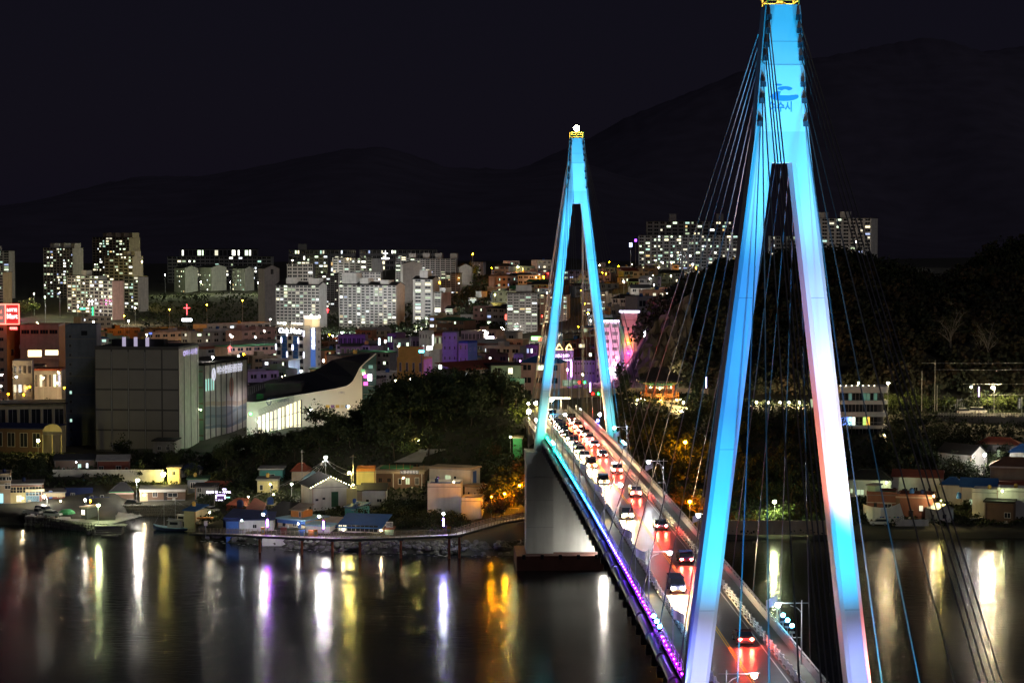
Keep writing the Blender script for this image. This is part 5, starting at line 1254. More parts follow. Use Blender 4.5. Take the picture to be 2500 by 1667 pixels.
# ================================================================== ordinary town houses that fill the quarter
WCN = dict(offwhite='off-white', cream='cream', grey='grey', midgrey='dark grey', tan='tan', pink='pinkish', peach='peach', white='white', bluegrey='blue-grey', brick='red brick', lavender='lavender', brown='brown', mint='mint green', paleyellow='pale yellow')
RFN = {'parapet': 'parapet roof', 'slab': 'eaved roof', 'gable': 'ridged roof', 'hip': 'hipped roof', 'shed': 'sloping roof'}
RMN = dict(roofdark='dark', roofred='red', roofblue='blue', roofgreen='green', black='black', grey='grey')
used_lab = set()
def filler(n, pxr, Yr, where, seed, fl=(2, 5), wr=(9, 20), lit=.22, group=None, small=False, hz=None):
    r2 = random.Random(seed); made = tries = 0
    while made < n and tries < n * 60:
        tries += 1
        px = r2.uniform(*pxr); Y = r2.uniform(*Yr); x = (px - 1250) / F * Y
        w = r2.uniform(*wr); d = r2.uniform(8, 13); f = r2.randint(*fl)
        if not free(x, Y, max(w, d) * .5): continue
        gz = G(x, Y); h = f * 3.1 + r2.uniform(.2, 1)
        t = H - PITCH * 0; py = 569 + (H - gz - h) * F / Y
        if hz and not hz(px, py): continue
        wc = r2.choice(list(WCN)); rf = r2.choice(['parapet'] * 3 + ['slab'] * 2 + (['gable', 'hip', 'shed'] if f < 4 else [])); rm = r2.choice(['roofdark'] * 2 + ['roofred', 'roofblue', 'roofgreen', 'grey', 'black'])
        wpx = w * F / Y; co = max(2, int(w / 3.4)); sd = r2.choice('RL'); sw = wpx * r2.uniform(.15, .45)
        tank = r2.random() < .4 and rf in ('parapet', 'slab')
        nl = 0; ls = {}
        for i in range(co):
            for j in range(f):
                if r2.random() < lit: ls[(i, j)] = r2.choice(WPICK); nl += 1
        lab = '%s %d-storey house, %s %s%s, windows %s, %s' % (WCN[wc], f, RMN[rm], RFN[rf], ' with tank' if tank else '', ('unlit' if nl == 0 else 'one lit' if nl == 1 else '%s lit' % ('two three four five six seven eight nine ten'.split() + ['many'] * 40)[nl - 2]), where)
        if lab in used_lab: continue
        used_lab.add(lab)
        a_ = (px - wpx / 2, px + wpx / 2, px + wpx / 2 + sw) if sd == 'R' else (px - wpx / 2 - sw, px - wpx / 2, px + wpx / 2)
        o = block(lab, 'house', *a_, py, Y, f, co, wc, rf, rm, group='town houses', name='town_house', depth=d, side=sd, litset=ls, lit=0, wf=r2.uniform(.4, .7), hf=.42, ridge=r2.uniform(1.2, 2.2), indiv=False)
        x0, x1, dd, h, fw = INFO[o.name]
        if tank: MB().lathe([(.9, 0), (.95, 1.4), (.5, 1.7)], 8).build('water_tank', M(r2.choice(['blue', 'roofblue', 'yellow'])), o, loc=(lerp(x0, x1, r2.random() * .6 + .2), dd * .5, h + .3))
        elif rf == 'parapet' and r2.random() < .6: MB().box(lerp(x0, x1, .3), lerp(x0, x1, .3) + 3, dd * .3, dd * .7, h, h + 2.4).build('stair_hut', M(wc), o)
        made += 1
filler(46, (250, 690), (760, 960), 'behind the cold stores', 1, wr=(10, 22), lit=.14)
filler(26, (20, 330), (905, 1180), 'behind the orange store', 12, wr=(10, 22), lit=.2)
filler(34, (330, 700), (980, 1230), 'below the orange lamps', 2, fl=(3, 5), wr=(16, 36), lit=.2)
filler(40, (790, 1250), (800, 1060), 'right of the hotel', 3, lit=.16)
filler(30, (760, 1280), (1070, 1380), 'before the middle flats', 4, fl=(1, 3), lit=.18)
filler(26, (1190, 1340), (1340, 1700), 'left of the far tower', 5, fl=(1, 3), wr=(9, 16), lit=.2)
filler(44, (1395, 1640), (1120, 1680), 'below the hilltop flats', 6, fl=(1, 2), wr=(8, 14), lit=.16)
filler(16, (1390, 1600), (820, 1080), 'behind the pink tower block', 7, fl=(2, 4), lit=.15)
filler(14, (0, 230), (1190, 1500), 'below the left flats', 8, fl=(1, 3), lit=.25)
filler(10, (1000, 1330), (660, 760), 'behind the dark knoll', 9, fl=(2, 3), lit=.15)
def dots(n, pxr, Yr, lab, cols, P, seed, hgt=(5, 8)):
    r2 = random.Random(seed)
    for _ in range(n):
        px = r2.uniform(*pxr); Y = r2.uniform(*Yr); x = (px - 1250) / F * Y
        if not free(x, Y, 1.5): continue
        z = G(x, Y) + r2.uniform(*hgt); py = 569 + (H - z) * F / Y
        lamp(lab, px, py, Y, r2.choice(cols), P * r2.uniform(.5, 1.4), .24, group=lab.replace('small ', 'small lamps: ')[:60])
dots(26, (260, 700), (760, 1200), 'small street lamp among the roofs behind the cold stores', ['warm', 'white', 'sodium'], 2400, 21)
dots(16, (790, 1250), (800, 1350), 'small street lamp among the roofs right of the hotel', ['warm', 'white', 'white', 'sodium'], 2300, 22)
dots(30, (1190, 1340), (1200, 1700), 'small lamp in the hillside town left of the far tower', ['warm', 'sodium', 'white', 'redl'], 1200, 23)
dots(40, (1395, 1640), (1080, 1700), 'small lamp in the hillside town below the hilltop flats', ['warm', 'sodium', 'white', 'yellow'], 1300, 24)
dots(14, (0, 240), (900, 1500), 'small lamp among the roofs behind the orange store', ['warm', 'white', 'cool'], 3600, 25)
# street with brake lights at the far left
for i in range(16):
    px, Y = 6 + 9.3 * i, 742 + (i * 7) % 22
    car(rnd.choice(['sedan', 'suv', 'van']), rnd.choice(PA), 'car with brake lights queuing below the small white shop, %s from the photo edge' % ORD[i], (W(px, 930, Y).x, Y, G(W(px, 930, Y).x, Y)), pi + rnd.uniform(-.3, .3), 'tail' if i % 3 else 'head', 'cars queuing at the left edge')
for i, (px, py, c, P) in enumerate([(4, 915, 'white', 1500), (40, 920, 'cool', 1300), (105, 922, 'warm', 2600), (143, 909, 'warm', 3200), (66, 946, 'sodium', 1400), (72, 944, 'sodium', 1400), (2, 942, 'white', 1500), (157, 946, 'sodium', 2600), (140, 935, 'yellow', 2600), (20, 962, 'sodium', 1400), (58, 963, 'sodium', 1400)]):
    lamp('%s lamp in the busy street below the orange store, %s from the photo edge' % ({'white': 'white', 'cool': 'cool white', 'warm': 'warm', 'sodium': 'orange', 'yellow': 'yellow'}[c], ORD[i]), px, py, 735 + i * 3, c, P * .45, .26)
# ================================================================== left waterfront
def hse(label, px0, pxm, px1, yt, Y, fl=1, **k):
    k.setdefault('name', 'house'); k.setdefault('cat', 'house'); k.setdefault('wins', ()); k.setdefault('depth', 7)
    cat = k.pop('cat'); wall = k.pop('wall', 'offwhite')
    return block(label, cat, px0, pxm, px1, yt, Y, fl, k.pop('cols', 2), wall, **k)
def fascia(o, mt, z0, z1, out=.5, a=0, c=1):
    x0, x1, d, h, fw = INFO[o.name]; MB().box(lerp(x0, x1, a) - .1, lerp(x0, x1, c) + .1, -out, -.03, h + z0, h + z1).build('fascia', M(mt), o)
def door(o, fx, w=.9, h=2.1, mt='brown', z=0.4):
    x0, x1, d, hh, fw = INFO[o.name]; x = lerp(x0, x1, fx)
    b = MB().box(x - w / 2, x + w / 2, -.07, .02, z, z + h, 0).box(x - w / 2 - .1, x + w / 2 + .1, -.05, .015, z + h, z + h + .1, 1).box(x + w * .3, x + w * .38, -.12, -.06, z + .95, z + 1.1, 1)
    kind(b.build('door', [M(mt), M('offwhite')], o), 'thing') if False else b.build('door', [M(mt), M('offwhite')], o)
# --- far left quay row
o = hse('three-storey corner house at the photo edge with a lit blue shop', -50, 25, 28, 1162, 556, 3, wall='tan', roofm='roofblue', depth=9, wins=((.92, .55, 1.6, 1.6, -1), (.75, .85, 2.2, 1.1, -1), (.95, .85, 1.5, 1.1, -1)))
x0, x1, d, h, fw = INFO[o.name]; MB().box(x1 - 3.1, x1 - 1.9, -.1, .05, .6, 3).build('shop_window', em('shop_cyan', (.3, .8, 1), 1.6), o); fascia(o, 'offwhite', -h * .32, -h * .28)
o = hse('two-storey brick house with a long glazed veranda above a yellow shop', 27, 103, 106, 1182, 558, 2, wall='brick', roof='slab', roofm='midgrey', depth=9)
x0, x1, d, h, fw = INFO[o.name]
for i in range(5): put(window_mesh(1.55, 2.4, -1, 'cream', 1, 1), 'window', o, (x0 + .85 + 1.62 * i, -.1, h - 2.9))
MB().box(x0, x0 + 4, -.4, -.05, .2, 3.0).build('shop_front', M('paleyellow'), o)
MB().box(x0 + 4.0, x1 + .6, -1.1, -.05, 3.2, 3.9).build('canopy', M('cream'), o)
put(window_mesh(3.4, 2.3, -1, 'skyblue', 3, 1), 'window', o, (x0 + 5.8, -.1, .5)); put(window_mesh(1.5, 1.9, 7, 'cream', 1, 1), 'window', o, (x0 + 2.3, -.44, .5))
MB().box(x0 + 4.1, x0 + 7.5, -.1, -.02, .45, 2.9).build('blue_front', M('skyblue'), o)
o = hse('red-brown house with a cream fascia and a framed window', 104, 158, 160, 1203, 562, 1, wall='redbrown', roof='slab', roofm='midgrey', depth=8, wins=((.78, .35, 1.3, 1.5, -1, 'cream'),)); fascia(o, 'cream', -.9, .1, .5); door(o, .38, mt='blue')
o = hse('dark red house with a blue tiled roof beside the cream fascia', 160, 222, 226, 1212, 565, 1, wall='redbrown', roof='gable', roofm='navy', ridge=1.8, wins=((.3, .4, 1.2, 1.2, -1, 'grey'),)); fascia(o, 'offwhite', -.3, -.12, .3)
hse('pale blue gabled shed above the dark red house', 190, 221, 223, 1176, 585, 1, wall='skyblue', roof='gablefront', roofm='roofdark', ridge=1.0)
hse('dark tiled hut with a green ridge behind the quay houses', 145, 186, 188, 1190, 590, 1, wall='brown', roof='hip', roofm='darkgreen', ridge=1.6)
o = hse('pale blue walled yard behind the quay lamps', 215, 264, 266, 1216, 560, 1, wall='skyblue', roof='slab', roofm='navy', depth=5, wins=((.2, .3, .9, 1.0, -1), (.7, .3, .9, 1.0, -1)))
o = hse('brown house with a green-edged hipped roof beside the bright quay lamp', 268, 326, 330, 1202, 566, 1, wall='brown', roof='hip', roofm='roofdark', ridge=2.3); fascia(o, 'pink', -.35, .05, .4); fascia(o, 'green', .06, .3, .35)
o = hse('long flat brown house with white eaves running along the quay', 344, 452, 454, 1195, 566, 1, wall='brown', roof='slab', roofm='midgrey', depth=9, wins=((.33, .42, 1.3, 1.4, -1), (.72, .38, 2.6, 1.2, -1)))
fascia(o, 'offwhite', -.5, .1, .6); fascia(o, 'cream', -3.4, .05, .35, 0, .16); door(o, .08, 1.2, mt='paleyellow'); door(o, .56, mt='black')
o = hse('upper red-brown house with pale window frames above a white yard wall', 238, 314, 318, 1124, 606, 1, wall='redbrown', roof='gable', roofm='grey', ridge=1.2, wins=((.13, .3, 1.4, 1.4, -1), (.68, .3, 1.5, 1.5, -1), (.93, .2, .9, 1.4, -1)))
hse('dark upper house with a lit door at the left end of the yard wall', 135, 230, 234, 1122, 612, 1, wall='brown', roof='gable', roofm='roofdark', ridge=1.2, wins=((.63, .25, 1.0, 1.2, 3), (.82, .25, .7, 1.4, 2)))
def wall_run(label, p0, p1, yt, h, mt, n=12, nm='yard_wall'):
    a, c = W(p0[0], yt, p0[1]), W(p1[0], yt if len(p1) < 3 else p1[2], p1[1])
    o = thing(nm, label, 'wall', (0, 0, 0))
    for i in range(n):
        p, q = a.lerp(c, i / n), a.lerp(c, (i + 1) / n); t = .25
        MB().add([(p.x, p.y, p.z - h), (q.x - .04, q.y, q.z - h), (q.x - .04, q.y, q.z), (p.x, p.y, p.z), (p.x, p.y + t, p.z - h), (q.x - .04, q.y + t, q.z - h), (q.x - .04, q.y + t, q.z), (p.x, p.y + t, p.z)], [(0, 1, 2, 3), (3, 2, 6, 7), (0, 3, 7, 4), (1, 5, 6, 2)]).build('panel', M(mt), o)
    return o
wall_run('white yard wall below the upper red-brown house', (128, 596), (400, 590), 1146, 3.5, 'white')
o = hse('little cream guard hut beside a glaring yellow lamp', 409, 440, 443, 1143, 590, 2, wall='cream', roof='slab', roofm='tan', depth=5, wins=((.5, .6, 1.0, 1.2, -1),))
lamp('glaring yellow lamp on the wall of the cream guard hut', 399, 1157, 586, 'yellow', 3800, .62)
hse('dim white house under a dark roof right of the guard hut', 444, 492, 494, 1146, 600, 1, wall='offwhite', roof='hip', roofm='navy', ridge=1.4, wins=((.25, .35, 1.1, 1.2, -1), (.75, .35, 1.4, 1.2, -1)))
hse('dim mint house behind the long brown house', 458, 508, 512, 1170, 575, 2, wall='bluegrey', roof='slab', roofm='darkgreen', wins=((.25, .45, 1.3, 1.6, -1), (.7, .1, 1.5, 1.5, -1)))
hse('grey two-storey house beside the violet neon board', 476, 528, 534, 1188, 562, 2, wall='grey', roof='slab', roofm='roofdark', wins=((.2, .6, 1.2, 1.3, -1), (.3, .12, 1.4, 1.6, -1), (.62, .12, 1.4, 1.6, -1)))
o = hse('red-roofed house behind the violet neon board', 500, 560, 566, 1192, 572, 1, wall='pink', roof='gable', roofm='roofred', ridge=1.4, wins=((.5, .4, 2, 1, -1),))
# violet neon board
o = thing('neon_sign', 'violet-white neon restaurant sign: a line of letters above an empty frame', 'neon sign', W(530, 1212, 552))
vio = em('neon_violet', (.8, .72, 1), 6)
kk = 552 / F
for (a, c, y0, y1) in ((-3, 20, -7, 6),):
    for q in ((-3, 20, -7.5, -6), (-3, 20, 5, 6.5), (-3, -1.5, -6, 5), (18.5, 20, -6, 5)): MB().box(q[0] * kk, q[1] * kk, -.1, .05, q[2] * kk - .2, q[3] * kk - .2).build('neon_tube', vio, o)
text('돌산횟집 ㅡ 시푸드', .75, vio, 'lettering', o, (.4, -.1, 1.15), width=6.4); text('바다', .6, vio, 'lettering', o, (1.9, -.1, 1.9))
MB().box(-.35, 2.2, .06, .2, -1.0, .7).build('board', M('purple'), o); MB().tube([(1, .1, -3.2), (1, .1, -.7)], .06, 5).build('post', M('steel'), o)
led = shoplight('pale green neon squiggle beside the violet sign', 556, 1214, 550, 10, 2.5, (.4, 1, .7), 1.5)
# --- quay, cars, shed, steps
o = thing('quay', 'stone quay with a concrete top where cars are parked', 'quay', (0, 0, 0))
Q = [(60, 1262, 537.6), (130, 1268, 533), (200, 1277, 526.2), (268, 1283, 522.2)]
stones = [MB().loft([[(r * cos(a + s) * (1 + .2 * sin(3 * a + s)), r * .6 * sin(a + s), z) for a in [2 * pi * i / 6 for i in range(6)]] for z, r in ((-.4, .25), (-.1, .5), (.2, .48), (.42, .2))]).mesh('stone', [M('stone')]) for s in (0, 1, 2)]
for (a, b_) in zip(Q, Q[1:]):
    p, q = W(*a), W(*b_)
    MB().add([(p.x, p.y, 2.3), (q.x - .03, q.y, 2.3), (q.x + 6, q.y + 14, 2.6), (p.x + 2, p.y + 18, 3.1), (p.x, p.y, 1.9), (q.x - .03, q.y, 1.9)], [(0, 1, 2, 3), (0, 4, 5, 1)]).build('paving', M('concrete'), o)
    n = int((q - p).length / .9)
    for i in range(n):
        for j in range(3):
            c = p.lerp(q, (i + .5) / n); put(rnd.choice(stones), 'stone', o, (c.x, c.y - .15 + rnd.uniform(-.1, .1), .35 + .72 * j), rnd.uniform(0, 6))
o = thing('boat_steps', 'stone landing steps below the green-white quay lamp', 'steps', W(262, 1300, 521.5))
for j in range(5): MB().box(-3.4 + .3 * j, 3.6, -1.6 + .5 * j, 3, -.6 + .42 * j, -.2 + .42 * j).build('step', M('stone'), o)
MB().box(-3.2, 4.4, -.2, 3.4, 1.5, 1.75).build('landing', M('concrete'), o)
for q in range(24): put(rnd.choice(stones), 'stone', o, (-4.8 + rnd.uniform(0, 2.2), rnd.uniform(-1.5, 1.5), rnd.uniform(-.4, .9)), rnd.uniform(0, 6))
o = hse('dark metal shed with three lit slots at the end of the quay', 196, 212, 238, 1240, 530, 1, wall='darkgrey', roof='slab', roofm='tan', depth=4.2, base=2.6, over=.3)
for i in range(3): MB().box(INFO[o.name][0] + .2 + .38 * i, INFO[o.name][0] + .34 + .38 * i, -.06, .02, 1.0, 2.2).build('lit_slot', em('slot_warm', (1, .85, .6), 4), o)
gq = lambda px, py, Y: W(px, py, Y)
car('truck', 'white', 'white pickup truck parked at the left end of the quay', W(80, 1257, 536.4), 1.2)
car('van', 'white', 'white van parked behind the two other vehicles on the quay', W(106, 1252, 540.3), .9)
car('suv', 'steel', 'silver off-road car parked in front on the quay', W(129, 1262, 532.8), 1.3)
car('suv', 'black', 'dark sport utility car parked under the brightest quay lamp', (W(326, 1231, 557).x, 557, G(W(326, 1231, 557).x, 557) + .1), pi / 2)
car('sedan', 'white', 'white sedan half hidden beyond the blue-roofed quay hut', (W(515, 1252, 535).x, 535, G(W(515, 1252, 535).x, 535) + .2), .9)
b = MB(); b.lathe([(2.2, 0), (2.0, .5), (1.2, 1.0), (.2, 1.15)], 10); o = tag(b.build('net_pile', M('green')), 'green tarpaulin heap of nets on the quay', 'net pile'); o.location = W(163, 1253, 538)
# fence along the inner basin
def rail(label, pts, h, n, mt='midgrey', nm='railing', rails=(.5, 1.0), r=.05):
    o = thing(nm, label, 'railing', (0, 0, 0)); L = [0]
    P = [Vector(p) for p in pts]
    for a, c in zip(P, P[1:]): L.append(L[-1] + (c - a).length)
    def at(s):
        for i in range(len(P) - 1):
            if s <= L[i + 1] or i == len(P) - 2: return P[i].lerp(P[i + 1], (s - L[i]) / (L[i + 1] - L[i]))
    pm0 = MB().box(-r, r, -r, r, 0, h).mesh('post', [M(mt)])
    for i in range(n + 1): put(pm0, 'post', o, at(L[-1] * i / n))
    for z in rails: MB().tube([p + Vector((0, 0, z)) for p in P], r * .8, 5).build('rail', M(mt), o)
    return o, at, L[-1]
rail('low grey fence along the basin wall by the dark sport utility car', [W(272, 1243, 555), W(340, 1243, 555), W(452, 1248, 555)], 1.1, 22, 'grey')
o = thing('basin_wall', 'dark stone wall of the boat basin below the grey fence', 'wall', (0, 0, 0))
a, c = W(268, 1246, 554.6), W(464, 1250, 554.6)
for i in range(42):
    for j in range(4):
        p = a.lerp(c, (i + (j % 2) * .5) / 42); put(rnd.choice(stones), 'stone', o, (p.x, 554.6, .4 + .75 * j), rnd.uniform(0, 6))
# --- boats
def boat(label, px, py, Y, L, wd, rz, hull='white', cab='white', mast=0, name='boat', stripe=None):
    o = thing(name, label, 'boat', (W(px, py, Y).x, Y, 0), rz)
    st = [(-L / 2, .7, .55, .1), (-L * .2, .95, .5, .0), (L * .15, .95, .55, .0), (L * .38, .6, .75, .1), (L / 2, .06, 1.0, .45)]
    rings = [[(x, -wd / 2 * k, z1), (x, -wd / 2 * k * .75, z0 + .05), (x, 0, z0 - .25), (x, wd / 2 * k * .75, z0 + .05), (x, wd / 2 * k, z1)] for x, k, z1, z0 in st]
    s = L / 7; MB().loft([[(x, y, z * s) for x, y, z in r] for r in rings]).build('hull', M(hull), o)
    MB().loft([[(x, -wd / 2 * k - .03, z1 * s), (x, wd / 2 * k + .03, z1 * s), (x, wd / 2 * k + .03, z1 * s + .12), (x, -wd / 2 * k - .03, z1 * s + .12)] for x, k, z1, z0 in st]).build('gunwale', M(stripe or hull), o)
    if cab:
        MB().loft([[(x0, -w_, z), (x1, -w_, z), (x1, w_, z), (x0, w_, z)] for x0, x1, w_, z in ((-L * .3, L * .08, wd * .32, .5 * s), (-L * .28, L * .04, wd * .3, 1.9 * s))]).build('cabin', M(cab), o)
        MB().box(-L * .32, L * .09, -wd * .34, wd * .34, 1.9 * s, 2.0 * s).build('cabin_roof', M(cab), o)
        for q in (-1, 1): MB().box(-L * .22, L * .0, *sorted((q * wd * .31, q * wd * .33)), 1.15 * s, 1.65 * s).build('window', glassm(), o)
    if mast:
        MB().tube([(L * .2, 0, .5 * s), (L * .2, 0, mast)], .05, 5).build('mast', M('steel'), o); MB().tube([(-L * .36, 0, .5 * s), (-L * .36, 0, mast * .7), ], .04, 5).build('mast', M('steel'), o)
        MB().tube([(L * .2, 0, mast * .95), (L * .48, 0, 1.0 * s)], .02, 4).tube([(L * .2, 0, mast * .95), (-L * .36, 0, mast * .68)], .02, 4).build('rigging', M('steel'), o)
    return o
boat('small white boat with a wheelhouse moored under the basin wall', 320, 1258, 549, 5.2, 2.0, 1.4, 'white', 'white', stripe='offwhite')
boat('low blue boat left of the small white boat', 293, 1258, 549, 4.2, 1.6, 1.2, 'blue', None)
boat('orange-trimmed open boat at the left end of the basin', 268, 1262, 548, 4.6, 1.7, .3, 'grey', 'offwhite', stripe='orange')
boat('dark fishing boat with masts moored before the blue-roofed hut', 418, 1288, 528, 9.5, 2.8, 2.9, 'navy', 'grey', 6.5, 'fishing_boat', stripe='skyblue')
boat('second fishing boat with a tall white mast behind the dark one', 440, 1270, 541, 8, 2.6, 2.6, 'darkgrey', 'offwhite', 6, 'fishing_boat')
boat('little rowing boat on the water below the landing steps', 268, 1307, 517, 4.2, 1.3, .1, 'stone', None)
# --- lamps along the left shore
for lab, px, py, Y, c, P, r, arm in [
 ('white quay lamp over the parked van', 107, 1212, 553, 'white', 2300, .3, -.9), ('white lamp behind the quay shed, left one', 208, 1220, 537, 'white', 1300, .26, -.2), ('orange lamp behind the quay shed, right one', 221, 1222, 537, 'sodium', 700, .2, .2),
 ('green-white lamp on the landing at the tip of the quay', 240, 1233, 523.5, 'green', 3000, .34, 0), ('brightest white lamp on the quay beside the brown hipped house', 336, 1172, 558, 'white', 6000, .4, .3),
 ('yellow-white lamp on the wall by the arched shed', 93, 1075, 650, 'yellow', 2600, .44, 0), ('white lamp on the wire-strung pole above the gabled white house', 795, 1116, 545, 'white', 4200, .36, 0), ('golden lamp on a slim pole by the yellow-lit house', 852, 1154, 535, 'yellow', 3200, .3, -.6),
 ('small white lamp on the alley left of the gabled white house', 712, 1181, 548, 'white', 1500, .22, 0), ('white park lamp among the trees of the knoll', 1023, 1076, 575, 'yellow', 2600, .24, 0), ('lamp hidden in the yellow-green tree at the left of the bridge', 1290, 985, 560, 'yellow', 1600, .3, 0),
 ('warm lamp inside the orange thicket beside the pier', 1268, 1185, 520, 'sodium', 9500, .24, 0), ('second warm lamp low in the orange thicket', 1232, 1205, 514, 'sodium', 5200, .22, 0)]:
    lamp(lab, px, py, Y, c, P * (1.1 if px < 400 else 1.2), r, arm=arm)
o = thing('utility_wires', 'fan of wires running down from the lamp pole to the roofs', 'wires', (0, 0, 0))
top = W(796, 1122, 545)
for i, (px, py, Y) in enumerate([(690, 1186, 548), (720, 1180, 546), (745, 1178, 546), (770, 1172, 545), (850, 1160, 536), (900, 1160, 560), (600, 1220, 548)]):
    e = W(px, py, Y); m_ = (top + e) / 2 - Vector((0, 0, .8)); MB().tube([top, (top + m_) / 2 - Vector((0, 0, .2)), m_, (m_ + e) / 2 - Vector((0, 0, .1)), e], .045, 4).build('wire', M('grey'), o)
for lab, px, py, yb, Y in [('bare wooden pole beside the alley lamp', 737, 1098, 1160, 556), ('tall slim pole beside the golden lamp', 862, 1110, 1190, 536), ('wooden power pole by the car beyond the blue-roofed hut', 523, 1182, 1255, 538), ('pole in front of the dark knoll', 1246, 955, 1010, 610)]:
    p = W(px, py, Y); g_ = G(p.x, Y); tag(MB().tube([(p.x, Y, g_ - .3), (p.x, Y, p.z)], .12, 6, 0, .08).box(p.x - .6, p.x + .6, Y - .04, Y + .04, p.z - .5, p.z - .4).build('utility_pole', M('concrete')), lab, 'pole')
# --- houses between basin and knoll
o = hse('cream quay hut with a bright blue sloping roof and a lit side', 447, 478, 506, 1247, 525, 1, wall='cream', roof='shed', roofm='roofblue', ridge=.9, depth=5, wins=((.55, .4, .9, .9, -1),)); put(window_mesh(1.0, 1.2, 5, 'white', 1), 'window', o, (.06, 2.2, 1.2), rz=pi / 2)
lamp('lamp under the eaves of the blue-roofed quay hut', 512, 1250, 522, 'warm', 500, .16)
tag(MB().box(-2, 2, -.1, .6, 0, .35).build('beached_boat', M('orange'), None, loc=W(500, 1266, 520)), 'upturned orange dinghy beside the blue-roofed quay hut', 'dinghy')
o = hse('pale yellow house front glowing above the tarpaulin roofs', 628, 678, 682, 1172, 558, 1, wall='paleyellow', roof='slab', roofm='midgrey', wins=((.7, .4, .9, 1.1, -1), (.2, .3, .9, 1.5, -1)))
lamp('lamp lighting the pale yellow house front', 660, 1182, 552, 'yellow', 700, .14)
hse('dim teal house with a white flat roof above the pale yellow house', 632, 690, 696, 1146, 575, 1, wall='teal', roof='slab', roofm='offwhite', wins=((.5, .35, 2.2, 1.1, -1),))
hse('red-brown roofed cottage behind the alley', 712, 756, 760, 1150, 570, 1, wall='tan', roof='hip', roofm='roofred', ridge=1.8)
hse('small white gabled house with pale blue roof tiles under the wires', 742, 780, 783, 1172, 556, 1, wall='offwhite', roof='gablefront', roofm='skyblue', ridge=1.5)
o = hse('big white house whose black gable roof is edged with little lights', 735, 762, 848, 1190, 530, 2, wall='white', roof='gablefront', roofm='black', ridge=2.6, side='L', depth=10, over=.6, wins=((.13, .46, .75, .55, -1, 'grey'), (.32, .5, .75, .55, -1, 'grey')))
x0, x1, d, h, fw = INFO[o.name]; MB().box(lerp(x0, x1, .53), lerp(x0, x1, .72), -.06, .02, h * .2, h * .8).build('door', M('darkgreen'), o); MB().box(x0 + 1.0, x1 - .2, .5, .62, h + .1, h + .75).build('green_band', M('green'), o)
for s in (0, 1):
    for i in range(9):
        t = i / 8; xa = lerp(x0 - .6, (x0 + x1) / 2, t) if s == 0 else lerp(x1 + .6, (x0 + x1) / 2, t); MB().ball((xa, -.7, h + .05 + 2.6 * t), .09, 0, 6, 4).build('roof_light', em('roof_dot', (1, .9, .5), 30), o)
wall_run('lamp-lit yellow stair wall right of the big white house', (846, 530), (872, 532), 1192, 5, 'paleyellow', 3)
o = hse('yellow-lit house with an orange parapet beside the golden lamp', 870, 916, 918, 1150, 545, 1, wall='paleyellow', roof='parapet', trim='orange', depth=7, wins=((.3, .45, .7, .9, -1), (.7, .5, .4, .4, -1), (.85, .5, .4, .4, -1)))
o = hse('brown restaurant with a green roof deck and white lettering over a deep porch', 915, 1036, 1050, 1150, 552, 1, wall='brown', roof='slab', roofm='tan', depth=10, wins=((.1, .4, 1.0, 1.2, -1, 'wood'), (.28, .4, 1.1, 1.2, -1, 'wood'), (.5, .3, .9, 1.6, -1), (.66, .3, 1.2, 1.8, 6, 'wood'), (.85, .3, 1.1, 1.9, -1)))
x0, x1, d, h, fw = INFO[o.name]; fascia(o, 'tan', -.6, .1, 1.2); MB().box(lerp(x0, x1, .52), lerp(x0, x1, .9), -1.36, -1.24, h - .7, h + .4).build('sign_board', M('darkgrey'), o)
text('노을공원횟집', .85, em('lit_letters', (1, .96, .9), .55), 'lettering', o, (lerp(x0, x1, .71), -1.4, h - .15), width=4.6)
for f_ in (.38, .96): MB().box(lerp(x0, x1, f_) - .1, lerp(x0, x1, f_) + .1, -1.15, -.95, 0, h - .6).build('column', M('offwhite'), o)
MB().box(x0 + 1, x1 - 4, 1, 7, h + .36, h + .7).build('roof_deck', M('green'), o)
for i in range(6): MB().tube([(lerp(x0, x1, .3 + .14 * i), -.8, h + .3), (lerp(x0, x1, .3 + .14 * i), -.8, h + 1.9)], .04, 4).build('deck_post', M('orange'), o)
o = hse('weathered white two-tier house, streaked lower wall below a blue terrace', 1043, 1125, 1130, 1187, 520, 1, wall='white', roof='parapet', roofm='blue', trim='white', depth=9)
o2 = hse('upper storey with a blue door and arched porch above the streaked white wall', 1046, 1150, 1172, 1146, 530, 1, wall='offwhite', roof='slab', roofm='tan', depth=6, base=W(1100, 1186, 530).z - .3, wins=((.2, .35, .9, .9, -1, 'peach'), (.45, .3, 1.7, 1.5, 6), (.62, .15, .8, 2.0, -1)))
x0, x1, d, h, fw = INFO[o2.name]; MB().box(.02, .1, 1.2, 3.4, .2, h - .6).build('door', M('blue'), o2); MB().box(x0, lerp(x0, x1, .3), -1.2, -1.05, 0, 1.2).build('balcony_wall', M('mint'), o2)
hse('lower right wing of the weathered house with peeling white walls', 1126, 1176, 1182, 1222, 516, 1, wall='white', roof='parapet', roofm='navy', trim='white', depth=7)
hse('small cubic annex above the peeling right wing', 1134, 1168, 1186, 1188, 526, 1, wall='offwhite', roof='slab', roofm='tan', depth=4, base=W(1150, 1222, 526).z, wins=((.3, .4, .6, .7, -1), (.75, .4, .5, .6, -1)))
lamp('orange lamp low at the right end of the weathered house', 1200, 1212, 512, 'sodium', 2600, .18)
o = hse('dim white cottage with two dark windows under the brown restaurant', 884, 942, 946, 1196, 535, 1, wall='white', roof='gable', roofm='roofdark', ridge=1.2, wins=((.22, .3, .9, .8, -1), (.72, .3, 1.3, .9, -1)))
hse('low dim house with a lit tiled edge left of the dim white cottage', 858, 884, 886, 1197, 534, 1, wall='tan', roof='gable', roofm='roofdark', ridge=.8)
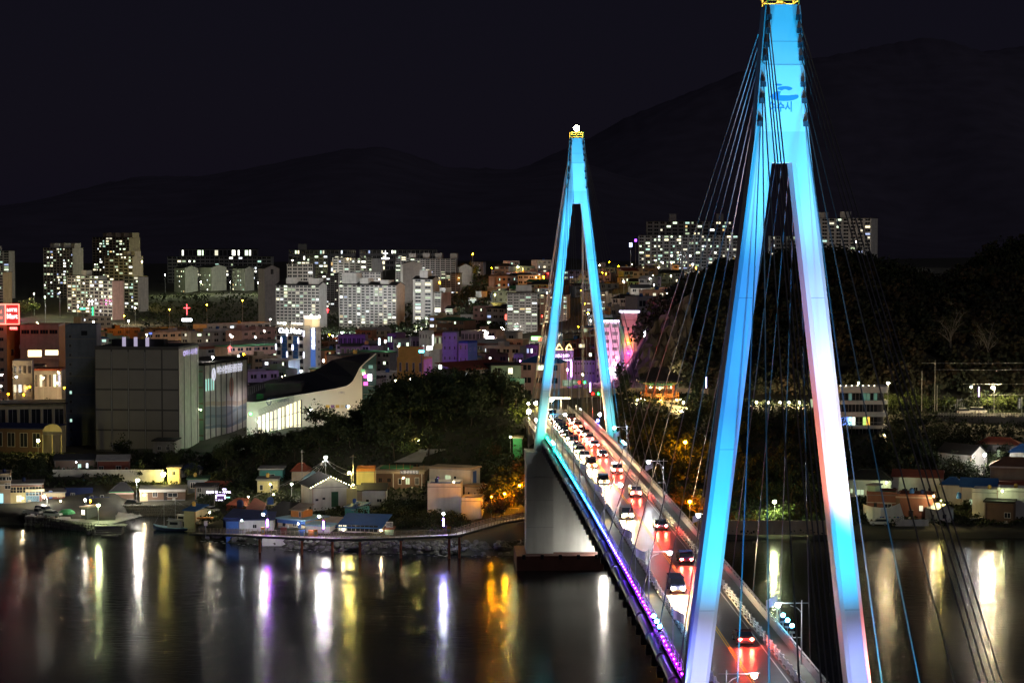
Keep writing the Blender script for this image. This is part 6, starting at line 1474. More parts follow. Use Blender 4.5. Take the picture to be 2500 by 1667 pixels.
# front row behind the boardwalk
tarp = lambda label, pts, Y0, Y1, mt: tag(MB().add([tuple(W(p[0], p[1], lerp(Y0, Y1, p[2]))) for p in pts] + [tuple(W(p[0], p[1], lerp(Y0, Y1, p[2])) - Vector((0, 0, 2.4))) for p in pts], [(0, 1, 2, 3), (4, 5, 1, 0), (5, 6, 2, 1), (6, 7, 3, 2), (7, 4, 0, 3)]).build('shed', M(mt)), label, 'shed')
tarp('low shed with a navy tarpaulin roof left of the blue front', [(545, 1262, 0), (605, 1266, 0), (640, 1245, 1), (570, 1240, 1)], 509, 521, 'navy')
tarp('shed with a wide orange-edged tiled roof above the navy tarpaulins', [(595, 1246, 0), (640, 1252, 0), (650, 1228, 1), (622, 1214, 1)], 523, 535, 'roofred')
tarp('shed with a red sheet roof and a green edge by the water tank', [(552, 1231, 0), (600, 1236, 0), (610, 1216, 1), (580, 1214, 1)], 537, 547, 'roofred')
tarp('black sloping roof rising towards the big white house', [(640, 1256, 0), (715, 1266, 0), (738, 1228, 1), (690, 1222, 1)], 517, 529, 'black')
tag(MB().lathe([(.8, 0), (.85, 1.3), (.5, 1.7), (.1, 1.8)], 10).build('water_tank', M('blue'), None, loc=W(660, 1230, 528)), 'blue water tank on the roofs below the alley', 'water tank')
tag(MB().lathe([(.8, 0), (.85, 1.5), (.5, 1.9), (.1, 2.0)], 10).build('water_tank', M('navy'), None, loc=W(586, 1238, 536)), 'dark navy water tank by the green roof edge', 'water tank')
o = hse('navy blue clad front at the start of the boardwalk', 552, 582, 584, 1272, 508, 1, wall='blue', roof='slab', roofm='navy', depth=5); door(o, .5, mt='navy')
o = hse('violet-lit white shed with a long sloping wall behind the first lit post', 584, 668, 672, 1268, 509, 1, wall='white', roof='shed', roofm='navy', ridge=.9, depth=7, wins=((.45, .5, 1.0, 1.0, -1),))
o = hse('cream house with a long blue roof band and a blue door', 672, 745, 802, 1272, 508, 1, wall='cream', roof='slab', roofm='skyblue', depth=9, side='R', wins=((.24, .25, .9, 1.9, -1, 'black'), (.62, .3, 1.1, 1.8, -1, 'white'),)); door(o, .8, mt='blue'); fascia(o, 'blue', -.9, .1, .15)
o = hse('small orange shed standing on the blue-banded roof', 708, 740, 763, 1247, 512, 1, wall='orange', roof='shed', roofm='tan', ridge=1.2, depth=4, base=W(720, 1262, 512).z - .2, wins=((.75, .1, .6, 1.3, -1, 'white'),))
o = hse('low white shed with a thin pale roof behind the second lit post', 745, 805, 826, 1285, 503, 1, wall='white', roof='slab', roofm='skyblue', depth=6); fascia(o, 'white', -.2, .1, .2)
hse('cream cottage with sloping tiles between the low white shed and the cafe', 795, 822, 845, 1280, 507, 1, wall='cream', roof='gable', roofm='tan', ridge=1.3, depth=5)
o = hse('turquoise hut with a blue roof above the cafe', 840, 869, 902, 1240, 520, 1, wall='teal', roof='shed', roofm='roofblue', ridge=.8, depth=5); door(o, .7, .9, 2, 'teal')
o = hse('seafront cafe with black window grids under a long blue metal roof', 822, 928, 952, 1290, 502, 1, wall='offwhite', roof='shed', roofm='roofblue', ridge=2.2, depth=8, over=.5)
x0, x1, d, h, fw = INFO[o.name]
for i in range(9): put(window_mesh(1.02, 1.5, 7 if i in (0, 1) else -1, 'black', 1, 1), 'window', o, (x0 + .65 + 1.1 * i, -.03, .5))
so = sign('white sign board with black lettering at the right end of the cafe', '어부횟집', 951, 1281, 501, 1.5, 17, 'white', (.02, .02, .02), inkL=0, th=.75)
MB().box(-.08, .08, .1, .25, -3.5, -.7).build('post', M('steel'), so)
o = hse('tiny mint stall at the right corner of the cafe', 940, 960, 962, 1292, 500, 1, wall='mint', roof='slab', roofm='brick', depth=3)
# sea wall below cafe
wall_run('pale mint sea wall below the cafe', (932, 496), (1030, 497), 1310, 3.4, 'mint', 8, 'sea_wall')
wall_run('low white sea wall below the boardwalk houses', (640, 501), (930, 497), 1308, 2.4, 'offwhite', 22, 'sea_wall')
# --- boardwalk
BWP = [(470, 1301, 508), (540, 1302, 501), (600, 1304, 493), (680, 1308, 489), (760, 1311, 486), (850, 1313, 484), (950, 1311, 483), (1050, 1307, 482.5), (1112, 1304, 482), (1160, 1290, 486), (1220, 1273, 494), (1290, 1262, 503)]
bwk = thing('boardwalk', 'timber boardwalk on red piles curving along the shore with railings on both sides', 'boardwalk', (0, 0, 0))
mid = [W(*p) for p in BWP]
fine = []
for a, c in zip(mid, mid[1:]):
    n = max(2, int((c - a).length / 1.2))
    for i in range(n): fine.append(a.lerp(c, i / n))
fine.append(mid[-1])
def off(k, d):
    t = (fine[min(k + 1, len(fine) - 1)] - fine[max(k - 1, 0)]); t.z = 0; t.normalize(); return fine[k] + Vector((-t.y, t.x, 0)) * d
plankm = pm('plank', (.34, .3, .25), .8, .25, 1.2)
for k in range(len(fine) - 1):
    p0, p1, q0, q1 = off(k, -1.1), off(k + 1, -1.1), off(k, 1.1), off(k + 1, 1.1); g_ = Vector((.03, 0, 0)); dz = Vector((0, 0, .1))
    MB().add([p0, p1 - g_, q1 - g_, q0, p0 - dz, p1 - g_ - dz, q1 - g_ - dz, q0 - dz], [(0, 1, 2, 3), (4, 5, 1, 0), (5, 6, 2, 1), (7, 4, 0, 3)]).build('deck_board', plankm, bwk)
for d_ in (-.95, .95): MB().tube([off(k, d_) - Vector((0, 0, .32)) for k in range(len(fine))], .2, 4).build('beam', M('darkgrey'), bwk)
for d_ in (-1.05, 1.05):
    ra = []
    for z in (.4, .75, 1.1): ra.append(MB().tube([off(k, d_) + Vector((0, 0, z)) for k in range(0, len(fine), 2)], .045, 5).build('rail', M('tan'), bwk))
    pmx = MB().box(-.06, .06, -.06, .06, 0, 1.2).mesh('post', [M('tan')])
    for k in range(0, len(fine)): put(pmx, 'post', ra[0], off(k, d_))
rustm = M('rust')
for px, yb in ((636, 1345), (806, 1362), (873, 1368), (984, 1366), (1101, 1368), (1117, 1369), (736, 1350)):
    k = min(range(len(fine)), key=lambda i: abs(PXof(fine[i].x, fine[i].y) - px)); p = fine[k]
    MB().tube([(p.x, p.y, -4), (p.x, p.y, p.z - .5)], .28, 10).build('pile', rustm, bwk); MB().box(p.x - .7, p.x + .7, p.y - 1.1, p.y + 1.1, p.z - .75, p.z - .42).build('pile_cap', M('darkgrey'), bwk)
def bw_at(px, d): k = min(range(len(fine)), key=lambda i: abs(PXof(fine[i].x, fine[i].y) - px)); return off(k, d)
for i, (px, pl, c) in enumerate([(646, 636, (.4, .03, 1)), (780, 769, (.4, .03, 1)), (1087, 1088, (.12, .06, 1))]):
    q = bw_at(px, 1.3); nm = ('first', 'second', 'third')[i]
    o = thing('lit_post', '%s boardwalk lamp post with a glowing %s tube, counted from the quay' % (nm, 'violet' if i < 2 else 'blue-violet'), 'light post', q)
    MB().box(-.06, .06, -.06, .06, 0, 4.6).build('post', M('darkgrey'), o); MB().tube([(0, -.1, 1.9), (0, -.1, 3.6)], .13, 8).build('light_tube', em('bw_tube%d' % i, c, 240), o)
    MB().tube([(0, 0, 4.5), (-.5 if i < 2 else 0, 0, 4.65), (-1.0 if i < 2 else 0, 0, 4.6)], .05, 5).build('arm', M('darkgrey'), o)
    MB().ball((0, 0, 0), .24, 0, 8, 5).build('bulb', em('bw_bulb', (.95, 1, .85), 1000), o, loc=(-1.0 if i < 2 else 0, 0, 4.7))
    q = bw_at((637, 771, 1101)[i], -.6)
    k_ = thing('lifebuoy_box', 'yellow lifebuoy box on the boardwalk by the %s lit post' % nm, 'rescue box', q)
    MB().box(-.42, .42, -.2, .2, .25, 1.75).build('cabinet', M('gold'), k_); MB().box(-.3, .3, -.23, -.2, .7, 1.4).build('panel', M('mint'), k_); MB().box(-.5, .5, -.28, .28, 1.75, 1.9).build('lid', M('orange'), k_)
q = bw_at(512, -1.4); o = thing('notice_board', 'white notice board on a post where the boardwalk begins', 'sign', q)
MB().box(-.4, .4, -.05, .05, 2.0, 3.1).build('board', M('white'), o); MB().box(-.05, .05, -.04, .04, -1, 2).build('post', M('steel'), o)
for i, (px, mt) in enumerate(((676, 'redbrown'), (724, 'blue'), (746, 'orange'))):
    q = bw_at(px, 2.4); tag(MB().box(-.7, .7, -.4, .4, 0, 1.3 if i else 1.7).build('crate_stack', M(mt), None, loc=q), '%s fishing crate standing behind the boardwalk rail' % ('dark red', 'blue', 'orange')[i], 'crate')
tag(MB().box(-1.2, 1.2, -.2, .2, .42, .5).box(-1.0, -.9, -.15, .15, 0, .42).box(.9, 1.0, -.15, .15, 0, .42).build('park_bench', M('tan'), None, loc=W(1256, 1245, 512)), 'wooden bench on the slope under the orange-lit thicket', 'bench')
# park wall and path on the knoll
wall_run('pale curved park wall on the side of the knoll', (1022, 566), (1135, 572), 1096, 6, 'grey', 8)
o = tag(MB().add([tuple(W(960, 1128, 560)), tuple(W(1030, 1128, 560)), tuple(W(1046, 1098, 568)), tuple(W(1026, 1098, 568))], [(0, 1, 2, 3)]).build('path', M('concrete')), 'pale path climbing past the park wall', 'path'); o['kind'] = 'structure'
car('sedan', 'black', 'dark car with a shiny roof parked by the park wall', (W(1016, 1118, 561).x, 561, G(W(1016, 1118, 561).x, 561)), 1.3)
hse('small green-lit booth at the left foot of the far tower', 1252, 1274, 1276, 1070, 548, 1, wall='green', roof='slab', roofm='tan', depth=4)
lamp('lamp behind the small green-lit booth', 1246, 1066, 545, 'green', 900, .16)
# rocks under the boardwalk
b = MB(); r2 = random.Random(5)
for i in range(900):
    px = r2.uniform(470, 1480); tt = r2.uniform(-3.5, 5.5)
    Sx = None
    for a_, c_ in zip(COLS, COLS[1:]):
        if a_[0] <= px <= c_[0]: Sx = lerp(a_[1], c_[1], (px - a_[0]) / (c_[0] - a_[0]))
    Y = Sx + tt; x = (px - 1250) / F * Y; z = max(-.5, G(x, Y)); r = r2.uniform(.3, .95)
    n = 6; a0 = r2.uniform(0, 6)
    b.loft([[(x + r * k_ * cos(a0 + 2 * pi * i_ / n) * r2.uniform(.75, 1.2), Y + r * k_ * sin(a0 + 2 * pi * i_ / n) * r2.uniform(.75, 1.2), z + h_ * r) for i_ in range(n)] for h_, k_ in ((-.5, .7), (0, 1), (.45, .75), (.65, .25))])
kind(tag(b.build('shore_rocks', pm('rock', (.13, .125, .11), .9, .4, .8, bump=.3)), 'tumbled grey rocks along the shore under the boardwalk', 'rocks'), 'stuff')
for lab, px, py, Y, c, P in [('porch lamp on the red-brown house with the cream fascia', 148, 1222, 557, 'warm', 260), ('small added lamp over the yellow shop door', 55, 1216, 553, 'warm', 420), ('porch light of the long flat brown house', 352, 1208, 561, 'warm', 420), ('porch lamp of the dim mint house', 492, 1192, 571, 'warm', 300),
 ('yard lamp by the red sheet roof', 606, 1212, 540, 'warm', 500), ('small added lamp at the blue door of the cream house', 728, 1278, 506, 'white', 260), ('warm lamp under the cafe roof, left end', 838, 1292, 499, 'warm', 420), ('warm lamp under the cafe roof, right end', 930, 1294, 499, 'warm', 300), ('porch lamp of the brown restaurant', 985, 1166, 548, 'warm', 600),
 ('little added lamp on the terrace of the weathered house', 1108, 1176, 524, 'warm', 420), ('garden lamp behind the big white house', 862, 1182, 536, 'yellow', 700), ('alley lamp beside the orange-edged roof', 668, 1206, 540, 'warm', 500), ('lamp on the dark upper house left of the yard wall', 186, 1128, 606, 'cool', 420), ('lamp at the navy front where the boardwalk begins', 590, 1270, 503, 'cool', 300)]:
    lamp(lab, px, py, Y, c, P, .14, post=False, name='wall_lamp')  # small lamps added to brighten the dim shoreline
# ================================================================== right shore: pavilion, villa, village, road
Yp = 625.0
pc = W(1611, 975, Yp); kp = Yp / F
gzp = G(pc.x, Yp)
pav = thing('pavilion', 'eight-sided Korean pavilion with a tiled upswept roof, lit gold from below', 'pavilion', (pc.x, Yp, pc.z))
Re, z_e, z_top = 61 * kp, (975 - 932) * kp, (975 - 903) * kp
n = 8
def og(R, z, a0=pi / 8, up=0): return [(R * cos(a0 + 2 * pi * i / n), R * sin(a0 + 2 * pi * i / n), z + up) for i in range(n)]
# roof with upturned corners: 16-gon where corners are raised
rings = []
for f, z, u in ((1.0, z_e, .75), (.8, z_e + 1.0, .25), (.55, z_e + 2.4, 0), (.3, z_e + 4.2, 0), (.07, z_top, 0)):
    rings.append([(Re * f * (1 if i % 2 == 0 else .945) * cos(pi / 8 + pi * i / n), Re * f * (1 if i % 2 == 0 else .945) * sin(pi / 8 + pi * i / n), z + (u if i % 2 == 0 else 0)) for i in range(16)])
MB().loft(rings).build('roof', pm('pavilion_tile', (.04, .04, .045), .7, .3, .6, bump=.3), pav)
b = MB()
for i in range(0, 16, 2): b.tube([Vector(r[i]) + Vector((0, 0, .12)) for r in rings], .17, 5)
b.build('ridge_tile', M('roofdark'), pav)
MB().lathe([(.35, 0), (.6, .4), (.3, .8), (.45, 1.1), (.05, 1.9)], 8).build('finial', M('stone'), pav, loc=(0, 0, z_top))
MB().loft([og(Re * .93, z_e - .1, up=.0), og(Re * .93, z_e + .15), og(Re * .3, z_e + .9)]).build('soffit', pm('soffit_paint', (.03, .12, .06), .7, .2, 1), pav)
for k in range(8):                                     # rafters
    for q in range(7):
        a = pi / 8 + 2 * pi * (k + (q + .5) / 7) / 8; rr = Re * .94 * cos(pi / 8) / cos((a - pi / 8) % (pi / 4) - pi / 8)
        MB().tube([(rr * .62 * cos(a), rr * .62 * sin(a), z_e - .15), (rr * cos(a), rr * sin(a), z_e - .1 + .5 * abs((q - 3) / 3) ** 3)], .12, 4).build('rafter', M('yellow'), pav)
Rc = 36 * kp
for (x, y, z) in og(Rc, 0): MB().tube([(x, y, 1.4), (x, y, z_e)], .24, 8).build('column', pm('red_column', (.4, .1, .04), .6, .15, 1), pav)
MB().loft([og(Rc + .35, z_e - .75), og(Rc + .35, z_e - .1)], cap=False).build('frieze', pm('frieze_paint', (.06, .2, .14), .7, .2, 1), pav)
MB().loft([og(Rc + 1.6, -2.5), og(Rc + 1.6, .0)]).build('base', M('concrete'), pav)
MB().loft([og(Rc + 1.3, 1.2), og(Rc + 1.3, 1.45)]).build('floor', M('wood'), pav)
ra = None
for k in range(8):
    p, q = Vector(og(Rc + 1.6, 1.2)[k]), Vector(og(Rc + 1.6, 1.2)[(k + 1) % 8])
    b = MB()
    for z in (.9, .1): b.tube([p + Vector((0, 0, z)), q + Vector((0, 0, z))], .09, 5)
    for i in range(9): t = p.lerp(q, i / 8); b.tube([t - Vector((0, 0, .9)), t + Vector((0, 0, .9))], .06, 4)
    kind(b.build('railing', pm('lit_timber', (.5, .2, .06), .6, .2, 1), pav), 'stuff')
for i, (dx, dy, z, P) in enumerate([(-4.6, -5.5, .3, 700), (0, -6.2, .3, 900), (4.6, -5.5, .3, 700), (-5.8, -2, .3, 500), (5.8, -2, .3, 500), (0, 0, 3.2, 900), (-3, -3.8, z_e - 1.3, 160), (3, -3.8, z_e - 1.3, 160)]):
    MB().ball((0, 0, 0), .16, 0, 6, 4).build('uplight', em('pav_%d' % P, (1, .55, .12), P / (39.5 * .0256)), pav, loc=(dx, dy, z))
tag(MB().add([tuple(W(1625, 985, 618)), tuple(W(1678, 995, 616)), tuple(W(1682, 1040, 612)), tuple(W(1640, 1020, 612)), ] + [tuple(W(a, b_, c) + Vector((0, .8, 0))) for a, b_, c in ((1625, 985, 618), (1678, 995, 616), (1682, 1040, 612), (1640, 1020, 612))], [(0, 1, 2, 3), (7, 6, 5, 4), (0, 4, 5, 1), (1, 5, 6, 2)]).build('stone_wall', M('cream')), 'lit stone wall running down right of the pavilion', 'wall')
lamp('warm floodlight low beside the pavilion', 1556, 976, 614, 'warm', 2600, .2, name='ground_lamp')
lamp('second warm floodlight at the right foot of the pavilion', 1668, 982, 613, 'warm', 3200, .2, name='ground_lamp')
lamp('small path lamp on the steps right of the pavilion', 1664, 1004, 605, 'warm', 900, .16)
for i, (px, P) in enumerate([(1847, 1500), (1877, 1500), (1904, 500), (1926, 1500), (1952, 4200)]):
    lamp('golden lamp on the wooded slope between the near tower legs, %s from the pavilion' % ORD[i], px, 982, 632, 'warm', P * 1.3, .26, group='golden lamps on the wooded slope')
lamp('orange sodium lamp in the trees behind the bridge lamps, upper one', 1673, 1079, 566, 'sodium', 16000, .4)
lamp('orange sodium lamp in the trees close to the near tower left leg, lower one', 1684, 1224, 522, 'sodium', 12000, .36)
lamp('yellow-green street lamp standing over the sea wall between the near tower legs', 1891, 1224, 520, 'green', 6500, .38)
wall_run('low sea wall with a pale rim between the near tower legs', (1700, 514.5), (2030, 514), 1270, 3.5, 'tan', 16, 'sea_wall')
# villa
Yv = 603.0
o = thing('villa', 'three-storey villa of white curved balconies with blue, green and orange lit rooms', 'villa', (W(2112, 1060, Yv).x, Yv, G(W(2112, 1060, Yv).x, Yv) - 1))
kz = Yv / F; zb = o.location.z
X0, X1 = -62 * kz, 55 * kz
Z = lambda py: W(2112, py, Yv).z - zb
def curved(nm, y0, z0, z1, mt, x0=X0, x1=X1, dep=9):
    r = 2.2; pts = [(x0, y0)] + [(x1 - r + r * sin(a), y0 + r - r * cos(a)) for a in [pi / 2 * i / 6 for i in range(7)]] + [(x1, y0 + dep), (x0, y0 + dep)]
    MB().slab(pts, z0, z1).build(nm, M(mt), o)
curved('roof_fascia', -1.6, Z(958), Z(943), 'white')
curved('wall', 0, 0, Z(958) - .02, 'darkgrey', x1=X1 - .8)
for a_, c_ in ((986, 977), (1016, 1007), (1045, 1038)): curved('balcony', -1.6, Z(a_), Z(c_), 'white')
curved('balcony', -1.5, Z(1007) - .02 + .0, Z(1005), 'white', x0=X0 + .1)
for row, (zt, zbm, cols) in enumerate([(960, 977, [-1, -1, 3, -1, -1, -1, 'g', 'g', -1, 'g']), (986, 1006, [-1, -1, -1, -1, -1, -1, -1, -1, -1, -1]), (1018, 1037, ['b', 'b', 'c', 'w', -1, -1, 'y', 'o', -1, -1]), (1045, 1060, [-1] * 10)]):
    for i, c in enumerate(cols):
        xa, xb = lerp(X0 + .3, X1 - 3, i / 10), lerp(X0 + .3, X1 - 3, (i + 1) / 10)
        mt = glassm() if c == -1 else em('villa_%s' % c, {'b': (.15, .3, 1), 'c': (.4, .8, 1), 'w': (.9, 1, .8), 'y': (.6, .9, .2), 'o': (1, .5, .05), 'g': (.15, .5, .35), 3: (.2, .6, .5)}[c], {'b': 2.4, 'c': 2.4, 'w': 1.8, 'y': 1.2, 'o': 1.8}.get(c, .25))
        f_ = MB().box(xa + .06, xb - .06, -.07, -.02, Z(zbm), Z(zt)).build('window', mt, o)
        MB().box(xa - .05, xa + .06, -.12, -.01, Z(zbm), Z(zt)).build('frame', M('grey'), o)
MB().tube([(X0, -1.5, Z(1030)), (X1 - 2, -1.5, Z(1030))], .05, 5).build('handrail', M('steel'), o)
for i in range(7): MB().ball((X0 + 1.6 * i, -.6, Z(941)), .09, 0, 6, 4).build('string_light', em('villa_string', (1, .9, .6), 25), o)
lamp('yellow-white lamp over the left end of the villa roof', 2097, 934, 618, 'yellow', 2300, .28)
lamp('warm lamp over the right end of the villa roof', 2168, 935, 618, 'warm', 4200, .36)
lamp('golden lamp under the villa corner', 2160, 1062, 601, 'warm', 500, .14, name='ground_lamp')
hse('narrow lit stair block on the slope left of the near tower right leg', 1976, 1986, 1990, 1014, 628, 2, wall='grey', roof='slab', depth=5, wins=((.5, .3, 1.0, 4.0, 6),))
# upper road, fence, cars, lamps, signs
wall_run('dark retaining wall under the upper road on the right', (2285, 614), (2520, 612), 1017, 5, 'stone', 14, 'retaining_wall')
rail('white guard fence of the upper road on the right', [W(2290, 1016, 614.5), W(2400, 1017, 614.2), W(2520, 1017, 613)], 1.1, 34, 'white', rails=(.35, .7, 1.05), r=.06)
car('suv', 'white', 'white car parked behind the guard fence on the upper road, left one', (W(2356, 1012, 619).x, 619, G(W(2356, 1012, 619).x, 619) + .2), pi / 2 + .2)
car('van', 'white', 'white van parked behind the guard fence on the upper road, right one', (W(2388, 1012, 620).x, 620, G(W(2388, 1012, 620).x, 620) + .2), pi / 2)
o = tag(MB().add([tuple(W(2270, 1016, 612.8) + Vector((0, 2.5, .1))), tuple(W(2560, 1017, 612.8) + Vector((0, 2.5, .1))), tuple(W(2560, 1005, 630)), tuple(W(2270, 1004, 630))], [(0, 1, 2, 3)]).build('upper_road', asph), 'upper road along the foot of the wooded hill', 'road'); o['kind'] = 'structure'
lamp('golden star-bright lamp over the upper road on the right', 2424, 946, 618, 'warm', 17000, .42, arm=-.4)
lamp('small green-white lamp left of the violet post on the upper road', 2371, 944, 630, 'cool', 1800, .24)
o = sign('dark upright name board with pale letters beside the upper road', '국\n산\n횟\n집', 2489, 985, 610, 3.4, 8, 'darkgrey', (.8, .8, .78), inkL=.25, th=.2, wtxt=.6)
MB().tube([(.75, .2, -3), (.75, .2, 1.9)], .1, 6).build('post', M('steel'), o)
for py in (886, 902, 937, 963):
    a, c = W(2250 + (py - 886) * 2, py, 622), W(2560, py - 1, 618); m_ = (a + c) / 2 - Vector((0, 0, .2)); tag(MB().tube([a, m_, c], .045, 4).build('power_line', M('grey')), 'power line above the upper road, %s of four' % {886: 'topmost', 902: 'second', 937: 'third', 963: 'lowest'}[py], 'wire')
for px, y0, lab in ((2283, 880, 'power pole between the villa and the upper road'), (2288, 940, 'shorter pole beside the power pole at the upper road'), (2251, 905, 'slim pole in the trees right of the villa')):
    p = W(px, y0, 622); g_ = G(p.x, 622); tag(MB().tube([(p.x, 622, g_ - .5), (p.x, 622, p.z)], .15, 6, 0, .1).build('utility_pole', M('concrete')), lab, 'pole')
b = MB(); rr_, at_, L_n = rail('tall thin fence behind the lit trees on the upper road', [W(2165, 1000, 632), W(2500, 1000, 632)], 3.2, 60, 'midgrey', rails=(3.0,), r=.05)
# village
o = hse('white gabled house flooded with light under a black roof', 2305, 2372, 2410, 1110, 572, 1, wall='white', roof='gable', roofm='black', ridge=2.2, depth=7, wins=((.75, .45, 1.4, .7, -1), ))
lamp('glaring white lamp at the corner of the white gabled house', 2404, 1110, 566, 'white', 5200, .3)
hse('dark roofed house with three windows uphill of the floodlit gable', 2392, 2488, 2492, 1086, 588, 1, wall='grey', roof='hip', roofm='roofred', ridge=1.5, wins=((.3, .25, 1.2, 1.5, -1), (.52, .25, 1.1, 1.8, 6), (.8, .3, 1.2, 1.3, -1)))
hse('white house with a blue roof at the photo edge', 2470, 2535, 2540, 1105, 572, 1, wall='white', roof='hip', roofm='roofblue', ridge=1.8, wins=((.12, .45, .8, .8, -1), (.32, .45, .9, .8, -1)))
o = hse('long dark-fronted house with a brown roof and lit porch at the photo edge', 2425, 2560, 2562, 1142, 556, 1, wall='tan', roof='hip', roofm='brown', ridge=2.0, depth=9, wins=((.24, .12, 2.2, 2.6, -1, 'black'), (.45, .12, 2.2, 2.6, -1, 'black'), (.7, .12, 2.2, 2.6, -1, 'black'))); fascia(o, 'offwhite', -.25, .1, .7)
tag(MB().box(-5, 7, 0, 4, -2.2, .3).build('terrace', M('roofred'), None, loc=W(2480, 1178, 549)), 'red-brown terrace below the long dark-fronted house', 'terrace')
o = hse('long low white house under a black tiled hipped roof near the near tower', 2072, 2176, 2180, 1172, 552, 1, wall='white', roof='hip', roofm='black', ridge=2.2, depth=8, wins=((.1, .3, .7, 1.2, 6), (.3, .2, 2.0, 1.6, 6, 'wood'), (.55, .2, 2.0, 1.6, 6, 'wood')))
lamp('lamp under the eaves of the black-roofed long house', 2164, 1178, 549.5, 'green', 500, .16, post=False)
o = hse('long white house with a brown roof right of the black-roofed one', 2184, 2300, 2304, 1166, 553, 1, wall='white', roof='gable', roofm='redbrown', ridge=1.4, depth=7, wins=((.04, .4, .8, .6, -1), (.25, .2, 1.5, 1.5, -1), (.47, .35, 1.1, 1.1, -1), (.75, .2, .8, 1.9, -1)))
o = hse('red brick house with white bands behind a curved white wall', 2118, 2188, 2192, 1208, 533, 1, wall='brick', roof='parapet', roofm='roofgreen', trim='brick', depth=8, wins=((.3, .45, .9, 1.3, -1, 'redbrown'), (.72, .3, 2.0, 2.0, -1)))
for z in (.35, .7): fascia(o, 'offwhite', -INFO[o.name][3] * z, -INFO[o.name][3] * z + .15, .04)
o = hse('pale rooftop cabin standing on the brick house', 2120, 2136, 2151, 1186, 535, 1, wall='mint', roof='slab', roofm='midgrey', depth=3.2, base=W(2130, 1207, 535).z)
o = hse('rosy lit brick wing with a barred window and a doorway', 2192, 2278, 2286, 1215, 530, 1, wall='brick', roof='parapet', roofm='redbrown', trim='brick', depth=8, wins=((.68, .42, 1.0, 1.4, 7, 'white'), (.94, .5, .5, .7, -1)))
fascia(o, 'peach', -.25, .1, .06); door(o, .42, 1.0, 2.2, 'black')
MB().box(INFO[o.name][0], INFO[o.name][0] + 1.0, -.3, -.03, 0, INFO[o.name][3] - .4).build('pilaster', M('brown'), o)
lamp('warm lamp above the rosy lit brick wing', 2280, 1210, 528, 'warm', 1500, .18, post=False)
lamp('lamp inside the glowing yellow bush beside the brick wing', 2296, 1222, 528, 'yellow', 1100, .18)
b = MB(); a0, c0 = W(2108, 1268, 526), W(2206, 1268, 524)
o = thing('garden_wall', 'curved white garden wall with small painted fish below the brick house', 'wall', (0, 0, 0))
cw_ = [(2108, 1262, 1230, 529), (2116, 1266, 1233, 527), (2130, 1268, 1237, 525.5), (2150, 1270, 1239, 525), (2170, 1270, 1239, 525), (2184, 1270, 1234, 525), (2197, 1270, 1228, 525), (2207, 1270, 1260, 525)]
for (pa, b0, t0, Ya), (pb, b1, t1, Yb) in zip(cw_, cw_[1:]):
    q = [W(pa, b0 + 6, Ya), W(pb, b1 + 6, Yb), W(pb, t1, Yb), W(pa, t0, Ya)]; bk_ = [v + Vector((0, .35, 0)) for v in q]
    MB().add([tuple(v) for v in q + bk_], [(0, 1, 2, 3), (7, 6, 5, 4), (3, 2, 6, 7), (0, 3, 7, 4), (1, 5, 6, 2)]).build('panel', M('mint') if pa < 2100 else M('white'), o)
for i, (px, c) in enumerate(((2150, 'blue'), (2156, 'navy'), (2164, 'paleyellow'), (2172, 'pink'), (2184, 'green'), (2192, 'blue'))):
    p = W(px, 1262, 524.9); MB().poly([(p.x + .32 * cos(t) * (1 if cos(t) > -.5 else .8), 524.88, p.z + .17 * sin(t)) for t in [2 * pi * j / 8 for j in range(8)]]).build('painted_fish', M(c), o)
o = hse('little white hut with a grey roof beside the brick wing', 2262, 2290, 2328, 1245, 526, 1, wall='white', roof='gable', roofm='grey', ridge=1.1, depth=4, over=.25, wins=((.7, .4, .8, .9, -1), )); put(window_mesh(1.1, 1.0, -1, 'darkgrey', 1), 'window', o, (.05, 2.0, 1.4), rz=pi / 2)
wall_run('low white terrace wall left of the little white hut', (2186, 522), (2268, 522), 1268, 1.6, 'white', 6)
car('suv', 'white', 'white car parked at the waterside below the painted wall', (W(2146, 1280, 522).x, 522, G(W(2146, 1280, 522).x, 522) + .1), -pi / 2 - .15)
hse('blue-roofed house in the middle of the right village', 2300, 2352, 2356, 1184, 546, 1, wall='offwhite', roof='hip', roofm='roofblue', ridge=1.6, depth=6)
hse('second blue-roofed house with a pale porch in the right village', 2350, 2432, 2436, 1190, 543, 1, wall='offwhite', roof='gable', roofm='roofblue', ridge=1.8, depth=7, wins=((.12, .2, .9, 1.3, -1), (.3, .2, .9, 1.5, 6, 'wood'), (.55, .2, 1.6, 1.5, -1)))
hse('white flat-roofed house stepping down in the right village', 2378, 2440, 2446, 1202, 534, 1, wall='white', roof='parapet', roofm='midgrey', trim='white', depth=6, wins=((.55, .2, 1.1, 1.6, -1),))
hse('white walled yard house at the right photo edge', 2440, 2530, 2534, 1200, 531, 1, wall='white', roof='parapet', roofm='midgrey', trim='white', depth=6, wins=((.3, .3, 1.2, 1.2, -1),))
lamp('small green-white wall lamp on the white flat-roofed house', 2447, 1198, 530.5, 'green', 420, .14, post=False)
hse('dark wooden shed with a pink panel on the shore at the right', 2408, 2474, 2480, 1228, 526, 1, wall='brown', roof='slab', roofm='black', depth=6, wins=((.8, .3, 1.6, 1.4, -1),))
boat('upturned pale boat lying beside the dark wooden shed', 2384, 1224, 529, 4, 1.5, .4, 'grey', None).location.z = G(W(2384, 1224, 529).x, 529) + .3
tag(MB().lathe([(.6, 0), (.65, 1.1), (.3, 1.4)], 8).build('water_tank', M('roofblue'), None, loc=W(2226, 1204, 534)), 'blue water tank on the roof of the brick wing', 'water tank')
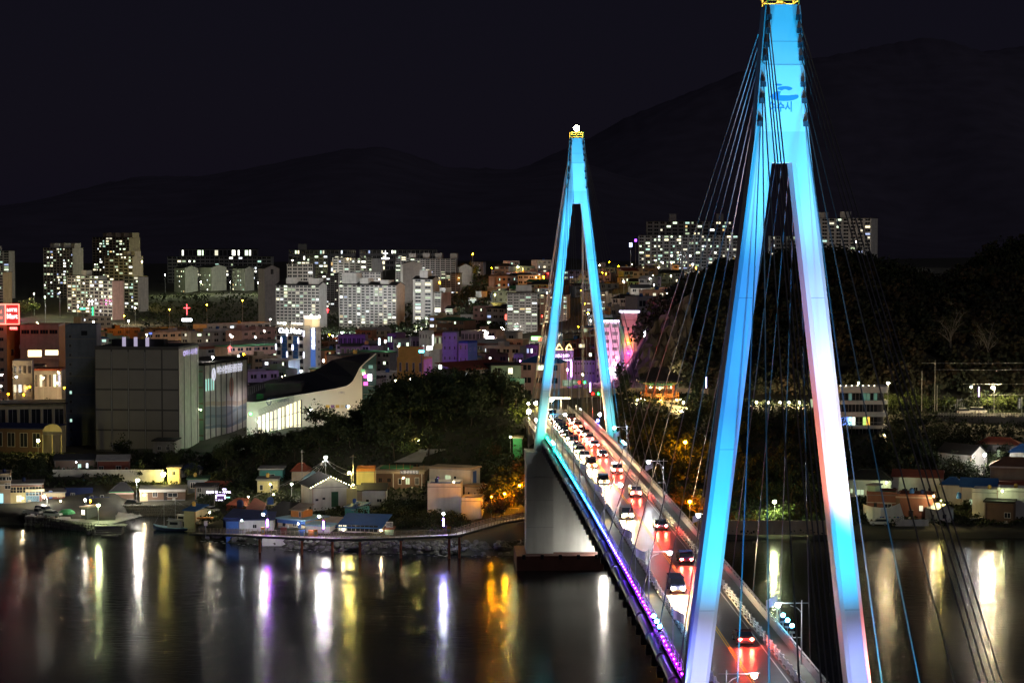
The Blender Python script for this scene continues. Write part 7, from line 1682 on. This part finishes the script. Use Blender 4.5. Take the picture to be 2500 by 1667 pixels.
tag(MB().lathe([(.6, 0), (.65, 1.2), (.3, 1.5)], 8).build('water_tank', M('roofblue'), None, loc=W(2341, 1216, 531)), 'blue water tank beside the white flat-roofed house', 'water tank')
rail('thin rail beside the ramp below the painted wall', [W(2186, 1278, 521), W(2207, 1266, 523)], 1.0, 5, 'midgrey')
# flood lamp that lights the far pier and the water below it
o = lamp('strong floodlight standing on the footing of the far bridge pier', 1474, 1345, 466, 'white', 7500, .5, base=3.2, name='flood_light')
o = lamp('orange floodlight at the left end of the pier footing', 1262, 1352, 470, 'sodium', 2600, .25, base=3.2, name='flood_light')
lamp('floodlight at the foot of the rock face behind the pavilion', 1604, 925, 655, 'warm', 16000, .2, name='ground_lamp')  # hidden lamp added to light the rock face
lamp('floodlight on the retaining wall left of the pavilion', 1522, 944, 640, 'warm', 7000, .2, name='ground_lamp')  # second hidden lamp added for the rock face
# ================================================================== trees, bushes, undergrowth
SIL = [(-60, 1112), (150, 1114), (260, 1095), (400, 1098), (470, 1122), (505, 1100), (560, 1064), (620, 1042), (700, 1050), (740, 1042), (800, 1016), (860, 990), (900, 966), (940, 930), (990, 906), (1060, 898), (1100, 893), (1160, 893), (1230, 903), (1262, 925), (1290, 950),
       (1480, 990), (1530, 966), (1552, 992), (1680, 1000), (1705, 955), (1850, 988), (1960, 992), (2050, 1010), (2170, 1010), (2185, 962), (2270, 965), (2290, 1028), (2540, 1030)]
def grove(spec):
    for kd, label, pts, sc, group in spec:
        for px, Y in pts:
            x = (px - 1250) / F * Y; s = sc * rnd.uniform(.85, 1.2)
            if Y < 665 and kd in ('broad', 'autumn', 'pine') and not label.startswith('orange') and 'skyline' not in label and 'pavilion' != label[-8:] or kd == 'broad' and 'pavilion' in label:
                room = (W(px, itp(SIL, px), Y).z - G(x, Y)) / (9.6 if kd != 'pine' else 10.2)
                s = min(s, room)
                if s < .22: continue
            tree(kd, label, x, Y, s, group)
def scatter(n, pxr, Yr, seed, rmin=4, cond=None):
    r2 = random.Random(seed); out = []; t = 0
    while len(out) < n and t < n * 40:
        t += 1
        px, Y = r2.uniform(*pxr), r2.uniform(*Yr); x = (px - 1250) / F * Y
        if cond and not cond(px, Y): continue
        if not free(x, Y, 2.0): continue
        if any(hypot(x - (a - 1250) / F * b, Y - b) < rmin for a, b in out): continue
        out.append((px, Y))
    return out
# knoll between the market and the bridge: dark broadleaf trees over a few pines
sil = [(560, 1118), (620, 1085), (680, 1052), (740, 1035), (800, 1012), (850, 985), (900, 950), (940, 925), (990, 906), (1060, 898), (1150, 893), (1230, 905), (1290, 940)]
grove([('broad', 'dark broadleaf tree in the unlit wood on the knoll left of the bridge', scatter(62, (930, 1262), (566, 660), 31, 4.2), 1.05, 'dark trees on the knoll'),
       ('broad', 'dark broadleaf tree on the lower slope in front of the mural cold store and market', scatter(44, (500, 930), (578, 640), 32, 4.2, lambda p, y: y > 596 - (p - 500) * .05), .92, 'trees below the market'),
       ('pine', 'dark pine tree standing out on the knoll near the bridge', [(1255, 600), (1225, 588), (1188, 606), (1110, 592), (1060, 610), (1010, 596)], 1.1, 'pines on the knoll'),
       ('autumn', 'reddish-brown tree on top of the knoll', [(1120, 640), (1150, 630), (1090, 648), (1180, 640), (1060, 655), (1205, 628)], 1.15, 'reddish trees on the knoll'),
       ('bush', 'low dark shrub on the bank below the brown restaurant', scatter(34, (940, 1140), (506, 534), 33, 2.4), 1.0, 'shrubs on the bank'),
       ('broad', 'dark tree on the bank between the weathered house and the pier', scatter(12, (1150, 1270), (515, 560), 34, 3.6), .8, 'trees by the pier'),
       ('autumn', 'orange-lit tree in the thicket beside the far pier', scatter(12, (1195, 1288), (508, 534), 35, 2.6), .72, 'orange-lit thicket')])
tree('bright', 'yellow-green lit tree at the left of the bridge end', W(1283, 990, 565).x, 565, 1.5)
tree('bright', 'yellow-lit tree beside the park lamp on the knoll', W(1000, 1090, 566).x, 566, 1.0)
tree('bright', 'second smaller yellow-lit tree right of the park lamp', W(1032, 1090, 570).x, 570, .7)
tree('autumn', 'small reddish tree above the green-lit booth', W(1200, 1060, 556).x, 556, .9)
tree('broad', 'round dark tree in front of the lit market glass front', W(770, 1010, 690).x, 690, 1.0)
tree('broad', 'smaller dark tree right of the round one before the market wall', W(800, 1010, 688).x, 688, .8)
tree('bright', 'bright yellow-green street tree beside the curved market tip', W(928, 925, 712).x, 712, 1.1)
tree('broad', 'dark tree behind the roof of the cold store', W(415, 845, 760).x, 760, 1.1)
tree('bush', 'leafy bush lit pale beside the alley lamp', W(690, 1220, 540).x, 540, 1.3, cat='bush')
tree('bush', 'rounded bush right of the big white house', W(880, 1235, 522).x, 522, 1.2, cat='bush')
tree('bush', 'bush on the slope left of the turquoise hut', W(806, 1252, 518).x, 518, 1.1, cat='bush')
tree('bush', 'bush beside the third lit post on the boardwalk', W(1058, 1292, 497).x, 497, 1.1, cat='bush')
tree('broad', 'dark tree behind the long brown quay house', W(420, 1150, 612).x, 612, .8)
tree('broad', 'dark tree at the foot of the cold store', W(300, 1110, 640).x, 640, .8)
grove([('broad', 'dark tree on the bank behind the left quay houses', scatter(22, (-20, 470), (588, 648), 36, 4.5), .68, 'trees behind the quay houses'),
       ('bright', 'small lit street tree in the busy street below the orange store', [(6, 775), (112, 765), (128, 772), (78, 770)], .8, 'street trees by the orange store'),
       ('broad', 'dark street tree in front of the orange store', [(20, 790), (95, 780), (60, 782), (120, 790)], .8, 'dark street trees by the orange store'),
       ('bright', 'golden lit shrubbery tree left of the stepped flats', [(60, 1690), (75, 1700), (50, 1710)], 2.0, 'lit trees left of the flats')])
tree('bright', 'lit tree on the ridge under the golden lamp', W(1152, 640, 1650).x, 1650, 2.6)
# wooded slope right of the bridge up to the pavilion
grove([('broad', 'dark tree on the slope below the pavilion', scatter(40, (1490, 1720), (560, 614), 41, 4.0), .85, 'trees below the pavilion'),
       ('pine', 'pine tree beside the pavilion', [(1692, 622), (1712, 628), (1530, 622), (1515, 630)], .95, 'pines by the pavilion'),
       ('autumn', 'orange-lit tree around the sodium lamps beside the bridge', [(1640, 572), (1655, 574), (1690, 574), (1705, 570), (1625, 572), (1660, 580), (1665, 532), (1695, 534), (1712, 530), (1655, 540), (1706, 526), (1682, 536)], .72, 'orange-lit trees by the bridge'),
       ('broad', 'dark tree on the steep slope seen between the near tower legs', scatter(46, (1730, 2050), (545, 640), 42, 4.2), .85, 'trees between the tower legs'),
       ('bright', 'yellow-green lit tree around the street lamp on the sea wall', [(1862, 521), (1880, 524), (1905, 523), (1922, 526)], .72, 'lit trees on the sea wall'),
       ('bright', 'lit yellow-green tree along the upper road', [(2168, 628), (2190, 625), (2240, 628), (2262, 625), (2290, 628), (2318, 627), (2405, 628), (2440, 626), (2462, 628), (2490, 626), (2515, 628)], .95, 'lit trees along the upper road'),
       ('broad', 'dark tree on the terraces between the villa and the village', scatter(40, (2175, 2500), (560, 606), 43, 4.2), .7, 'trees above the village'),
       ('bush', 'garden bush among the houses of the right village', scatter(18, (2060, 2500), (528, 566), 44, 3), 1.0, 'bushes in the right village')])
tree('broad', 'round dark tree by the violet post on the upper road', W(2372, 990, 622).x, 622, .8)
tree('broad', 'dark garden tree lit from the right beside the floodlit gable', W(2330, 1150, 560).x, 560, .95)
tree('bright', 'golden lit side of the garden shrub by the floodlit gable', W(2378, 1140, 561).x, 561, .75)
tree('pine', 'small sculpted pine in front of the long dark-fronted house', W(2428, 1160, 552).x, 552, .5)
tree('bright', 'glowing yellow-green bush beside the little white hut', W(2297, 1232, 529).x, 529, .62, cat='bush')
tree('bare', 'tall bare tree with a pale trunk on the dark hillside, left one', W(2320, 800, 690).x, 690, 1.6)
tree('bare', 'tall bare tree with a pale trunk on the dark hillside, right one', W(2412, 850, 680).x, 680, 1.35)
tree('bare', 'thin bare tree just left of the right pale one', W(2396, 855, 682).x, 682, .95)
# trees one can tell apart on the skyline of the right hill
grove([('broad', 'dark tree on the skyline of the right-hand hill', [(p, lerp(742, 770, (i * 7 % 10) / 10)) for i, p in enumerate(range(1640, 2540, 17))], .9, 'skyline trees of the right hill')])
# the hill wood itself: nobody could count it
def wood():
    r2 = random.Random(77); b = MB(); vs = []; fs = []; ms = []
    for _ in range(1500):
        px = r2.uniform(1545, 2620); Y = r2.uniform(646, 800)
        if px < 1660 and Y > 700 and r2.random() < .6: continue
        if 2290 < px < 2440 and Y < 700 and r2.random() < .5: continue
        if px < 1650 and Y < 712: continue                     # bare rock face
        x = (px - 1250) / F * Y; z = G(x, Y); R_c = r2.uniform(2.2, 4.2); hh = r2.uniform(4, 8.5); mt = r2.choice((0, 0, 1, 2))
        for _ in range(46):
            d = Vector((r2.gauss(0, 1), r2.gauss(0, 1), r2.gauss(0, 1))).normalized() * r2.random() ** .4
            c = Vector((x + d.x * R_c, Y + d.y * R_c, z + hh * .6 + d.z * hh * .45)); s = r2.uniform(.5, 1.0)
            a = Vector((r2.gauss(0, 1), r2.gauss(0, 1), r2.gauss(0, 1))).normalized(); u = a.orthogonal().normalized() * s; v = a.cross(u).normalized() * s * .75
            o = len(vs); vs += [c - u, c - v, c + u, c + v]; fs.append((o, o + 1, o + 2, o + 3)); ms.append(mt)
    b.v = [tuple(v) for v in vs]; b.f = fs; b.m = ms
    kind(tag(b.build('forest', [pm('hill_leaf', (.05, .05, .028), .85, .4, .5), pm('hill_leaf_brown', (.075, .055, .03), .85, .4, .5), pm('hill_leaf_dark', (.035, .045, .025), .85, .4, .5)]), 'dark wood covering the hill right of the bridge', 'wood'), 'stuff')
wood()
def undergrowth():
    r2 = random.Random(78); b = MB()
    zones = [((480, 1290), (520, 640), 5200), ((1490, 2060), (514, 640), 5200), ((2040, 2560), (522, 640), 4200), ((-60, 480), (575, 660), 2200), ((700, 1250), (1080, 1700), 2600), ((330, 680), (1300, 2000), 700)]
    for pr, yr, n in zones:
        for _ in range(n):
            px, Y = r2.uniform(*pr), r2.uniform(*yr); x = (px - 1250) / F * Y
            if not free(x, Y, .5): continue
            z = G(x, Y); k = 1 if Y < 800 else 3
            for _ in range(4): leafquad(b, Vector((x + r2.gauss(0, .7) * k, Y + r2.gauss(0, .7) * k, z + r2.uniform(.1, .9) * k)), r2.uniform(.25, .55) * k, r2, r2.choice((0, 0, 1)))
    kind(tag(b.build('undergrowth', [LEAF[0], LEAF[1]]), 'low shrubs and weeds covering the slopes', 'undergrowth'), 'stuff')
undergrowth()
# rock face of the cliff beside the pink tower block
def cliff():
    r2 = random.Random(9); b = MB(); N, Mv = 26, 14; vs = []
    L0 = [(1470, 1000), (1500, 962), (1520, 930), (1545, 890), (1560, 855), (1580, 815), (1600, 785), (1640, 752), (1690, 715)]
    for j in range(Mv + 1):
        for i in range(N + 1):
            t = i / N; px = lerp(1475, 1690, t); topy = itp(L0, px); s = j / Mv
            Y = lerp(690, 722, s) + r2.uniform(-3.2, 3.2) + 2.5 * sin(i * .9 + j * .5) - 10 * t; py = lerp(985, topy, s) + (r2.uniform(-6, 6) if j < Mv else r2.uniform(-3, 3))
            vs.append(tuple(W(px + r2.uniform(-4, 4), py, Y)))
    n = N + 1; b.add(vs, [(j * n + i, j * n + i + 1, (j + 1) * n + i + 1, (j + 1) * n + i) for j in range(Mv) for i in range(N)])
    o = tag(b.build('cliff', pm('cliff_rock', (.15, .125, .1), .95, .5, .25, bump=.6)), 'bare rock face rising behind the pavilion', 'cliff'); o['kind'] = 'structure'
cliff()
for k, v in LABELS.items():
    n_ = len(__import__('re').findall(r"[A-Za-z0-9][A-Za-z0-9'\u2019-]*", k))
    if n_ > 16 or n_ < 4: print('LABELLEN', n_, k)
    if len(v) > 1 and any('group' not in o for o in v): print('SAMELABEL', len(v), k)
